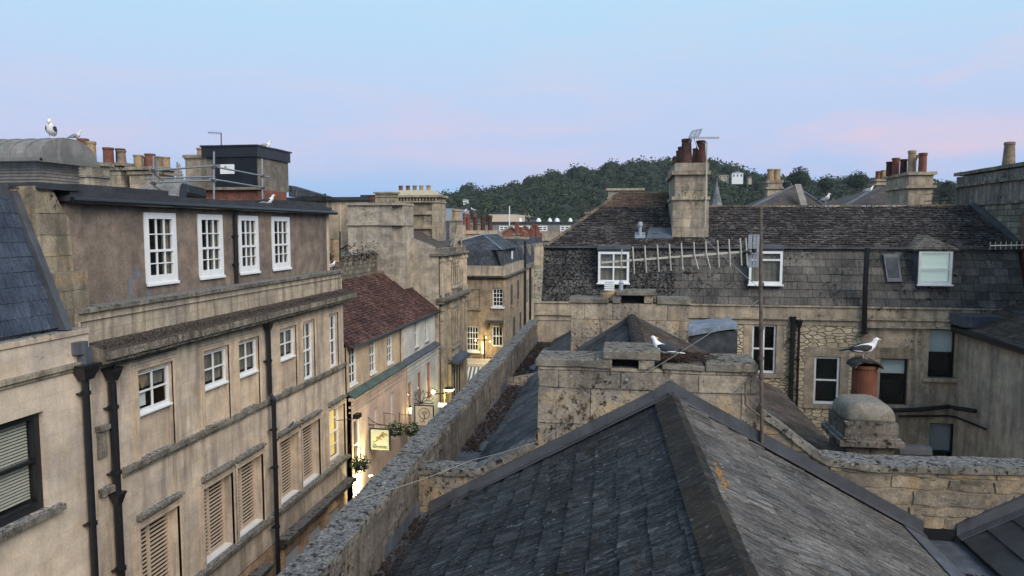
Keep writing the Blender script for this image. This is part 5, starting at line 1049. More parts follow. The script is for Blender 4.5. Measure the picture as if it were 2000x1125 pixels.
# shopfronts
mb = MB()
for (a, b, z) in ((11.8, 16.5, -8.55), (17.3, 22.2, -8.30)):
    mb.box(ff, a, b, z - .12, z, -.1, .34); mb.box(ff, a, b, z - .22, z - .12, -.1, .22)
mb.build('shop_cornice', M['ledge_dark'], L2, rough=.012, cut=.2)
mb = MB(); hl = [(a, a + 1.1, GZ + .5, -9.0, .12) for a in (12.2, 13.6, 15.0)] + [(a, a + 1.15, GZ + .5, -8.95, .12) for a in (17.6, 19.05, 20.5)]
wall_holes(mb, ff, Y0, Y1, GZ, -8.35, hl, w=.02)
for h in hl: mb.box(ff, h[0] - .12, h[0] - .02, GZ, -8.6, 0, .10); mb.box(ff, h[1] + .02, h[1] + .12, GZ, -8.6, 0, .10)
mb.build('shopfront', M['shop'], L2, bevel=.006)
for h in hl: mb = MB(); mb.box(ff, h[0], h[1], h[2], h[3], -.14, -.10); mb.build('shop_panel', M['greyblind'], L2)
# --- nearest left house with black window and slate mansard
L1 = thing('town_house', 'nearest pale stone house on the left with a black sash window and blue slate mansard', 'house', (-11, 6, GZ))
f1 = FX(-9.0); yl1 = 10.76
bw = (8.35, 9.74, -4.42, -2.86)
mb = MB(); wall_holes(mb, f1, 2, yl1, GZ, -1.78, [(*bw, .16)]); body(mb, f1, 2, yl1, GZ, -1.8, -5, -.02); mb.build('wall', M['facade_near'], L1)
mb = MB(); mb.box(f1, 2, yl1 + .005, -1.78, -1.68, -.35, .03); mb.build('coping', M['trim'], L1, bevel=.01)
mb = MB(); mb.box(f1, 2, 10.6, -2.30, -2.22, -.1, .08); mb.box(f1, 2, 10.6, -2.36, -2.30, -.1, .04); mb.build('string_course', M['ledge_mid'], L1, bevel=.008)
mb = MB(); mb.box(f1, 2, 9.95, -4.52, -4.42, -.1, .13); mb.build('window_sill', M['ledge'], L1, rough=.006, cut=.2)
o = window(L1, f1, bw[0], bw[1], bw[2], bw[3], 1, 2, w=-.09, fw=.11, back='dark', fm='blackp', depth=.10, label='large black sash with pale slatted blind')
mb = MB(); n = 26
for k in range(n):
    z = lerp(bw[2] + .2, bw[3] - .12, k / (n - 1)); mb.prism([f1.p(bw[0] + .1, z - .014, -.205), f1.p(bw[1] - .12, z - .014, -.205), f1.p(bw[1] - .12, z + .016, -.22), f1.p(bw[0] + .1, z + .016, -.22)], (-.004, 0, 0))
mb.build('slatted_blind', M['slatblind'], o)
vtop = (-9.86, .45)
mb = MB(); slates(mb, [(-9.12, 4, -1.62), (-9.12, 10.28, -1.62), (vtop[0], 10.28, .50), (vtop[0], 4, .50)], row=.245, wid=.36, th=.008, lift=.008, gap=.004, jit=.003, wj=.05); mb.build('mansard_slope', M['slate_blue'], L1)
mb = MB(); mb.prism([(-8.98, 10.26, -1.66), (-9.84, 10.26, .58), (-10.05, 10.26, .58), (-9.25, 10.26, -1.66)], (0, .14, 0)); mb.box(f1, 4, 10.4, .50, .60, -1.9, -.86); mb.box(f1, 8, 10.35, .60, .72, -2.4, -.98); mb.build('lead_verge', M['flash'], L1, rough=.006, cut=.4)
mb = MB(); blocks(mb, FX(-9.28), [(10.42, -1.7), (11.16, -1.7), (11.16, -1.06), (11.16, -.75), (10.42, -.75)], [.32], .5, th=.3); blocks(mb, FX(-9.55), [(10.42, -1.2), (11.14, -1.2), (11.14, .1), (10.75, .68), (10.42, .68)], [.36], .55, th=.4)
mb.prism([(-9.57, 10.42, -1.7), (-9.57, 11.14, -1.7), (-9.57, 11.14, .1), (-9.57, 10.72, .66), (-9.57, 10.42, .66)], (-.9, 0, 0)); mb.build('party_wall', M['pier'], L1, rough=.012, cut=.3)
mb = MB(); mb.box(FX(-9.5), 10.42, 11.3, .64, .74, -1.2, .02); mb.build('wall_capping', M['felt'], L1, rough=.02, cut=.2)
q = 10.52; pipe(L1, [(-8.90, q, -2.5), (-8.90, q, GZ)], .06, collars=(-2.75, -5.0, -7.6)); hopper(L1, (-8.88, q, -2.52), .38, .26, .26)
mb = MB(); mb.wbox(-8.99, -8.86, q - .16, q + .06, -2.08, -1.88); mb.prism([(-8.98, q - .05, -2.0), (-8.84, q - .02, -1.98), (-8.84, q - .02, -2.36), (-8.98, q - .05, -2.36)], (0, .14, 0)); mb.build('lead_chute', M['lead'], L1)
# --- barrel roofed vent
t = thing('roof_ventilator', 'barrel roofed zinc ventilator with louvred sides at the top left', 'ventilator', (-13, 14.2, .5))
XV = -11.9; yv0, yv1 = 13.15, 14.75; ym = (yv0 + yv1) / 2; zb_, za_ = 1.42, 1.90
def arch(x, r=0):
    out = []
    for k in range(17):
        a = math.pi * k / 16; out.append(Vector((x, ym - math.cos(a) * ((yv1 - yv0) / 2 + r), zb_ + math.sin(a) ** .85 * (za_ - zb_ + r))))
    return out
mb = MB(); mb.loft([arch(XV), arch(XV - 4.5)]); mb.build('barrel_roof', M['zinc'], t, smooth=False)
mb = MB()
for k in range(9):
    x = XV - .02 - k * .36; o_ = arch(x, .018); i_ = arch(x, .0); mb.tube(arch(x, .012), .018, 5)
mb.wbox(XV - 4.5, XV + .03, yv0 - .06, yv0 + .02, zb_ - .05, zb_ + .02); mb.wbox(XV - .02, XV + .03, yv0 - .05, yv1 + .06, zb_ - .06, zb_ + .01); mb.build('seam', M['zinc'], t)
mb = MB(); mb.wbox(XV - 2.6, XV - .22, yv0 + .22, yv1 - .3, .5, zb_ - .02)
for k in range(7): mb.wbox(XV - 2.62, XV - .20, yv0 + .19, yv1 - .27, .95 + k * .066, .97 + k * .066)
mb.build('louvred_box', M['vent'], t)
mb = MB()
for k in range(40): mb.tube([(XV + .06, yv0 - .1 + k * .05, .85), (XV + .06, yv0 - .1 + k * .05, 1.62)], .0014, 3)
for k in range(16): mb.tube([(XV + .06, yv0 - .1, .85 + k * .05), (XV + .06, yv0 + 1.9, .85 + k * .05)], .0014, 3)
for k in range(50): mb.tube([(XV - k * .05, yv0 - .1, .85), (XV - k * .05, yv0 - .1, 1.55)], .0014, 3)
for k in range(14): mb.tube([(XV + .05, yv0 - .1, .85 + k * .05), (XV - 2.5, yv0 - .1, .85 + k * .05)], .0014, 3)
mb.build('bird_netting', M['steel'], t)
mb = MB(); mb.wbox(-15, -10.6, 12.6, 15.4, .3, .86); mb.build('upstand', M['felt'], t, rough=.02, cut=.4)
gull('gull', (XV - .35, ym - .08, za_ + .015), R(-62), 'large white gull facing the camera with bowed head on the barrel roofed ventilator', 'front', 'slategull', 1.05)
# --- roofscape behind the attic
def bt_stack(label, px0, px1, pyt, pyb, Y, pots_, m='stack', depth=.9, group='stone chimneys behind the attic'):
    return simple_stack('chimney_stack', label, px0, px1, pyt, pyb, Y, m, depth, pots_, caps=((0, .10, .07), (.07, .14, .05), (.16, .06, .12)), group=group)
bt_stack('stone chimney with three clay pots, nearest the barrel roofed ventilator', 190, 238, 318, 380, 24, [(203, 'straight', 'terra', 1.5, .68, .25), (214, 'straight', 'terra_dark', 1.35, .75, .6), (227, 'tall', 'clayg', 1.4, .52, .3)])
bt_stack('broad stone chimney with a row of orange and buff pots, left of the scaffold', 252, 312, 326, 380, 24, [(262, 'straight', 'buff', 1.35, .6, .25), (272, 'straight', 'clayg', 1.2, .6, .5), (285, 'straight', 'terra', 1.45, .6, .25), (296, 'straight', 'clayg', 1.2, .6, .4), (304, 'straight', 'buff', 1.2, .6, .6)])
simple_stack('chimney_stack', 'yellow stone chimney with crumbling joints and one squat hooded pot, left of the black hut', 361, 420, 303, 400, 23, 'pale', 1.2, [(382, 'short', 'buff', 1.5, .55, .4)], caps=((0, .06, .10), (.10, .02, .05)))
simple_stack('chimney_stack', 'chimney half hidden behind the ventilator with a red and a buff pot', 140, 180, 316, 370, 20, 'stack', .8, [(150, 'straight', 'terra', 1.3, 1.0, .3), (165, 'straight', 'buff', 1.2, .95, .3)])
gull('gull', ay(149, 276, 20.3) + Vector((0, 0, .02)), R(0), 'small grey backed gull on the red pot just right of the ventilator', 'stand', 'gullgrey', .85)
# black hut on brick base
t = thing('roof_hut', 'black roofed plant room with double doors and a warning notice on a brick base', 'roof hut', (-13, 22, .5))
XH = -11.5; yh0, yh1 = 21.2, 23.3; fh = FY(yh0); xl = ay(400, 330, yh0).x; zh0, zh1 = ay(450, 370, yh0).z, ay(450, 287, yh0).z
mb = MB(); mb.wbox(xl + .05, XH, yh0 + .02, yh1, zh0, zh1 - .1); mb.build('wall', M['harl'], t)
mb = MB(); mb.wbox(xl - .05, XH + .06, yh0 - .08, yh1 + .05, zh1 - .32, zh1); mb.wbox(xl - .08, XH + .1, yh0 - .12, yh1 + .1, zh1, zh1 + .05); mb.build('roof', M['blackp'], t, rough=.01, cut=.4)
d0, d1 = ay(421, 330, yh0).x, ay(502, 330, yh0).x
o = MB(); o.box(fh, d0, (d0 + d1) / 2 - .005, zh0 + .02, zh1 - .32, -.05, .04); o.box(fh, (d0 + d1) / 2 + .005, d1, zh0 + .02, zh1 - .32, -.05, .04); dr = o.build('door', M['door_black'], t)
a, b = ay(432, 340, yh0), ay(459, 321, yh0); o = MB(); o.box(fh, a.x, b.x, a.z, b.z, .04, .055); sg = o.build('notice', M['white'], dr)
o = MB(); o.box(fh, a.x + .03, b.x - .05, a.z + .02, a.z + .09, .056, .058); o.build('notice_band', M['notice_blue'], sg) if False else None
o = MB(); p0, p1 = ay(436, 330, yh0 - .06), ay(444, 323, yh0 - .06); o.add([(p0.x, p0.y, p0.z + .02), (p1.x, p1.y, p0.z + .02), ((p0.x + p1.x) / 2, p0.y, p1.z)], [(0, 1, 2)]); o.build('warning_triangle', M['buff'], dr)
mb = MB(); mb.box(fh, xl - .1, XH + .02, zh0 - .42, zh0, -1.9, .05); mb.build('brick_base', M['brick'], t); mb = MB(); mb.box(fh, xl - .2, XH + .1, zh0 - .02, zh0 + .06, -.3, .2); mb.build('sill_board', M['ledge'], t)
mb = MB(); mb.wbox(XH - 2, XH + .02, yh0 - .1, yh1, .1, zh0 - .42); mb.build('base_block', M['brick'], t)
gull('gull', ay(517, 284, yh0 + .5) + Vector((0, 0, -.09)), R(20), 'gull settled on the corner of the black hut roof', 'sit', 'gullgrey', .9)
t = thing('television_aerial', 'small comb aerial on a thin pole above the black hut', 'aerial', ay(432, 285, yh0 + .6)); p = ay(432, 285, yh0 + .6); q_ = ay(432, 260, yh0 + .6)
mb = MB(); mb.tube([p - Z3 * .1, q_], .018, 6); mb.tube([q_, ay(406, 259, yh0 + .6)], .010, 5)
for k in range(7): c = q_.lerp(ay(406, 259, yh0 + .6), (k + .5) / 7); mb.tube([c - Z3 * .05, c + Z3 * .05], .006, 4)
mb.build('comb', M['rustpole'], t)
gull('gull', fa.p(20.15, ZA1 + .22, -.25) if False else Vector((XA - .1, ax(522, 404, XA - .1).y, ZA1 + .20)), R(10), 'dark backed gull resting on the felt edge above the fourth attic window', 'sit', 'slategull', .9)
# scaffold rails
t = thing('scaffold_rail', 'galvanised scaffold guard rails around the attic flat roof', 'scaffold', (-11.3, 19, .5)); ys = 18.2
sc_ = lambda x, y: ay(x, y, ys)
cx = ay(418, 330, ys).x
def onx(px, py): return ax(px, py, cx)
mb = MB()
for (a, b) in ((sc_(292, 334), sc_(430, 323)), (sc_(292, 357), sc_(430, 352)), (onx(410, 324), onx(526, 346)), (onx(410, 349), onx(524, 368)), (ay(282, 349, 20.5), ay(420, 345, 20.5))): mb.tube([a, b], .024, 8)
mb.build('rail', M['steel'], t)
for x, y0_, y1_ in ((418, 296, 402), (300, 304, 380)):
    mb = MB(); mb.tube([sc_(x, y1_), sc_(x, y0_)], .026, 8); mb.build('post', M['steel'], t)
for x, y0_, y1_, yy in ((346, 316, 352, 20.5), (309, 316, 352, 20.5)):
    mb = MB(); mb.tube([ay(x, y1_, yy), ay(x, y0_, yy)], .024, 8); mb.build('post', M['steel'], t)
mb = MB(); mb.tube([onx(513, 398), onx(512, 310)], .026, 8); mb.build('post', M['steel'], t)
for c in (sc_(418, 326), sc_(418, 353), sc_(300, 334), sc_(300, 358), onx(513, 344), onx(513, 367)): mb = MB(); mb.wbox(c.x - .05, c.x + .05, c.y - .05, c.y + .05, c.z - .045, c.z + .045, .01); mb.build('coupler', M['rustpole'], t)
for a, b in ((sc_(302, 340), sc_(318, 352)), (sc_(302, 363), sc_(318, 375))): mb = MB(); mb.tube([a, b], .025, 6); mb.build('brace', M['rustpole'], t)
# glass / lead roof and round duct behind
t = thing('pitched_rooflight', 'shallow grey ribbed glass roof behind the scaffold', 'rooflight', (-14, 20, .5)); Yg = 21
mb = MB(); q = [ay(243, 385, Yg), ay(300, 353, Yg + 1), ay(375, 350, Yg + 1), ay(385, 388, Yg)]; mb.prism(q, (0, .0, -.08))
for k in range(8):
    s0 = k / 7; mb.tube([q[0].lerp(q[3], s0) + Z3 * .02, q[1].lerp(q[2], s0) + Z3 * .02], .018, 5)
mb.build('glazing', M['zinc'], t)
t = thing('round_duct', 'black drum shaped duct end on the roof behind the gutter', 'duct', ay(362, 380, 19.5)); c = ay(360, 376, 19.5)
mb = MB(); mb.tube([c, c + Vector((.22, .5, -.1))], .26, 18); mb.tube([c + Vector((-.02, -.03, 0)), c + Vector((.03, .04, 0))], .275, 18); mb.build('drum', M['blackp'], t)
mb = MB(); a, b = ax(180, 362, -10.9), ax(242, 372, -10.9); mb.wbox(-11.0, -10.9, a.y, b.y, .5, a.z); o = mb.build('roof_upstand', M['blackp'], None); tag(o, 'black felted kerb upstand between ventilator and first chimney', 'kerb')
mb = MB(); a, b = ax(278, 378, -10.6), ax(350, 385, -10.6); mb.wbox(-10.8, -10.6, a.y, b.y, .5, a.z); o = mb.build('roof_upstand', M['felt'], None, rough=.01, cut=.2); tag(o, 'grey felted kerb in front of the round duct', 'kerb')
# church pinnacle far off
t = thing('church_pinnacle', 'far crocketed church pinnacle seen between the scaffold posts', 'pinnacle', ay(352, 372, 90)); c = ay(352, 372, 90)
mb = MB(); top = ay(352, 318, 90).z; mb.lathe([(.9, c.z - 6), (.9, c.z), (1.0, c.z), (.55, lerp(c.z, top, .3)), (.25, lerp(c.z, top, .75)), (.05, top)], (c.x, c.y, 0), 8)
for k in range(9): z = lerp(c.z, top, k / 9); r = lerp(1.0, .15, k / 9); mb.lathe([(r * 1.15, z), (r * 1.15, z + .15)], (c.x, c.y, 0), 4)
mb.build('spire', M['pale'], t)
# wall building behind attic's far end
t = thing('rear_building', 'pale flat roofed rear building with black fascia beyond the attic', 'building', (-18, 38, GZ)); Yb = 35.5
a, b = ay(560, 388, Yb), ay(742, 380, Yb); mb = MB(); mb.wbox(a.x - 4, b.x, Yb, Yb + 5, GZ, a.z - .1); mb.build('wall', M['pale'], t)
mb = MB(); mb.wbox(a.x - 4.1, b.x + .1, Yb - .15, Yb + 5, a.z - .12, a.z + .06); mb.wbox(ay(705, 380, Yb).x, b.x, Yb - .1, Yb + 5, a.z + .06, a.z + .16); mb.build('roof_edge', M['felt'], t)
mb = MB(); mb.prism([ay(564, 362, 34), ay(640, 384, 34), ay(564, 384, 34)], (0, .8, 0)); mb.build('slate_roof', M['slate_far'], t)
c = ay(635, 378, Yb - .3); mb = MB(); mb.tube([c, ay(634, 400, Yb - .3), ay(637, 410, Yb - .3)], .06, 8); mb.build('soil_vent', M['blackp'], t)
c = ay(664, 395, Yb); mb = MB(); mb.tube([c, c - Z3 * 6], .03, 6); mb.build('downpipe', M['trim'], t)
t = thing('back_yard_wall', 'low mossy rubble wall with a red brick corner below the attic end', 'wall', ay(655, 520, 24.5))
b = ay(676, 530, 22.2); mb = MB(); mb.wbox(-12.1, -11.55, 23.5, 32.2, -3, -1.15); mb.build('wall', M['rubble_grey'], t, rough=.05, cut=.3); mb = MB(); mb.wbox(-9.9, -9.62, 22.2, 22.4, -1.9, -1.05); mb.build('brick_corner', M['brick'], t)
o = litter('ivy', '', lambda: ((-11.5 + random.uniform(-.1, .1), random.uniform(24, 32), -1.2 + random.gauss(0, .22)), 1), 500, .06, 'moss'); tag(o, 'bare dark climbing plant on the yard wall', 'climbing plant', kind='stuff')
c = ay(655, 466, 27); c2_ = ay(655, 512, 27); t = thing('chimney_pot', 'single buff pot among the pipes beside the attic end', 'chimney pot', c2_); mb = MB(); mb.lathe([(.17, 0), (.16, c.z - c2_.z - .05), (.19, c.z - c2_.z), (.14, c.z - c2_.z)], c2_, 14); mb.build('clay', M['buff'], t)
mb = MB(); mb.tube([ay(664, 510, 26.5), ay(664, 452, 26.5)], .03, 6); mb.tube([ay(664, 488, 26.5), ay(680, 478, 26.5)], .03, 6); o = mb.build('soil_pipe', M['blackp'], None); tag(o, 'thin black pipes crossing the yard by the buff pot', 'pipe')
# --- pub with red tiled roof (pink and cream) and pale blue end
YA_, YB_ = 22.46, 33.72; ys_ = 28.35
Pb = thing('pub', 'pink and cream rendered pub with purple red tiled roof and green lead ledge', 'pub', (-11, 25.5, GZ))
Wh = thing('restaurant', 'pale blue rendered house under the far end of the red tiled roof', 'house', (-11, 31, GZ))
fp = FX(-9.2)
up_ = [(22.72, 23.36), (24.68, 25.28), (26.6, 27.22)]; up2 = [(30.28, 30.86), (31.95, 32.5)]
mb = MB(); wall_holes(mb, fp, YA_, ys_, -5.6, -3.95, [(a, b, -5.33, -3.99, .12) for a, b in up_]); mb.build('upper_wall', M['cream'], Pb)
mb = MB(); wall_holes(mb, fp, ys_, YB_, -5.6, -3.95, [(a, b, -5.33, -4.05, .12) for a, b in up2]); mb.build('upper_wall', M['white_render'], Wh)
lo = [(22.62, 23.35, -8.4, -6.55), (24.65, 25.05, -7.9, -6.6), (26.5, 26.95, -8.3, -6.45)]
fl = FX(-9.05)
mb = MB(); wall_holes(mb, fl, YA_, ys_, GZ, -5.7, [(*w, .16) for w in lo]); body(mb, fl, YA_, ys_, GZ, -4, -5, -.2); mb.build('lower_wall', M['pink'], Pb)
lo2 = [(28.75, 29.3, -8.6, -6.55), (30.2, 30.75, -8.0, -6.4), (31.7, 32.3, -8.0, -6.25)]
mb = MB(); wall_holes(mb, fl, ys_, YB_, GZ, -5.7, [(*w, .12) for w in lo2]); body(mb, fl, ys_, YB_, GZ, -4, -5, -.2); mb.build('lower_wall', M['white_render'], Wh)
for par, a, b in ((Pb, YA_, ys_), (Wh, ys_, YB_)):
    mb = MB(); mb.prism([fl.p(a, -5.66, .12), fl.p(b, -5.66, .12), fl.p(b, -5.48, -.2), fl.p(a, -5.48, -.2)], (0, 0, -.06)); mb.build('lead_ledge', M['green_lead'] if par is Pb else M['lead'], par, rough=.01, cut=.4)
    mb = MB(); mb.box(fl, a, b, -5.80, -5.69, -.1, .10); mb.box(fl, a, b, -6.05, -5.98, -.1, .03); mb.box(fl, a, b, -6.22, -6.17, -.1, .02); mb.build('fascia_mould', M['trim'] if par is Pb else M['white_render'], par)
mb = MB(); mb.box(fl, ys_ - .1, ys_ + .1, GZ, -5.72, -.1, .06); mb.box(fp, ys_ - .12, ys_ + .06, -5.5, -3.95, -.1, .04); mb.build('pilaster', M['trim'], Pb)
for i, (a, b) in enumerate(up_): window(Pb, fp, a, b, -5.33, -4.0, 2, 4, w=-.03, fw=.055, bar=.025, back='dark', sill=(.02, .06, .06), sill_m='white')
for a, b in up2: window(Wh, fp, a, b, -5.33, -4.06, 1, 2, w=-.07, fw=.05, back='curtain', sill=(.02, .04, .05), sill_m='ledge')
for i, w in enumerate(lo): window(Pb, fl, *w, 1, 2, w=-.10, fw=.05, back='dark')
for w in lo2:
    o = window(Wh, fl, *w, 1, 2, w=-.05, fw=.04, fm='door', back='door')
# roof
RX, RZ2 = -11.4, -2.12
mb = MB(); slates(mb, [(-9.0, YA_, -4.0), (-9.0, YB_, -4.0), (RX, YB_, RZ2), (RX, YA_, RZ2)], row=.13, wid=.15, th=.018, lift=.030, gap=.010, jit=.02); mb.build('roof_slope', M['red_tile'], Pb)
mb = MB(); mb.prism([(RX, YA_, RZ2), (RX, YB_, RZ2), (-13.8, YB_, -4.0), (-13.8, YA_, -4.0)], (0, 0, -.06)); mb.build('rear_roof_slope', M['red_tile'], Pb)
mb = MB(); mb.tube([(-8.97, YA_, -4.02), (-8.97, YB_, -4.02)], .06, 8); mb.build('gutter', M['blackp'], Pb)
mb = MB(); mb.tube([(-9.12, ys_ - .2, -4.0), (-9.12, ys_ - .2, -5.5)], .035, 8); mb.build('downpipe', M['trim'], Pb)
mb = MB(); mb.tube([(RX, YA_, RZ2 + .02), (RX, YB_, RZ2 + .02)], .09, 8); mb.build('ridge', M['ridge_brown'], Pb, rough=.01, cut=.3)
# big chimney breast above the far end of the roof
t = thing('chimney_stack', 'massive pale grey square chimney rising behind the red tiled roof', 'chimney', (-12, 33.2, -3))
xa_, xb_, xc_ = ay(680, 450, 32.4).x, ay(766, 450, 32.4).x, ay(786, 450, 32.4).x
zt_ = ay(720, 396, 32.4).z; zm_ = ay(720, 437, 32.4).z
mb = MB(); mb.wbox(xa_, xb_, 32.4, 34.0, -5, zt_ - .12); mb.wbox(xb_, xc_, 32.55, 34.2, -5, zt_ - .12); mb.wbox(xa_ - .05, xc_ + .05, 32.3, 34.2, zm_ - .08, zm_ + .06); mb.wbox(xa_ - .07, xc_ + .04, 32.3, 34.2, zt_ - .12, zt_); mb.build('stack', M['stack_grey'], t, rough=.02, cut=.35)
q = ay(726, 386, 33); mb = MB(); mb.lathe([(.16, 0), (.15, .3), (.18, .36)], (q.x, 33, zt_), 12); mb.build('chimney_pot', M['terra_dark'], t)
# chimney with five pots
t = thing('chimney_stack', 'ornate panelled chimney with a dentil cornice and five clay pots in a row', 'chimney', (-11, 38, -3)); Yc = 37.5
xa_, xb_, xc_ = ay(772, 400, Yc).x, ay(843, 400, Yc).x, ay(856, 400, Yc).x; zt_ = ay(800, 381, Yc).z
f = FY(Yc); mb = MB(); mb.wbox(xa_ - .4, xc_, Yc + .15, Yc + 1.6, -4, zt_ - .1)
p = lambda x, y: ay(x, y, Yc)
for (u0_, u1_, ya_, yb_) in ((xb_, xc_, 395, 500), (xa_ - .4, xb_, 412, 419), (xa_ - .4, xb_, 440, 447), (xa_ - .4, xa_ + .1, 395, 500)): mb.box(f, u0_, u1_, p(800, yb_).z, p(800, ya_).z, -.4, .0)
mb.box(f, xa_ - .5, xc_ + .12, p(0, 385).z if False else zt_ - .12, zt_, -1.7, .14); mb.box(f, xa_ - .45, xc_ + .05, zt_ - .40, zt_ - .32, -1.7, .06)
for k in range(16): u = lerp(xa_ - .4, xb_ + .2, k / 15); mb.box(f, u, u + .09, zt_ - .30, zt_ - .14, -.3, .05)
mb.build('stack', M['stack'], t, rough=.01, cut=.5)
mb = MB(); zf = zt_ + .0; mb.add([(xa_ - .3, Yc, zf), (xc_, Yc, zf), (xc_, Yc + 1.3, zf), (xa_ - .3, Yc + 1.3, zf), (xa_ + .1, Yc + .3, zf + .28), (xc_ - .5, Yc + .3, zf + .28), (xc_ - .5, Yc + 1, zf + .28), (xa_ + .1, Yc + 1, zf + .28)], [(0, 1, 5, 4), (1, 2, 6, 5), (2, 3, 7, 6), (3, 0, 4, 7), (4, 5, 6, 7)]); mb.build('flaunching', M['cement_pale'], t)
for i, x in enumerate((783, 797, 810, 823, 837)): pot(t, (ay(x, 372, Yc + .6).x, Yc + .6, zf + .2), 'short', ['terra', 'terra', 'clayg', 'buff', 'buff'][i], 1.0, .95)
simple_stack('chimney_stack', 'small capped stack between the massive chimney and the five pot chimney', 733, 770, 375, 430, 34.8, 'stack', .7, caps=((0, .08, .08), (.2, .04, .05)))
# --- gothic fronted building
G = thing('gothic_house', 'narrow richly carved gothic fronted building with lancet windows and arched gable', 'building', (-11, 36.5, GZ)); fg = FX(-9.0); g0, g1 = 33.76, 39.3
zc1, zc2 = -3.42, -1.35
mb = MB(); hl = []
for (yc, zl, zh) in ((36.9, -2.95, -1.75), (36.9, -6.1, -4.1)):
    for k in (-1, 0, 1): hl.append((yc + k * .42 - .14, yc + k * .42 + .14, zl, zh, .05))
hl.append((35.6, 38.2, -9.2, -7.1, .08))
wall_holes(mb, fg, g0, g1, GZ, zc2, hl); mb.wbox(-14.5, -9.25, g0, g1, GZ, -1.2); mb.box(fg, g0, g0 + .25, GZ, zc2, -.3, -.0)
mb.build('wall', M['gothic'], G)
# flank wall with raking top
mb = MB(); fk = FY(g0 - .01); mb.prism([fk.p(u, v) for u, v in ((-11.2, -4), (-9.0, -4.4), (-9.0, -1.25), (-9.3, -.9), (-11.0, -.25), (-11.2, -.2))], (0, .3, 0)); mb.build('flank_wall', M['stack_grey'], G)
mb = MB(); slates(mb, [ay(784, 447, g0 + .1), ay(855, 478, g0 - .05) , ay(872, 480, 38.8), ay(816, 452, 38.8)], row=.25, wid=.3) if False else mb.prism([(-11.1, g0, -.18), (-9.1, g0, -1.12), (-9.1, g1, -1.12), (-11.1, g1, -.18)], (0, 0, -.1)); mb.build('roof_slope', M['slate_hip'], G)
mb = MB()
for y in (34.0, 35.5, 38.35, 39.15):
    for (z0_, z1_) in ((GZ, zc1 - .4), (zc1, zc2 - .05)): mb.box(fg, y - .1, y + .1, z0_, z1_, -.05, .16); mb.box(fg, y - .14, y + .14, z1_ - .25, z1_ - .1, -.05, .22); mb.box(fg, y - .13, y + .13, z0_, z0_ + .25, -.05, .2)
for (yc, zl, zh) in ((36.9, -2.95, -1.75), (36.9, -6.1, -4.1)):
    for k in (-1.5, -.5, .5, 1.5):
        y = yc + k * .42; mb.tube([fg.p(y, zl, .05), fg.p(y, zh - .25, .05)], .045, 8); mb.lathe([(.05, 0), (.09, .12), (.06, .14)], fg.p(y, zh - .32, .05), 8)
    for k in (-1, 0, 1):
        y = yc + k * .42
        for s_ in (-1, 1): mb.prism([fg.p(y + s_ * .2, zh - .22, 0), fg.p(y + s_ * .2, zh + .1, 0), fg.p(y, zh + .1, 0), fg.p(y + s_ * .02, zh + .02, 0)], (.07, 0, 0))
    mb.box(fg, yc - 1.0, yc + 1.0, zl - .18, zl - .02, -.05, .22)
    mb.box(fg, yc - .9, yc + .9, zl - .75, zl - .2, -.05, .06)
mb.build('carved_order', M['gothic_trim'], G, bevel=.012)
mb = MB(); mb.box(fg, g0 - .15, g1 + .15, zc1 - .14, zc1, -.1, .42); mb.box(fg, g0 - .1, g1 + .1, zc1 - .28, zc1 - .14, -.1, .28); mb.box(fg, g0, g1, zc1, zc1 + .14, -.1, .12)
mb.box(fg, g0 - .1, g1 + .1, zc2 - .02, zc2 + .10, -.4, .26); mb.box(fg, g0, g1, zc2 + .1, zc2 + .34, -.5, .1); mb.build('cornice', M['ledge'], G, rough=.015, cut=.3)
mb = MB(); cc = fg.p(37.4, zc2 + .30, 0)
o_ = [cc + Vector((0, math.cos(math.pi * k / 12) * .75, math.sin(math.pi * k / 12) * .55)) for k in range(13)]; i_ = [cc + Vector((0, math.cos(math.pi * k / 12) * .55, math.sin(math.pi * k / 12) * .38)) for k in range(13)]
for k in range(12): mb.prism([o_[k], o_[k + 1], i_[k + 1], i_[k]], (.16, 0, 0)); mb.prism([i_[k], i_[k + 1], cc, cc], (-.2, 0, 0))
mb.build('arched_gable', M['pale'], G)
mb = MB()
for h in hl: mb.box(fg, h[0] + .001, h[1] - .001, h[2], h[3], -.06, -.045 if h[4] < .06 else -.075)
mb.build('pane', M['dark'], G)
mb = MB()
mb.box(fg, 35.4, 38.4, -6.98, -6.9, -.1, .55); mb.prism([fg.p(35.35, -6.95, .56), fg.p(38.45, -6.95, .56), fg.p(38.45, -6.72, 0), fg.p(35.35, -6.72, 0)], (0, 0, -.05)); mb.build('oriel_canopy', M['lead'], G)
mb = MB()
for k in range(5): y = 35.7 + k * .6; mb.tube([fg.p(y, -9.2, .02), fg.p(y, -7.2, .02)], .05, 8)
for k in range(4):
    y = 36.0 + k * .6
    mb.tube([fg.p(y - .3, -7.6, .04), fg.p(y - .22, -7.35, .04), fg.p(y, -7.15, .04), fg.p(y + .22, -7.35, .04), fg.p(y + .3, -7.6, .04)], .035, 6)
mb.build('window_tracery', M['gothic_trim'], G)
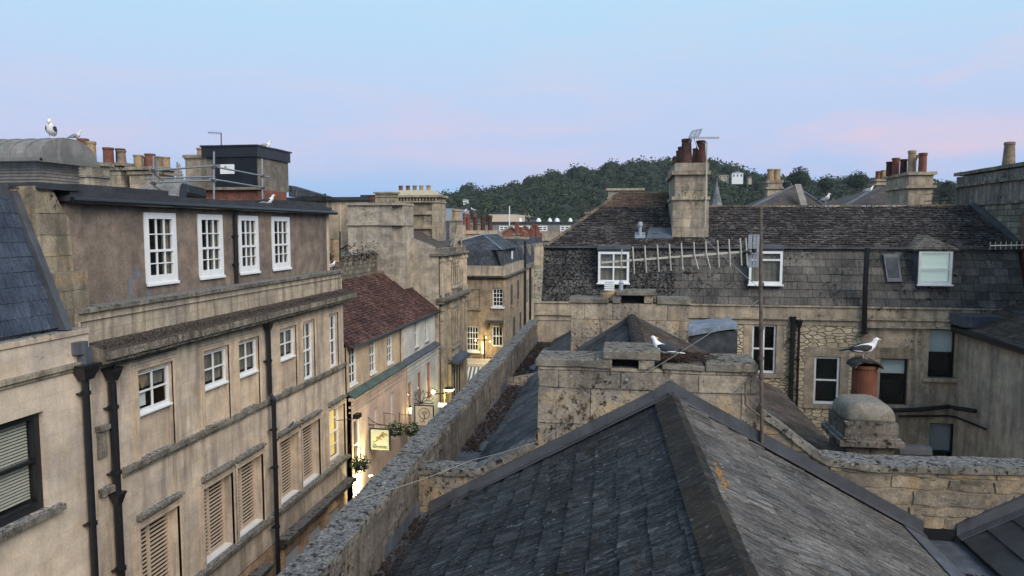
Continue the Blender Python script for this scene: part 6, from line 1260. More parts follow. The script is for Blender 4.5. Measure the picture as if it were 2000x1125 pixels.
# --- corner building at the end
Cb = thing('corner_building', 'rounded corner building with blue slate mansard facing up the street', 'building', (-10, 50, GZ)); Yk = 46.0; fk = FY(Yk); XK = -7.94; RR = .12
def corner_ring(off, z, left=-16.0, yend=55.0):
    pts = [(left, Yk - off)]
    for k in range(7):
        a = math.pi / 2 * k / 6; pts.append((XK + math.sin(a) * (RR + off), Yk + RR - math.cos(a) * (RR + off)))
    pts.append((XK + RR + off, yend)); return [Vector((x, y, z)) for x, y in pts]
def ring_band(mb, off, z0, z1, closed_top=True, off_top=None):
    a = corner_ring(off, z0); b = corner_ring(off if off_top is None else off_top, z1); n = len(a)
    back = [Vector((-16, 55, z0)), Vector((-16, 55, z1))]
    mb.add(a + b + back, [(i, i + 1, n + i + 1, n + i) for i in range(n - 1)] + [tuple(range(n)) + (2 * n,), tuple(range(n, 2 * n)) + (2 * n + 1,)])
def Wc(x0, x1, y0, y1): a = ay(x0, y0, Yk); b = ay(x1, y1, Yk); return (a.x, b.x, b.z, a.z)
blindw = Wc(908, 937, 565, 603); sw1 = Wc(962, 982.5, 564, 599); sw2 = Wc(910.5, 935, 637, 686); sw3 = Wc(961, 982, 637, 677)
mb = MB(); wall_holes(mb, fk, -16, XK, GZ, -3.16, [(*blindw, .06), (*sw1, .14), (*sw2, .14), (*sw3, .14)])
cr_ = corner_ring(0, GZ)[1:]; ct = corner_ring(0, -3.16)[1:]
for i in range(len(cr_) - 1): mb.quad(cr_[i], cr_[i + 1], ct[i + 1], ct[i])
mb.build('wall', M['brown_stone'], Cb)
mb = MB(); mb.box(fk, *blindw, -.08, -.05); mb.build('blind_window', M['brown_stone'], Cb)
mb = MB(); ring_band(mb, .25, -3.22, -3.12); ring_band(mb, .12, -3.34, -3.22); mb.build('cornice', M['ledge_dark'], Cb)
mb = MB(); ring_band(mb, -.02, -3.12, -2.48); mb.build('blocking_course', M['blocking'], Cb)
mb = MB(); ring_band(mb, -.30, -2.48, -1.45, off_top=-.62); mb.build('mansard_slope', M['slate_far'], Cb)
k1, k2 = ay(945, 458, 48.5), ay(962, 462, 52); c0 = corner_ring(-.75, -1.45); e_l = Vector((ay(900, 490, 46.7).x - .6, 46.75, -1.45)); e_r = Vector((ay(983, 490, 46.7).x, 46.75, -1.45))
mb = MB(); ap_ = Vector((ay(943, 458, 49).x, 49, ay(943, 458, 49).z)); ar_ = Vector((ap_.x + .3, 53, ap_.z))
mb.add([(ap_.x - 3.2, 46.75, -1.45), (ap_.x + 1.75, 46.75, -1.45), ap_, (ap_.x - 3.2, 54, -1.45), (ap_.x + 1.75, 54, -1.45), ar_], [(0, 1, 2), (1, 4, 5, 2), (0, 2, 5, 3)]); mb.build('hipped_roof', M['slate_far'], Cb)
mb = MB(); mb.tube([(ap_.x - 3.2, 46.75, -1.43), ap_, (ap_.x + 1.75, 46.75, -1.43)], .06, 6); mb.tube([ap_, ar_], .06, 6); mb.build('hip_roll', M['lead_pale'], Cb)
window(Cb, fk, *sw1, 3, 4, w=-.06, fw=.06, bar=.035, back='dark', sill=(.1, .12, .12), sill_m='white'); window(Cb, fk, *sw2, 4, 4, w=-.05, fw=.07, bar=.04, back='dark', sill=(.12, .12, .12), sill_m='white'); window(Cb, fk, *sw3, 3, 2, w=-.06, fw=.06, bar=.04, back='dark')
mb = MB(); a = Wc(949, 991, 625, 632); mb.box(fk, a[0], a[1] - .25, a[2], a[3], -.1, .22); mb.box(fk, a[0] + .1, a[0] + .25, a[2] - .35, a[2], -.1, .14); mb.box(fk, a[1] - .5, a[1] - .35, a[2] - .35, a[2], -.1, .14); mb.build('hood', M['ledge_dark'], Cb)
mb = MB(); mb.box(fk, blindw[0] - .1, blindw[1] + .1, blindw[2] - .1, blindw[2], -.1, .1); mb.build('sill', M['brown_stone'], Cb)
fs = FX(XK + RR)
for (a, b, c, d) in ((48.2, 49.0, -5.3, -3.9), (51.2, 52.0, -5.2, -3.8), (49.3, 50.2, -7.9, -6.3), (52.4, 53.2, -7.9, -6.3)):
    mb = MB(); mb.box(fs, a, b, c, d, -.1, .02); o = mb.build('window', M['dark_window'], Cb); mb = MB(); mb.box(fs, a - .06, b + .06, c - .12, c, -.1, .12); mb.build('sill', M['brown_stone'], o)
pipe(Cb, [(XK + RR + .12, 54.5, -1.0), (XK + RR + .12, 54.5, GZ)], .09)
for (px0, px1, py0, py1) in ((928, 936, 492, 520), (976, 981, 490, 505)): pass
dq = ay(929, 516, 46.5)
for (xq, yq, hh) in ((XK + RR - .62, 47.6, .5), (XK + RR - .62, 51.3, .4)):
    d_ = MB(); d_.wbox(xq - .5, xq + .22, yq - .35, yq + .35, -2.48, -2.0 + hh); dd = d_.build('dormer', M['slate_far'], Cb); w_ = FX(xq + .22); window(dd, w_, yq - .28, yq + .28, -2.0, -2.05 + hh + .22, 2, 2, w=.02, fw=.05, back='dark') if False else None
    m3_ = MB(); m3_.box(w_, yq - .28, yq + .28, -2.42, -2.08 + hh, -.02, .03); m3_.build('dormer_window', M['white'], dd)
# lettering and awning
def text(par, s, size, pos, rot, m, ext=.004, name='lettering', align='CENTER'):
    cu = bpy.data.curves.new(name, 'FONT'); cu.body = s; cu.size = size; cu.extrude = ext; cu.align_x = align
    o = bpy.data.objects.new(name, cu); sc.collection.objects.link(o)
    dg = bpy.context.evaluated_depsgraph_get(); me = bpy.data.meshes.new_from_object(o.evaluated_get(dg)); bpy.data.objects.remove(o)
    mt = Matrix.Translation(Vector(pos)) @ rot.to_4x4(); me.transform(mt)
    off = Vector(par['_o']) if par is not None else Vector()
    me.transform(Matrix.Translation(-off)); me.materials.clear(); me.materials.append(M[m])
    o = bpy.data.objects.new(name, me); sc.collection.objects.link(o)
    if par is not None: o.parent = par
    o['_o'] = tuple(off); return o
RY = Matrix.Rotation(R(90), 3, 'X')              # upright text facing -Y
a = ay(907, 704, Yk)
text(Cb, 'QUIET STREET', .40, (a.x, Yk - .01, a.z), RY, 'letter', align='LEFT')
mb = MB(); a, b = ay(890, 714, Yk), ay(945, 711, Yk); mb.box(fk, -13, XK - .3, a.z, b.z + .05, -.1, .18); mb.box(fk, -13, XK - .3, b.z + .05, b.z + .35, -.1, .1); mb.build('shop_fascia', M['cream_paint'], Cb)
t = thing('awning', 'blue grey and white striped shop awning under the street name', 'awning', (-11, 45.3, -10))
mb = MB(); a = ay(900, 716, Yk - .2); mb.prism([(-12.5, Yk - .2, a.z), (XK - .6, Yk - .2, a.z), (XK - .6, Yk - 1.5, a.z - 1.1), (-12.5, Yk - 1.5, a.z - 1.1)], (0, 0, -.02)); mb.build('canvas', M['awning'], t); mb = MB(); mb.tube([(-12.5, Yk - 1.5, a.z - 1.12), (XK - .6, Yk - 1.5, a.z - 1.12)], .03, 6); mb.build('front_bar', M['white'], t)
# next building further down
N2 = thing('far_house', 'dark slated house beyond the corner building', 'house', (-10, 62, GZ)); mb = MB(); mb.wbox(-15, -7.95, 55.2, 72, GZ, -3.0); mb.build('wall', M['stained'], N2)
mb = MB(); mb.prism([(-7.9, 55.2, -2.9), (-7.9, 72, -2.9), (-8.6, 72, -.9), (-8.6, 55.2, -.9)], (-3, 0, 0)); mb.build('mansard_slope', M['slate_far'], N2)
mb = MB(); mb.wbox(-8.2, -7.7, 55.1, 72, -3.2, -2.9); mb.build('cornice', M['ledge'], N2)
mb = MB(); f_ = FX(-7.95)
for y in (57, 60, 63.5, 67): mb.box(f_, y, y + .9, -6, -4.2, -.1, .03); mb.box(f_, y, y + .9, -2.5, -1.4, -.8, -.15)
mb.build('window', M['curtain'], N2)
pipe(N2, [(-7.85, 58.6, -3), (-7.85, 58.6, GZ)], .09)
# ------------------------------------------------------------------ street furniture with light
def bulb(name, p, col, power, r=.08):
    l = bpy.data.lights.new(name, 'POINT'); l.energy = power; l.color = col; l.shadow_soft_size = r; o = bpy.data.objects.new(name, l); sc.collection.objects.link(o); o.location = p; return o
# salamander sign
t = thing('hanging_sign', 'square black framed pub sign with a spotted orange lizard on a curled bracket', 'pub sign', (-8.3, 23.9, -7.5))
Ys = 24.0; s0, s1 = ay(724, 838, Ys), ay(760, 880, Ys); fs_ = FY(Ys)
mb = MB(); mb.box(fs_, s0.x, s1.x, s1.z, s0.z, -.04, 0.0); mb.build('board', M['sign_face'], t)
mb = MB()
for (a, b, c, d) in ((s0.x - .035, s0.x, s1.z - .03, s0.z + .03), (s1.x, s1.x + .035, s1.z - .03, s0.z + .03), (s0.x, s1.x, s0.z, s0.z + .03), (s0.x, s1.x, s1.z - .03, s1.z)): mb.box(fs_, a, b, c, d, -.06, .02)
mb.build('frame', M['blackp'], t)
mb = MB(); q = lambda x, y: ay(x, y, Ys)
mb.tube([q(713, 796), q(713, 845)], .02, 6); mb.tube([q(713, 800), q(717, 813), q(727, 823), q(740, 829), q(756, 831)], .016, 6); mb.tube([q(714, 834), q(722, 829), q(756, 831)], .012, 6); mb.tube([q(730, 830), q(730, 838)], .01, 5); mb.tube([q(753, 831), q(753, 838)], .01, 5); mb.tube([q(720, 826), q(722, 831), q(727, 832), q(729, 829)], .01, 5); mb.tube([q(713, 820), Vector((-9.05, q(713, 820).y, q(713, 820).z))], .015, 5); mb.build('bracket', M['blackp'], t)
Wd, Hg = s1.x - s0.x, s0.z - s1.z
def lz(u, v): return Vector((s0.x + u * Wd, Ys - .012, s1.z + v * Hg))
# original lizard: S-curved body with four legs
mb = MB(); sp = [(.10, .47, .004), (.12, .42, .010), (.18, .40, .016), (.27, .41, .024), (.35, .47, .034), (.42, .56, .046), (.50, .65, .052), (.58, .72, .050), (.66, .76, .042), (.74, .78, .036), (.82, .76, .042), (.88, .73, .032), (.91, .71, .010)]
mb.tube([lz(u, v) for u, v, r in sp], [r * Wd * .95 for u, v, r in sp], 8)
for (a, b, c) in (((.42, .56), (.36, .62), (.30, .60)), ((.46, .58), (.52, .52), (.60, .52)), ((.60, .74), (.62, .84), (.72, .87)), ((.66, .74), (.66, .66), (.74, .62))): mb.tube([lz(*a), lz(*b), lz(*c)], [.022 * Wd, .016 * Wd, .020 * Wd], 6)
mb.build('lizard_emblem', M['lizard'], t, smooth=True)
text(t, 'The', .075 * Wd / .6, lz(.12, .24), RY, 'letter', .002, align='LEFT'); text(t, 'Salamander', .155 * Wd / .85, lz(.08, .125), RY, 'letter', .002, align='LEFT')
mb = MB(); mb.box(fs_, s0.x + .1 * Wd, s1.x - .06 * Wd, s1.z + .085 * Hg, s1.z + .1 * Hg, 0, .004); mb.build('underline', M['letter'], t)
# tree sign
t = thing('hanging_sign', 'pale square sign with a tree in a circle, hung below a branching iron bracket', 'restaurant sign', (-8.3, 30, -7)); Yt = 29.6; ft = FY(Yt); s0, s1 = ay(811, 792, Yt), ay(846, 832, Yt)
mb = MB(); mb.box(ft, s0.x, s1.x, s1.z, s0.z, -.04, 0); mb.build('board', M['sign_cream'], t)
mb = MB()
for (a, b, c, d) in ((s0.x - .03, s0.x, s1.z - .03, s0.z + .03), (s1.x, s1.x + .03, s1.z - .03, s0.z + .03), (s0.x, s1.x, s0.z, s0.z + .03), (s0.x, s1.x, s1.z - .03, s1.z)): mb.box(ft, a, b, c, d, -.06, .02)
mb.build('frame', M['blackp'], t)
Wd, Hg = s1.x - s0.x, s0.z - s1.z
def tz(u, v): return Vector((s0.x + u * Wd, Yt - .012, s0.z - (1 - v) * Wd))
mb = MB(); c = (.5, .58); mb.tube([tz(c[0] + math.cos(a) * .30, c[1] + math.sin(a) * .30) for a in [2 * math.pi * k / 28 for k in range(29)]], .012, 5)
def branch(mb, p, ang, L, d, rad):
    q_ = (p[0] + math.cos(ang) * L, p[1] + math.sin(ang) * L); mb.tube([tz(*p), tz(*q_)], [rad, rad * .7], 5)
    if d: 
        for s_ in (-1, 1): branch(mb, q_, ang + s_ * R(28) + random.uniform(-.1, .1), L * .72, d - 1, rad * .7)
branch(mb, (.52, .30), R(92), .15, 4, .02); mb.build('tree_emblem', M['letter'], t)
text(t, 'LA', .2 * Wd / .9, tz(.28, .08), RY, 'letter', .002, align='LEFT')
mb = MB(); q = lambda x, y: ay(x, y, Yt)
mb.tube([q(806, 765), q(806, 788), q(846, 788)], .02, 6); mb.tube([q(806, 788), Vector((-9.05, Yt, q(806, 788).z))], .018, 5)
def br2(p, ang, L, d, rad):
    e = (p[0] + math.cos(ang) * L, p[1] - math.sin(ang) * L); mb.tube([q(*p), q(*e)], [rad, rad * .75], 5)
    if d:
        for s_ in (-1, 1): br2(e, ang + s_ * R(30) + random.uniform(-.15, .15), L * .72, d - 1, rad * .75)
for a_ in (100, 60, 140, 30): br2((822, 788), R(a_), 11, 3, .022)
mb.build('branch_bracket', M['blackp'], t)
# hanging baskets
def basket(px, py, X, r, label, post=True):
    c = ax(px, py, X); t = thing('hanging_basket', label, 'hanging basket', c, 'planted baskets on the pub front')
    lf = MB()
    for _ in range(420):
        d = Vector((random.gauss(0, 1), random.gauss(0, 1), random.gauss(0, 1))).normalized() * r * random.uniform(.45, 1.08); d.z *= .85; p = c + d; s_ = random.uniform(.025, .06)
        a = Vector((random.gauss(0, 1), random.gauss(0, 1), random.gauss(0, 1))).normalized(); b = a.cross(Vector((random.gauss(0, 1), random.gauss(0, 1), .3))).normalized()
        lf.quad(p - a * s_, p + b * s_ * .5, p + a * s_, p - b * s_ * .5)
    lf.build('foliage', M['leaf_near'], t, recalc=False)
    fl_ = MB()
    for _ in range(22):
        d = Vector((abs(random.gauss(0, 1)), -abs(random.gauss(0, 1)), random.gauss(0, .8))).normalized() * r * 1.02; p = c + d; fl_.lathe([(.0, -.012), (.026, 0), (0, .012)], p, 6, cap=False)
    fl_.build('flowers', M['petal'], t); bo = MB(); bo.lathe([(.05, -r * .8), (r * .6, -r * .55), (r * .75, -.02), (r * .7, 0)], c, 12); bo.build('basket', M['blackp'], t)
    br_ = MB(); br_.tube([(-9.04, c.y, c.z + r + .25), (X, c.y, c.z + r + .2), (X, c.y, c.z + r * .5)], .012, 5); br_.tube([(-9.04, c.y, c.z + r - .2), (-9.04, c.y, c.z + r + .3)], .012, 5); br_.build('bracket', M['blackp'], t)
basket(704, 905, -8.65, .34, 'bushy window basket lowest on the pink wall, lit from beneath'); basket(772, 838, -8.6, .36, 'basket with white flowers right behind the lizard sign'); basket(803, 838, -8.55, .36, 'green basket between the lizard sign and the tree sign')
# lights
t = thing('floodlight', 'black box floodlight on a wall arm at the corner of the pub', 'floodlight', ax(694, 812, -8.6)); c = ax(696, 812, -8.55); mb = MB(); mb.wbox(c.x - .06, c.x + .12, c.y - .16, c.y + .16, c.z - .07, c.z + .07); o = mb.build('lamp_housing', M['blackp'], t); mb = MB(); mb.tube([(-9.1, c.y - .3, c.z - .1), (c.x, c.y - .05, c.z - .08)], .015, 5); mb.build('arm', M['blackp'], t)
t = thing('sign_uplighter', 'small bright uplighter washing the pink wall below the sign', 'lamp', (-8.75, 24.0, -9.2)); c = ax(724, 930, -8.72); mb = MB(); mb.lathe([(.05, -.06), (.09, .0), (.09, .02)], c, 10); mb.build('housing', M['blackp'], t); mb = MB(); mb.lathe([(.0, .022), (.085, .022)], c, 12, cap=False); mb.build('lens', M['lamp'], t)
bulb('floodlight_bulb', ax(706, 824, -8.45), (1, .92, .6), 14, .08)
l = bpy.data.lights.new('uplight', 'SPOT'); l.energy = 300; l.color = (1, .92, .5); l.spot_size = R(80); l.spot_blend = .6; l.shadow_soft_size = .05; o = bpy.data.objects.new('uplight', l); sc.collection.objects.link(o); o.location = c + Vector((.05, 0, .05)); o.rotation_euler = Vector((-.40, -.25, 1)).to_track_quat('-Z', 'Y').to_euler()
bulb('wall_wash', c + Vector((-.12, -.5, -.15)), (1, .90, .5), 110, .05)
t = thing('street_lantern', 'wide glowing disc lantern on an iron arm beside the gothic front', 'street lamp', ax(878, 762, -8.2)); c = ax(877, 761, -8.2); mb = MB(); mb.lathe([(.0, .14), (.22, .10), (.25, .05), (.22, .04)], c, 18); mb.build('shade', M['blackp'], t); mb = MB(); mb.lathe([(.0, -.08), (.16, -.07), (.24, -.01), (.25, .03), (.14, .09), (0, .10)], c, 18, cap=False); mb.build('glowing_bowl', M['lamp'], t); mb = MB(); mb.tube([(-9.0, c.y - .2, c.z - .2), (c.x, c.y, c.z - .15)], .03, 6); mb.tube([(-9.0, c.y - .2, c.z + .12), (c.x - .5, c.y - .1, c.z - .1)], .02, 6); mb.build('arm', M['blackp'], t)
bulb('lantern_bulb', Vector((-8.72, 34.15, -8.3)), (1, .76, .10), 38, .1); bulb('lantern_bulb', c + Vector((0, 0, -.3)), (1, .85, .45), 22, .15)
t = thing('lit_shop_sign', 'small glowing white round topped sign under the disc lantern', 'sign', ax(868, 785, -8.4)); a, b = ax(860, 795, -8.4), ax(876, 772, -8.4); mb = MB(); mb.box(FY(a.y), a.x - .1, a.x + .3, a.z, b.z, -.03, .03); mb.build('panel', M['sign_lit'], t)
t = thing('wall_lantern', 'small lit wall lantern between the salmon doors', 'lamp', ax(801, 800, -8.9)); c = ax(801, 800, -8.88); mb = MB(); mb.lathe([(.05, -.16), (.07, .08), (.0, .14)], c, 8); mb.build('lamp_glass', M['lamp_small'], t); mb = MB(); mb.lathe([(.09, .10), (.0, .2)], c, 8); mb.build('cap', M['blackp'], t); bulb('lantern_bulb', c + Vector((.15, 0, 0)), (1, .8, .4), 12)
t = thing('wall_lantern', 'white globe lantern at the right end of the pale blue wall', 'lamp', ax(846, 766, -8.8)); c = ax(846, 766, -8.8); mb = MB(); mb.lathe([(.0, -.12), (.10, -.05), (.11, .05), (.0, .12)], c, 10, cap=False); mb.build('globe', M['lamp_small'], t); mb = MB(); mb.tube([(-9.05, c.y, c.z), c], .02, 5); mb.build('arm', M['blackp'], t); bulb('lantern_bulb', c + Vector((.05, 0, .14)), (1, .8, .35), 5)
t = thing('street_lamp', 'double armed lamp on a pole lighting the corner wall by the street name', 'street lamp', ay(945, 665, 44.8)); c = ay(945, 665, 44.8); mb = MB(); mb.tube([ay(946, 700, 44.8), ay(946, 655, 44.8)], .05, 6); mb.tube([ay(933, 664, 44.8), ay(958, 664, 44.8)], .02, 5); mb.build('pole', M['blackp'], t)
for x, y in ((929, 665), (949, 659), (957, 667)):
    g_ = MB(); p = ay(x, y, 44.8); g_.lathe([(.0, -.08), (.08, 0), (.0, .08)], p, 8, cap=False); g_.build('globe', M['lamp_small'], t)
g_ = MB(); a, b = ay(941, 691, 45), ay(946, 668, 45); g_.wbox(a.x, b.x, 45, 45.05, a.z, b.z); g_.build('lit_tube', M['lamp_small'], t)
bulb('corner_bulb', ay(943, 675, 45.2), (1, .78, .3), 55, .1)
bulb('window_bulb', ay(968, 575, 46.6), (1, .7, .25), 6, .1)
gull('gull', ax(722, 0 + 512, -9.0) if False else Vector((-9.6, 22.3 + 0, -1.38)) , R(60), 'pale gull crouching at the far end of the attic ledge', 'stand', 'gullgrey', .8)
# ================================================================== DISTANCE
# hipped roofs beyond the long ridge
def hip_house(name, label, pts, Y, depth, m='slate_hip'):
    """pts: picture points of eave left, ridge left, ridge right, eave right (front plane Y at the eave, ridge further back)"""
    t = thing(name, label, 'roof', ay(*pts[0], Y)); a, b, c, d = ay(*pts[0], Y), ay(*pts[1], Y + depth), ay(*pts[2], Y + depth), ay(*pts[3], Y)
    mb = MB(); lo = Vector((0, 2 * depth, 0)); mb.add([a, d, c, b, a + lo, d + lo], [(0, 1, 2, 3), (0, 3, 4), (1, 5, 2), (4, 3, 2, 5)]); mb.build('roof_slope', M[m], t)
    mb = MB(); mb.tube([a, b, c, d], .09, 6); mb.build('ridge', M['lead'], t)
    mb = MB(); mb.add([a - Z3 * 8, d - Z3 * 8, d, a, a + lo, d + lo, a + lo - Z3 * 8, d + lo - Z3 * 8], [(0, 1, 2, 3), (0, 3, 4, 6), (1, 7, 5, 2)]); mb.build('wall', M['stack_grey'], t); return t
t = hip_house('distant_house', 'brown slated hipped roof with pale raking coping beyond the ridge, left', [(1455, 412), (1545, 366), (1556, 366), (1625, 412)], 36, 4)
mb = MB(); a, b = ay(1552, 365, 38), ay(1566, 412, 36); mb.prism([a, a + Vector((.3, 0, 0)), b + Vector((.3, 0, 0)), b], (0, 0, .14)); mb.build('raking_coping', M['pale'], t)
simple_stack('chimney_stack', 'small pale chimney with two round buff pots in front of the wooded hill', 1500, 1527, 352, 386, 42, 'pale', .9, [(1507, 'straight', 'buff', 1.5, .75, .3), (1520, 'straight', 'buff', 1.5, .75, .4)], caps=((.0, .05, .14), (.38, .08, .10)))
t = hip_house('distant_house', 'long grey slated hipped roof beyond the ridge, right', [(1640, 410), (1700, 374), (1778, 348), (1800, 410)], 34, 6)
simple_stack('chimney_stack', 'cream chimney with four short pots and one tall buff pot', 1712, 1752, 350, 372, 42, 'pale', 1.0, [(1718, 'straight', 'terra', 1.0, .8, .3), (1724, 'straight', 'buff', 1.0, .85, .5), (1729, 'straight', 'buff', 1.0, .9, .3), (1741, 'straight', 'buff', 1.1, 1.5, .3)], caps=((.0, .08, .1), (.25, .14, .08)))
t = simple_stack('chimney_stack', 'long cream chimney with seven mixed orange pots, a gull on the tallest', 1776, 1820, 336, 404, 31.5, 'pale', 2.6, [(1770, 'straight', 'terra_dark', 1.15, .9, 1.9), (1777, 'straight', 'terra', 1.2, 1.05, 1.6), (1786, 'straight', 'terra_dark', 1.1, 1.0, 1.2), (1793, 'straight', 'buff', 1.2, 1.35, .7), (1799, 'straight', 'terra_dark', 1.1, 1.0, .9), (1807, 'straight', 'terra', 1.25, 1.1, .3)], caps=((.0, .10, .12), (.55, .12, .10)))
# scaffold beside the tall building
t = thing('scaffold_tower', 'rusty scaffold frame against the tall grey building at the right', 'scaffold', ay(1840, 400, 30)); mb = MB(); Ysc = 30
for (a, b) in (((1835, 362), (1835, 402)), ((1853, 362), (1853, 402)), ((1838, 370), (1838, 400)), ((1808, 380), (1856, 372)), ((1806, 393), (1856, 390))): mb.tube([ay(*a, Ysc), ay(*b, Ysc)], .022, 6)
mb.build('tube', M['rustpole'], t)
gull('gull', ay(1792, 309, 32.3) + Vector((0, 0, .0)), R(120), 'gull perched on the tallest buff pot of the long cream chimney', 'sit', 'gullgrey', .9)
gull('gull', ay(1696, 374, 37), R(0), 'gull standing on the slope of the right hipped roof', 'sit', 'gullgrey', 1.0)
# stone spire
t = thing('church_spire', 'slim grey slated church spire right of the tall square chimney', 'spire', ay(1399, 405, 85)); c = ay(1399, 404, 85); zt2 = ay(1399, 352, 85).z
mb = MB(); mb.lathe([(.80, c.z - .05), (.58, c.z + .5), (.33, lerp(c.z, zt2, .5)), (.03, zt2)], (c.x, c.y, 0), 8); mb.build('slated_spire', M['slate_spire'], t); mb = MB(); mb.tube([(c.x, c.y, zt2), (c.x, c.y, zt2 + .9)], .05, 6); mb.lathe([(0, -.15), (.15, 0), (0, .15)], (c.x, c.y, zt2 + .5), 8, cap=False); mb.build('finial', M['lead'], t)
mb = MB(); mb.wbox(c.x - .55, c.x + .55, c.y - .55, c.y + .55, -12, c.z); mb.build('tower', M['pale'], t)
# --- rooftops between 60 and 300 m
def block(name, label, px0, px1, pyt, pyb, Y, m, depth=10, cat='building', roofm=None):
    a, b = ay(px0, pyt, Y), ay(px1, pyb, Y); t = thing(name, label, cat, ((a.x + b.x) / 2, Y, b.z)); mb = MB(); mb.wbox(a.x, b.x, Y, Y + depth, min(b.z, -4), a.z); mb.build('wall', M[m], t)
    mb = MB(); mb.wbox(a.x - .1, b.x + .1, Y - .1, Y + depth, a.z, a.z + .004 * Y * .5); mb.build('roof', M[roofm or 'felt'], t); return t
block('office_building', 'pale blue grey clad rooftop building left of the brick chimneys', 850, 882, 406, 432, 120, 'greybox', 14)
t = block('plant_room', 'beige windowless box on the long modern roof', 955, 1007, 418, 434, 170, 'beigebox', 16)
Yo = 155; t = block('modern_building', 'long low modern stone building with white framed windows across the valley floor', 938, 1180, 437, 470, Yo, 'office', 18)
fo = FY(Yo); mb = MB(); mb.box(fo, ay(938, 437, Yo).x, ay(1180, 437, Yo).x, ay(1000, 437, Yo).z, ay(1000, 433, Yo).z, -18, .3); mb.build('roof_slab', M['felt'], t)
mb = MB(); mb.box(fo, ay(938, 452, Yo).x, ay(1180, 452, Yo).x, ay(1000, 470, Yo).z, ay(1000, 452, Yo).z, -1, .4); mb.build('balustrade_band', M['pale'], t)
for (a, b, n) in ((976, 991, 2), (1003, 1034, 4), (1052, 1068, 2), (1095, 1120, 3), (1132, 1148, 2)):
    p, q = ay(a, 441, Yo), ay(b, 451.5, Yo); mb = MB(); e = .22
    mb.box(fo, p.x, q.x, q.z, q.z + e, -.1, .1); mb.box(fo, p.x, q.x, p.z - e, p.z, -.1, .1); mb.box(fo, p.x, q.x, (p.z + q.z) / 2 - .1, (p.z + q.z) / 2 + .1, -.1, .1)
    for i in range(n + 1): u = lerp(p.x, q.x, i / n); mb.box(fo, u - .13, u + .13, q.z, p.z, -.1, .12)
    o = mb.build('window', M['white'], t); mb = MB(); mb.box(fo, p.x, q.x, q.z, p.z, -.1, .02); mb.build('pane', M['dark_window'], o)
for i, px in enumerate((1016, 1052, 1074, 1088, 1114)):
    c = ay(px, 434, 165); mb = MB(); r_ = .5 + .12 * (i % 2); mb.lathe([(r_, -.4), (r_, .1), (r_ * .8, .6), (r_ * .3, .95), (0, 1.0)], c, 12, cap=False); o = mb.build('domed_rooflight', M['white'], None, smooth=True); tag(o, 'white dome rooflight on the modern building', 'rooflight', 'white rooflights on the long modern roof')
t = thing('flagpole', 'thin white pole standing before the beige box', 'pole', ay(995, 445, 110)); mb = MB(); mb.tube([ay(995, 452, 110), ay(995, 402, 110)], .09, 6); mb.build('pole', M['white'], t)
t = thing('crane_mast', 'faint lattice mast behind the beige box', 'mast', ay(979, 418, 200)); mb = MB(); mb.tube([ay(979, 420, 200), ay(980, 401, 200)], .12, 5); mb.tube([ay(978, 402, 200), ay(988, 400, 200)], .25, 5); mb.build('mast', M['rustpole'], t)
# chimney cluster behind the corner building
simple_stack('chimney_stack', 'brown rendered wide chimney with four sooty clay pots behind the corner mansard', 903, 962, 450, 500, 58, 'stained', 1.4, [(912, 'straight', 'terra', 1.5, 1.3, .5), (926, 'straight', 'terra_dark', 1.5, 1.3, .5), (941, 'crown', 'terra_dark', 1.4, 1.35, .5), (955, 'crown', 'terra_dark', 1.4, 1.35, .5)], caps=((0, .12, .3),))
simple_stack('chimney_stack', 'small stone chimney with one big yellow crown pot', 878, 897, 430, 470, 60, 'stack', 1.2, [(888, 'crown', 'buff', 2.5, .58, .5)], caps=((0, .1, .1),))
simple_stack('chimney_stack', 'chimney with two tall orange pots, a gull on the left one', 900, 917, 438, 460, 66, 'stack', 1.2, [(905, 'straight', 'terra', 1.4, 1.3, .5), (913, 'straight', 'terra', 1.4, 1.2, .5)], caps=((0, .1, .1),))
simple_stack('chimney_stack', 'chimney with a single tall red pot with a gull on top', 918, 934, 436, 460, 68, 'stack', 1.2, [(925, 'straight', 'terra', 1.6, 1.15, .5)], caps=((0, .1, .1),))
gull('gull', ay(906, 417, 66.5), R(0), 'far gull on the left of two tall orange pots', 'stand', 'gullgrey', 1.2); gull('gull', ay(925, 414, 68.5), R(180), 'far gull on the single tall red pot', 'stand', 'gullgrey', 1.2)
t = thing('buttressed_gable', 'sloping stone buttress beside the small chimney with the yellow pot', 'gable', ay(885, 480, 56)); mb = MB(); mb.prism([ay(882, 505, 56), ay(901, 505, 56), ay(901, 440, 56), ay(893, 440, 56)], (0, 1.5, 0)); mb.build('stonework', M['gothic'], t)
simple_stack('chimney_stack', 'streaked stone stack without pots right of the corner mansard', 985, 1025, 463, 500, 60, 'stack', 1.4, caps=((0, .18, .2),))
# brick pedimented terrace
t = thing('pedimented_house', 'little red brick gable with a stone pediment and cluttered pots behind', 'house', ay(1000, 470, 95)); a, b, c = ay(981, 455, 95), ay(1016, 455, 95), ay(999, 444, 95)
mb = MB(); mb.prism([a, b, c], (0, 8, 0)); mb.wbox(a.x, b.x, 95, 103, -5, a.z); mb.build('brick_gable', M['brick_far'], t); mb = MB(); mb.tube([a + Vector((-.2, -.1, 0)), c + Vector((0, -.1, .1)), b + Vector((.2, -.1, 0))], .22, 5); mb.build('pediment_coping', M['pale'], t)
random.seed(21)
for i in range(12):
    Yq = random.uniform(75, 130); px = 1003 + i * 4.2 + random.uniform(-2, 2); py = 456 + (i % 4) * 5
    simple_stack('chimney_stack', 'one of the little brick and stone chimneys crowding left of the speckled verge', px, px + random.uniform(6, 9), py, py + 20, Yq, random.choice(['brick_far', 'stack', 'brick_far']), 1.2, [(px + 3, 'straight', 'terra', 1.5, 1.6, .5), (px + 6, 'straight', 'terra', 1.5, 1.5, .5)], caps=((0, .1, .15),), group='little chimneys of the far terraces')
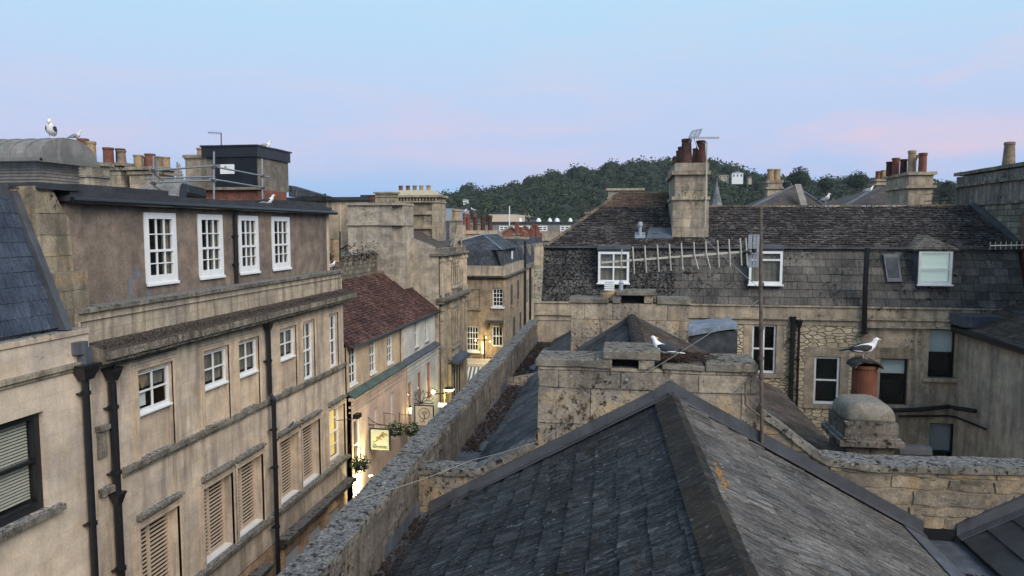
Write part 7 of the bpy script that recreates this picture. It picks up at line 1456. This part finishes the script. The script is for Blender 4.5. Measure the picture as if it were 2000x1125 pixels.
hip_house('distant_house', 'brown tiled roof dipping between the corner building and the speckled verge', [(1008, 520), (1022, 478), (1052, 482), (1075, 520)], 62, 5, 'slate_hip')
hip_house('distant_house', 'dark roof in front of the little brick gable', [(960, 500), (985, 474), (1040, 474), (1075, 500)], 78, 6, 'slate_hip')
hip_house('distant_house', 'low grey roof left of the yellow crown pot', [(850, 480), (862, 432), (890, 432), (905, 480)], 70, 6, 'slate_far')
random.seed(5)
for i in range(26):
    px = 862 + i * 13 + random.uniform(-4, 4); Yq = random.uniform(210, 330); yt = random.uniform(426, 436)
    hip_house('far_house', 'one of the small pitched roofs clustered at the foot of the wooded hill', [(px, 441), (px + 3, yt), (px + 11, yt), (px + 14, 441)], Yq, 5, random.choice(['slate_far', 'slate_hip', 'slate_hip'])); bpy.context.view_layer
for o in sc.objects:
    if o.name.startswith('far_house') and o.get('category') == 'roof': o['category'] = 'house'; o['group'] = 'small houses below the wood'
# --- the wooded hill
SKY = [(-900, 460), (-200, 440), (500, 440), (700, 424), (800, 402), (850, 384), (880, 376), (905, 373), (948, 374), (985, 362), (1015, 354), (1050, 347), (1100, 340), (1160, 331), (1210, 322), (1260, 320), (1300, 319), (1340, 317), (1390, 319), (1430, 327), (1455, 342), (1485, 350), (1530, 354), (1590, 364), (1650, 358), (1700, 362), (1760, 366), (1840, 372), (1920, 382), (2100, 400), (2600, 430)]
def skyline(px):
    for (a, ya), (b, yb) in zip(SKY, SKY[1:]):
        if a <= px <= b: return lerp(ya, yb, (px - a) / (b - a))
    return 440
HD0, HD1 = 380.0, 680.0
def hill_pt(px, t):
    """t 0 foot .. 1 crest .. 1.4 behind; returns a place on the hillside"""
    r = ray(px, 445); r.z = 0; r.normalize(); D = lerp(HD0, HD1, t)
    ytop = skyline(px) + 25; fwd = Vector((-math.sin(YAW), math.cos(YAW), 0)).dot(r)
    hz = (HY - ytop) / F * fwd * HD1 * 1.0
    if t <= 1: z = lerp(GZ - 1, hz, t ** 1.05) + 4 * math.sin(px * .013 + t * 5) * t * (1 - t)
    else: z = hz - (t - 1) * 60
    return r * D + Vector((0, 0, z))
mb = MB(); pxs = list(range(-900, 2601, 40)); ts = [0, .15, .3, .45, .6, .75, .9, 1.0, 1.2, 1.5]; n = len(ts)
mb.add([hill_pt(p, t) - (Z3 * 1) for p in pxs for t in ts], [(i * n + j, (i + 1) * n + j, (i + 1) * n + j + 1, i * n + j + 1) for i in range(len(pxs) - 1) for j in range(n - 1)])
struct(mb.build('hill', M['hillsoil'], None, smooth=True))
def meadow(name, pts):
    mb = MB(); mb.prism([hill_pt(px, t) + Z3 * .6 for px, t in pts], (0, 0, .3)); struct(mb.build(name, M['grass'], None))
meadow('meadow', [(878, .62), (908, .62), (908, .80), (884, .80)])
random.seed(3)
def crown_quads(mb_leaf, mb_core, c, r, h, n, ls):
    rings = []
    for i in range(5):
        a = -math.pi / 2 + math.pi * i / 4
        rings.append([c + Vector((math.cos(a) * r * .80 * math.cos(b) + random.uniform(-.06, .06) * r, math.cos(a) * r * .80 * math.sin(b) + random.uniform(-.06, .06) * r, h * .5 + math.sin(a) * h * .42)) for b in [2 * math.pi * k / 7 for k in range(7)]])
    mb_core.loft(rings)
    lobes = [(Vector((math.cos(q) * r * .45, math.sin(q) * r * .45, h * random.uniform(.35, .75))), r * random.uniform(.45, .65)) for q in [random.uniform(0, 6.28) for _ in range(6)]] + [(Vector((0, 0, h * .72)), r * .6)]
    for _ in range(n):
        lc, lr = random.choice(lobes); d = Vector((random.gauss(0, 1), random.gauss(0, 1), random.gauss(0.25, 1))).normalized(); p = c + lc + d * lr * random.uniform(.8, 1.08)
        s = ls * random.uniform(.6, 1.35); a = Vector((random.gauss(0, 1), random.gauss(0, 1), random.gauss(0, .6))).normalized(); b = (d + Vector((random.gauss(0, .5), random.gauss(0, .5), random.gauss(0, .5)))).cross(a).normalized()
        mb_leaf.add([p - a * s, p - b * s * .7, p + a * s, p + b * s * .7], [(0, 1, 2, 3)])
protos = []
for k in range(10):
    l, c = MB(), MB(); crown_quads(l, c, Vector((0, 0, 0)), 1, random.uniform(1.5, 2.0), 190, .10); protos.append((l, c))
lf, co = [], []
LV, LFc, CV, CFc = [], [], [], []
def inst(V, Fs, proto, c, r, ang):
    k = len(V); ca, sa = math.cos(ang) * r, math.sin(ang) * r
    V.extend([(c.x + v.x * ca - v.y * sa, c.y + v.x * sa + v.y * ca, c.z + v.z * r) for v in proto.v]); Fs.extend([tuple(i + k for i in f) for f in proto.f])
px = 560.0; cnt = 0
while px < 2080:
    base = 800 <= px <= 1920
    t = .02
    while t <= 1.06:
        if base or t > .8:
            q = px + random.uniform(-5, 5); tt = t + random.uniform(-.02, .02)
            if not (870 < q < 914 and .46 < tt < .84) and not (1400 < q < 1482 and .58 < tt < .95):
                c = hill_pt(q, tt); r = random.choice([3.0, 4.2, 5.2, 6.5, 7.8, 9.5]) * random.uniform(.85, 1.15) * (1.15 if tt > .95 else 1); c = c - Z3 * 1.5; k = random.randrange(10); a = random.uniform(0, 6.28)
                inst(LV, LFc, protos[k][0], c, r, a); inst(CV, CFc, protos[k][1], c, r, a); cnt += 1
        t += .034 if t > .3 else .05
    px += 10.5
print('trees', cnt, len(LFc))
wood = MB(); wood.v = [Vector(v) for v in LV]; wood.f = LFc
o = wood.build('hill_wood', [M['leaf'], M['leaf_core']], None, recalc=False)
co_ = MB(); co_.v = [Vector(v) for v in CV]; co_.f = CFc
o2 = co_.build('tree_mass', M['leaf_core'], None, recalc=False)
bm = bmesh.new(); bm.from_mesh(o.data); nf = len(bm.faces); bm.from_mesh(o2.data); bm.faces.ensure_lookup_table()
for i in range(nf, len(bm.faces)): bm.faces[i].material_index = 1
bm.to_mesh(o.data); bm.free(); bpy.data.objects.remove(o2)
tag(o, 'dark wooded hillside across the horizon', 'wood', kind='stuff')
def big_tree(px, py, pyb, D, label, seedv):
    random.seed(seedv); r0 = ray(px, pyb); s = D / math.hypot(r0.x, r0.y); b = r0 * s; top = ray(px, py) * s; H = top.z - b.z
    t = thing('tree', label, 'tree', b, 'skyline trees on the hill'); l, c = MB(), MB(); w = H * .62
    crown_quads(l, c, b + Z3 * H * .12, w, H * .88, 900, H * .045); l.build('crown', M['leaf'], t, recalc=False); c.build('crown_core', M['leaf_core'], t); m = MB(); m.tube([b - Z3 * 6, b + Z3 * H * .3, b + Z3 * H * .6], [H * .05, H * .04, H * .02], 7); m.build('trunk', M['bark'], t)
big_tree(1562, 331, 372, 420, 'round dark tree standing highest right of the small two pot chimney', 11)
big_tree(1614, 345, 376, 420, 'lower round tree right of the highest round tree', 12)
big_tree(1672, 338, 376, 420, 'broad tree left of the four pot chimney', 13)
big_tree(1528, 352, 380, 430, 'small tree just behind the two pot chimney', 14)
big_tree(1845, 356, 392, 430, 'tree seen through the scaffold tower', 15)
big_tree(1225, 318, 350, 640, 'rounded crown topping the hill left of the tall chimney', 16)
big_tree(1125, 331, 362, 640, 'broad spreading crown at the left shoulder of the hill', 17)
# white villas on the hillside
def villa(px0, px1, py0, py1, D, label, m='white', roof=None):
    s = D / math.hypot(*ray((px0 + px1) / 2, py1)[:2]); a, b = ray(px0, py0) * s, ray(px1, py1) * s; t = thing('villa', label, 'house', (a.x, a.y, b.z))
    mb = MB(); mb.wbox(a.x, b.x, a.y, a.y + 9, b.z - 4, a.z); mb.build('wall', M[m], t)
    mb = MB(); xm = (a.x + b.x) / 2; mb.prism([(a.x - .4, a.y - .3, a.z), (b.x + .4, a.y - .3, a.z), (xm, a.y - .3, a.z + (b.x - a.x) * .16)], (0, 9.5, 0)); mb.build('roof', M[roof or 'greybox'], t)
    mb = MB()
    for k in range(3): u = lerp(a.x, b.x, (k + .5) / 3); mb.wbox(u - .5, u + .5, a.y - .05, a.y, lerp(b.z, a.z, .35), lerp(b.z, a.z, .75))
    mb.build('window', M['dark_window'], t)
villa(1430, 1451, 338, 349, 575, 'white villa near the top of the hill', 'white'); villa(1405, 1424, 342, 349, 578, 'long pale villa left of the white one', 'cement_pale', 'slate_hip')
villa(904, 911, 389, 393, 560, 'tiny white house by the hillside meadow'); villa(1021, 1037, 417, 422, 420, 'pale house with brown roof low on the wooded slope', 'cement_pale', 'slate_hip'); villa(1462, 1468, 345, 350, 600, 'small pale cottage right of the white villa', 'cement_pale', 'slate_hip'); villa(1534, 1550, 353, 360, 470, 'row of pale cottages between the two pot chimney and the big tree', 'cement_pale', 'slate_hip')
# dead leaves and moss in the gutters
random.seed(9)
def gl(y0, y1, x0, x1, z):
    def f():
        y = random.uniform(y0, y1); dens = .5 + .5 * mnoise.noise(Vector((0, y * 1.1, 3)))
        return ((random.uniform(x0, lerp(x0, x1, dens + .3)), y, z + random.random() * .05), 1)
    return f
o = litter('leaf_litter', '', gl(4, 9.0, -2.72, -2.40, GUT + .02), 900, .028); tag(o, 'dead leaves and moss filling the nearest gutter behind the parapet', 'dead leaves', kind='stuff')
o = litter('leaf_litter', '', gl(11.8, 17.0, -2.80, -2.32, GUT + .04), 1200, .03); tag(o, 'leaf litter in the middle stretch of gutter', 'dead leaves', kind='stuff')
o = litter('leaf_litter', '', gl(17.6, 23.5, -2.9, -2.45, GUT + .06), 900, .04); tag(o, 'leaf litter in the far stretch of gutter', 'dead leaves', kind='stuff')
o = litter('leaf_litter', '', lambda: ((random.uniform(3.65, 3.95), random.uniform(6.0, 8.2), -3.78 + random.random() * .03), 1), 500, .03); tag(o, 'dark leaf litter in the valley at the bottom right', 'dead leaves', kind='stuff')
o = litter('moss_growth', '', lambda: ((lambda t: (lerp(2.0, 3.2, t) + random.uniform(-.1, .1), random.uniform(9.6, 10.2), lerp(-3.05, -3.68, t)))(random.random()), 1), 500, .03); tag(o, 'moss clumps where the mossy slope meets the sweeping party wall', 'moss', kind='stuff')
# ------------------------------------------------------------------ tidy
for o in sc.objects:
    if '_o' in o: del o['_o']
    if o.get('kind') == 'structure' and 'label' in o: pass
mb = MB(); mb.wbox(-1400, 1400, -200, 850, GZ - 1.5, 120); hz = mb.build('haze', None, None)
hm = bpy.data.materials.new('haze_air'); hm.use_nodes = True; nt = hm.node_tree; nt.nodes.clear(); ho = nt.nodes.new('ShaderNodeOutputMaterial'); hv = nt.nodes.new('ShaderNodeVolumePrincipled')
hv.inputs['Color'].default_value = (0.72, 0.82, 0.95, 1); hv.inputs['Density'].default_value = 0.00009; hv.inputs['Anisotropy'].default_value = 0.0
nt.links.new(hv.outputs[0], ho.inputs['Volume']); hz.data.materials.append(hm); hz['kind'] = 'stuff'; hz['label'] = 'thin blue dusk haze over the valley'; hz['category'] = 'haze'
if '_o' in hz: del hz['_o']
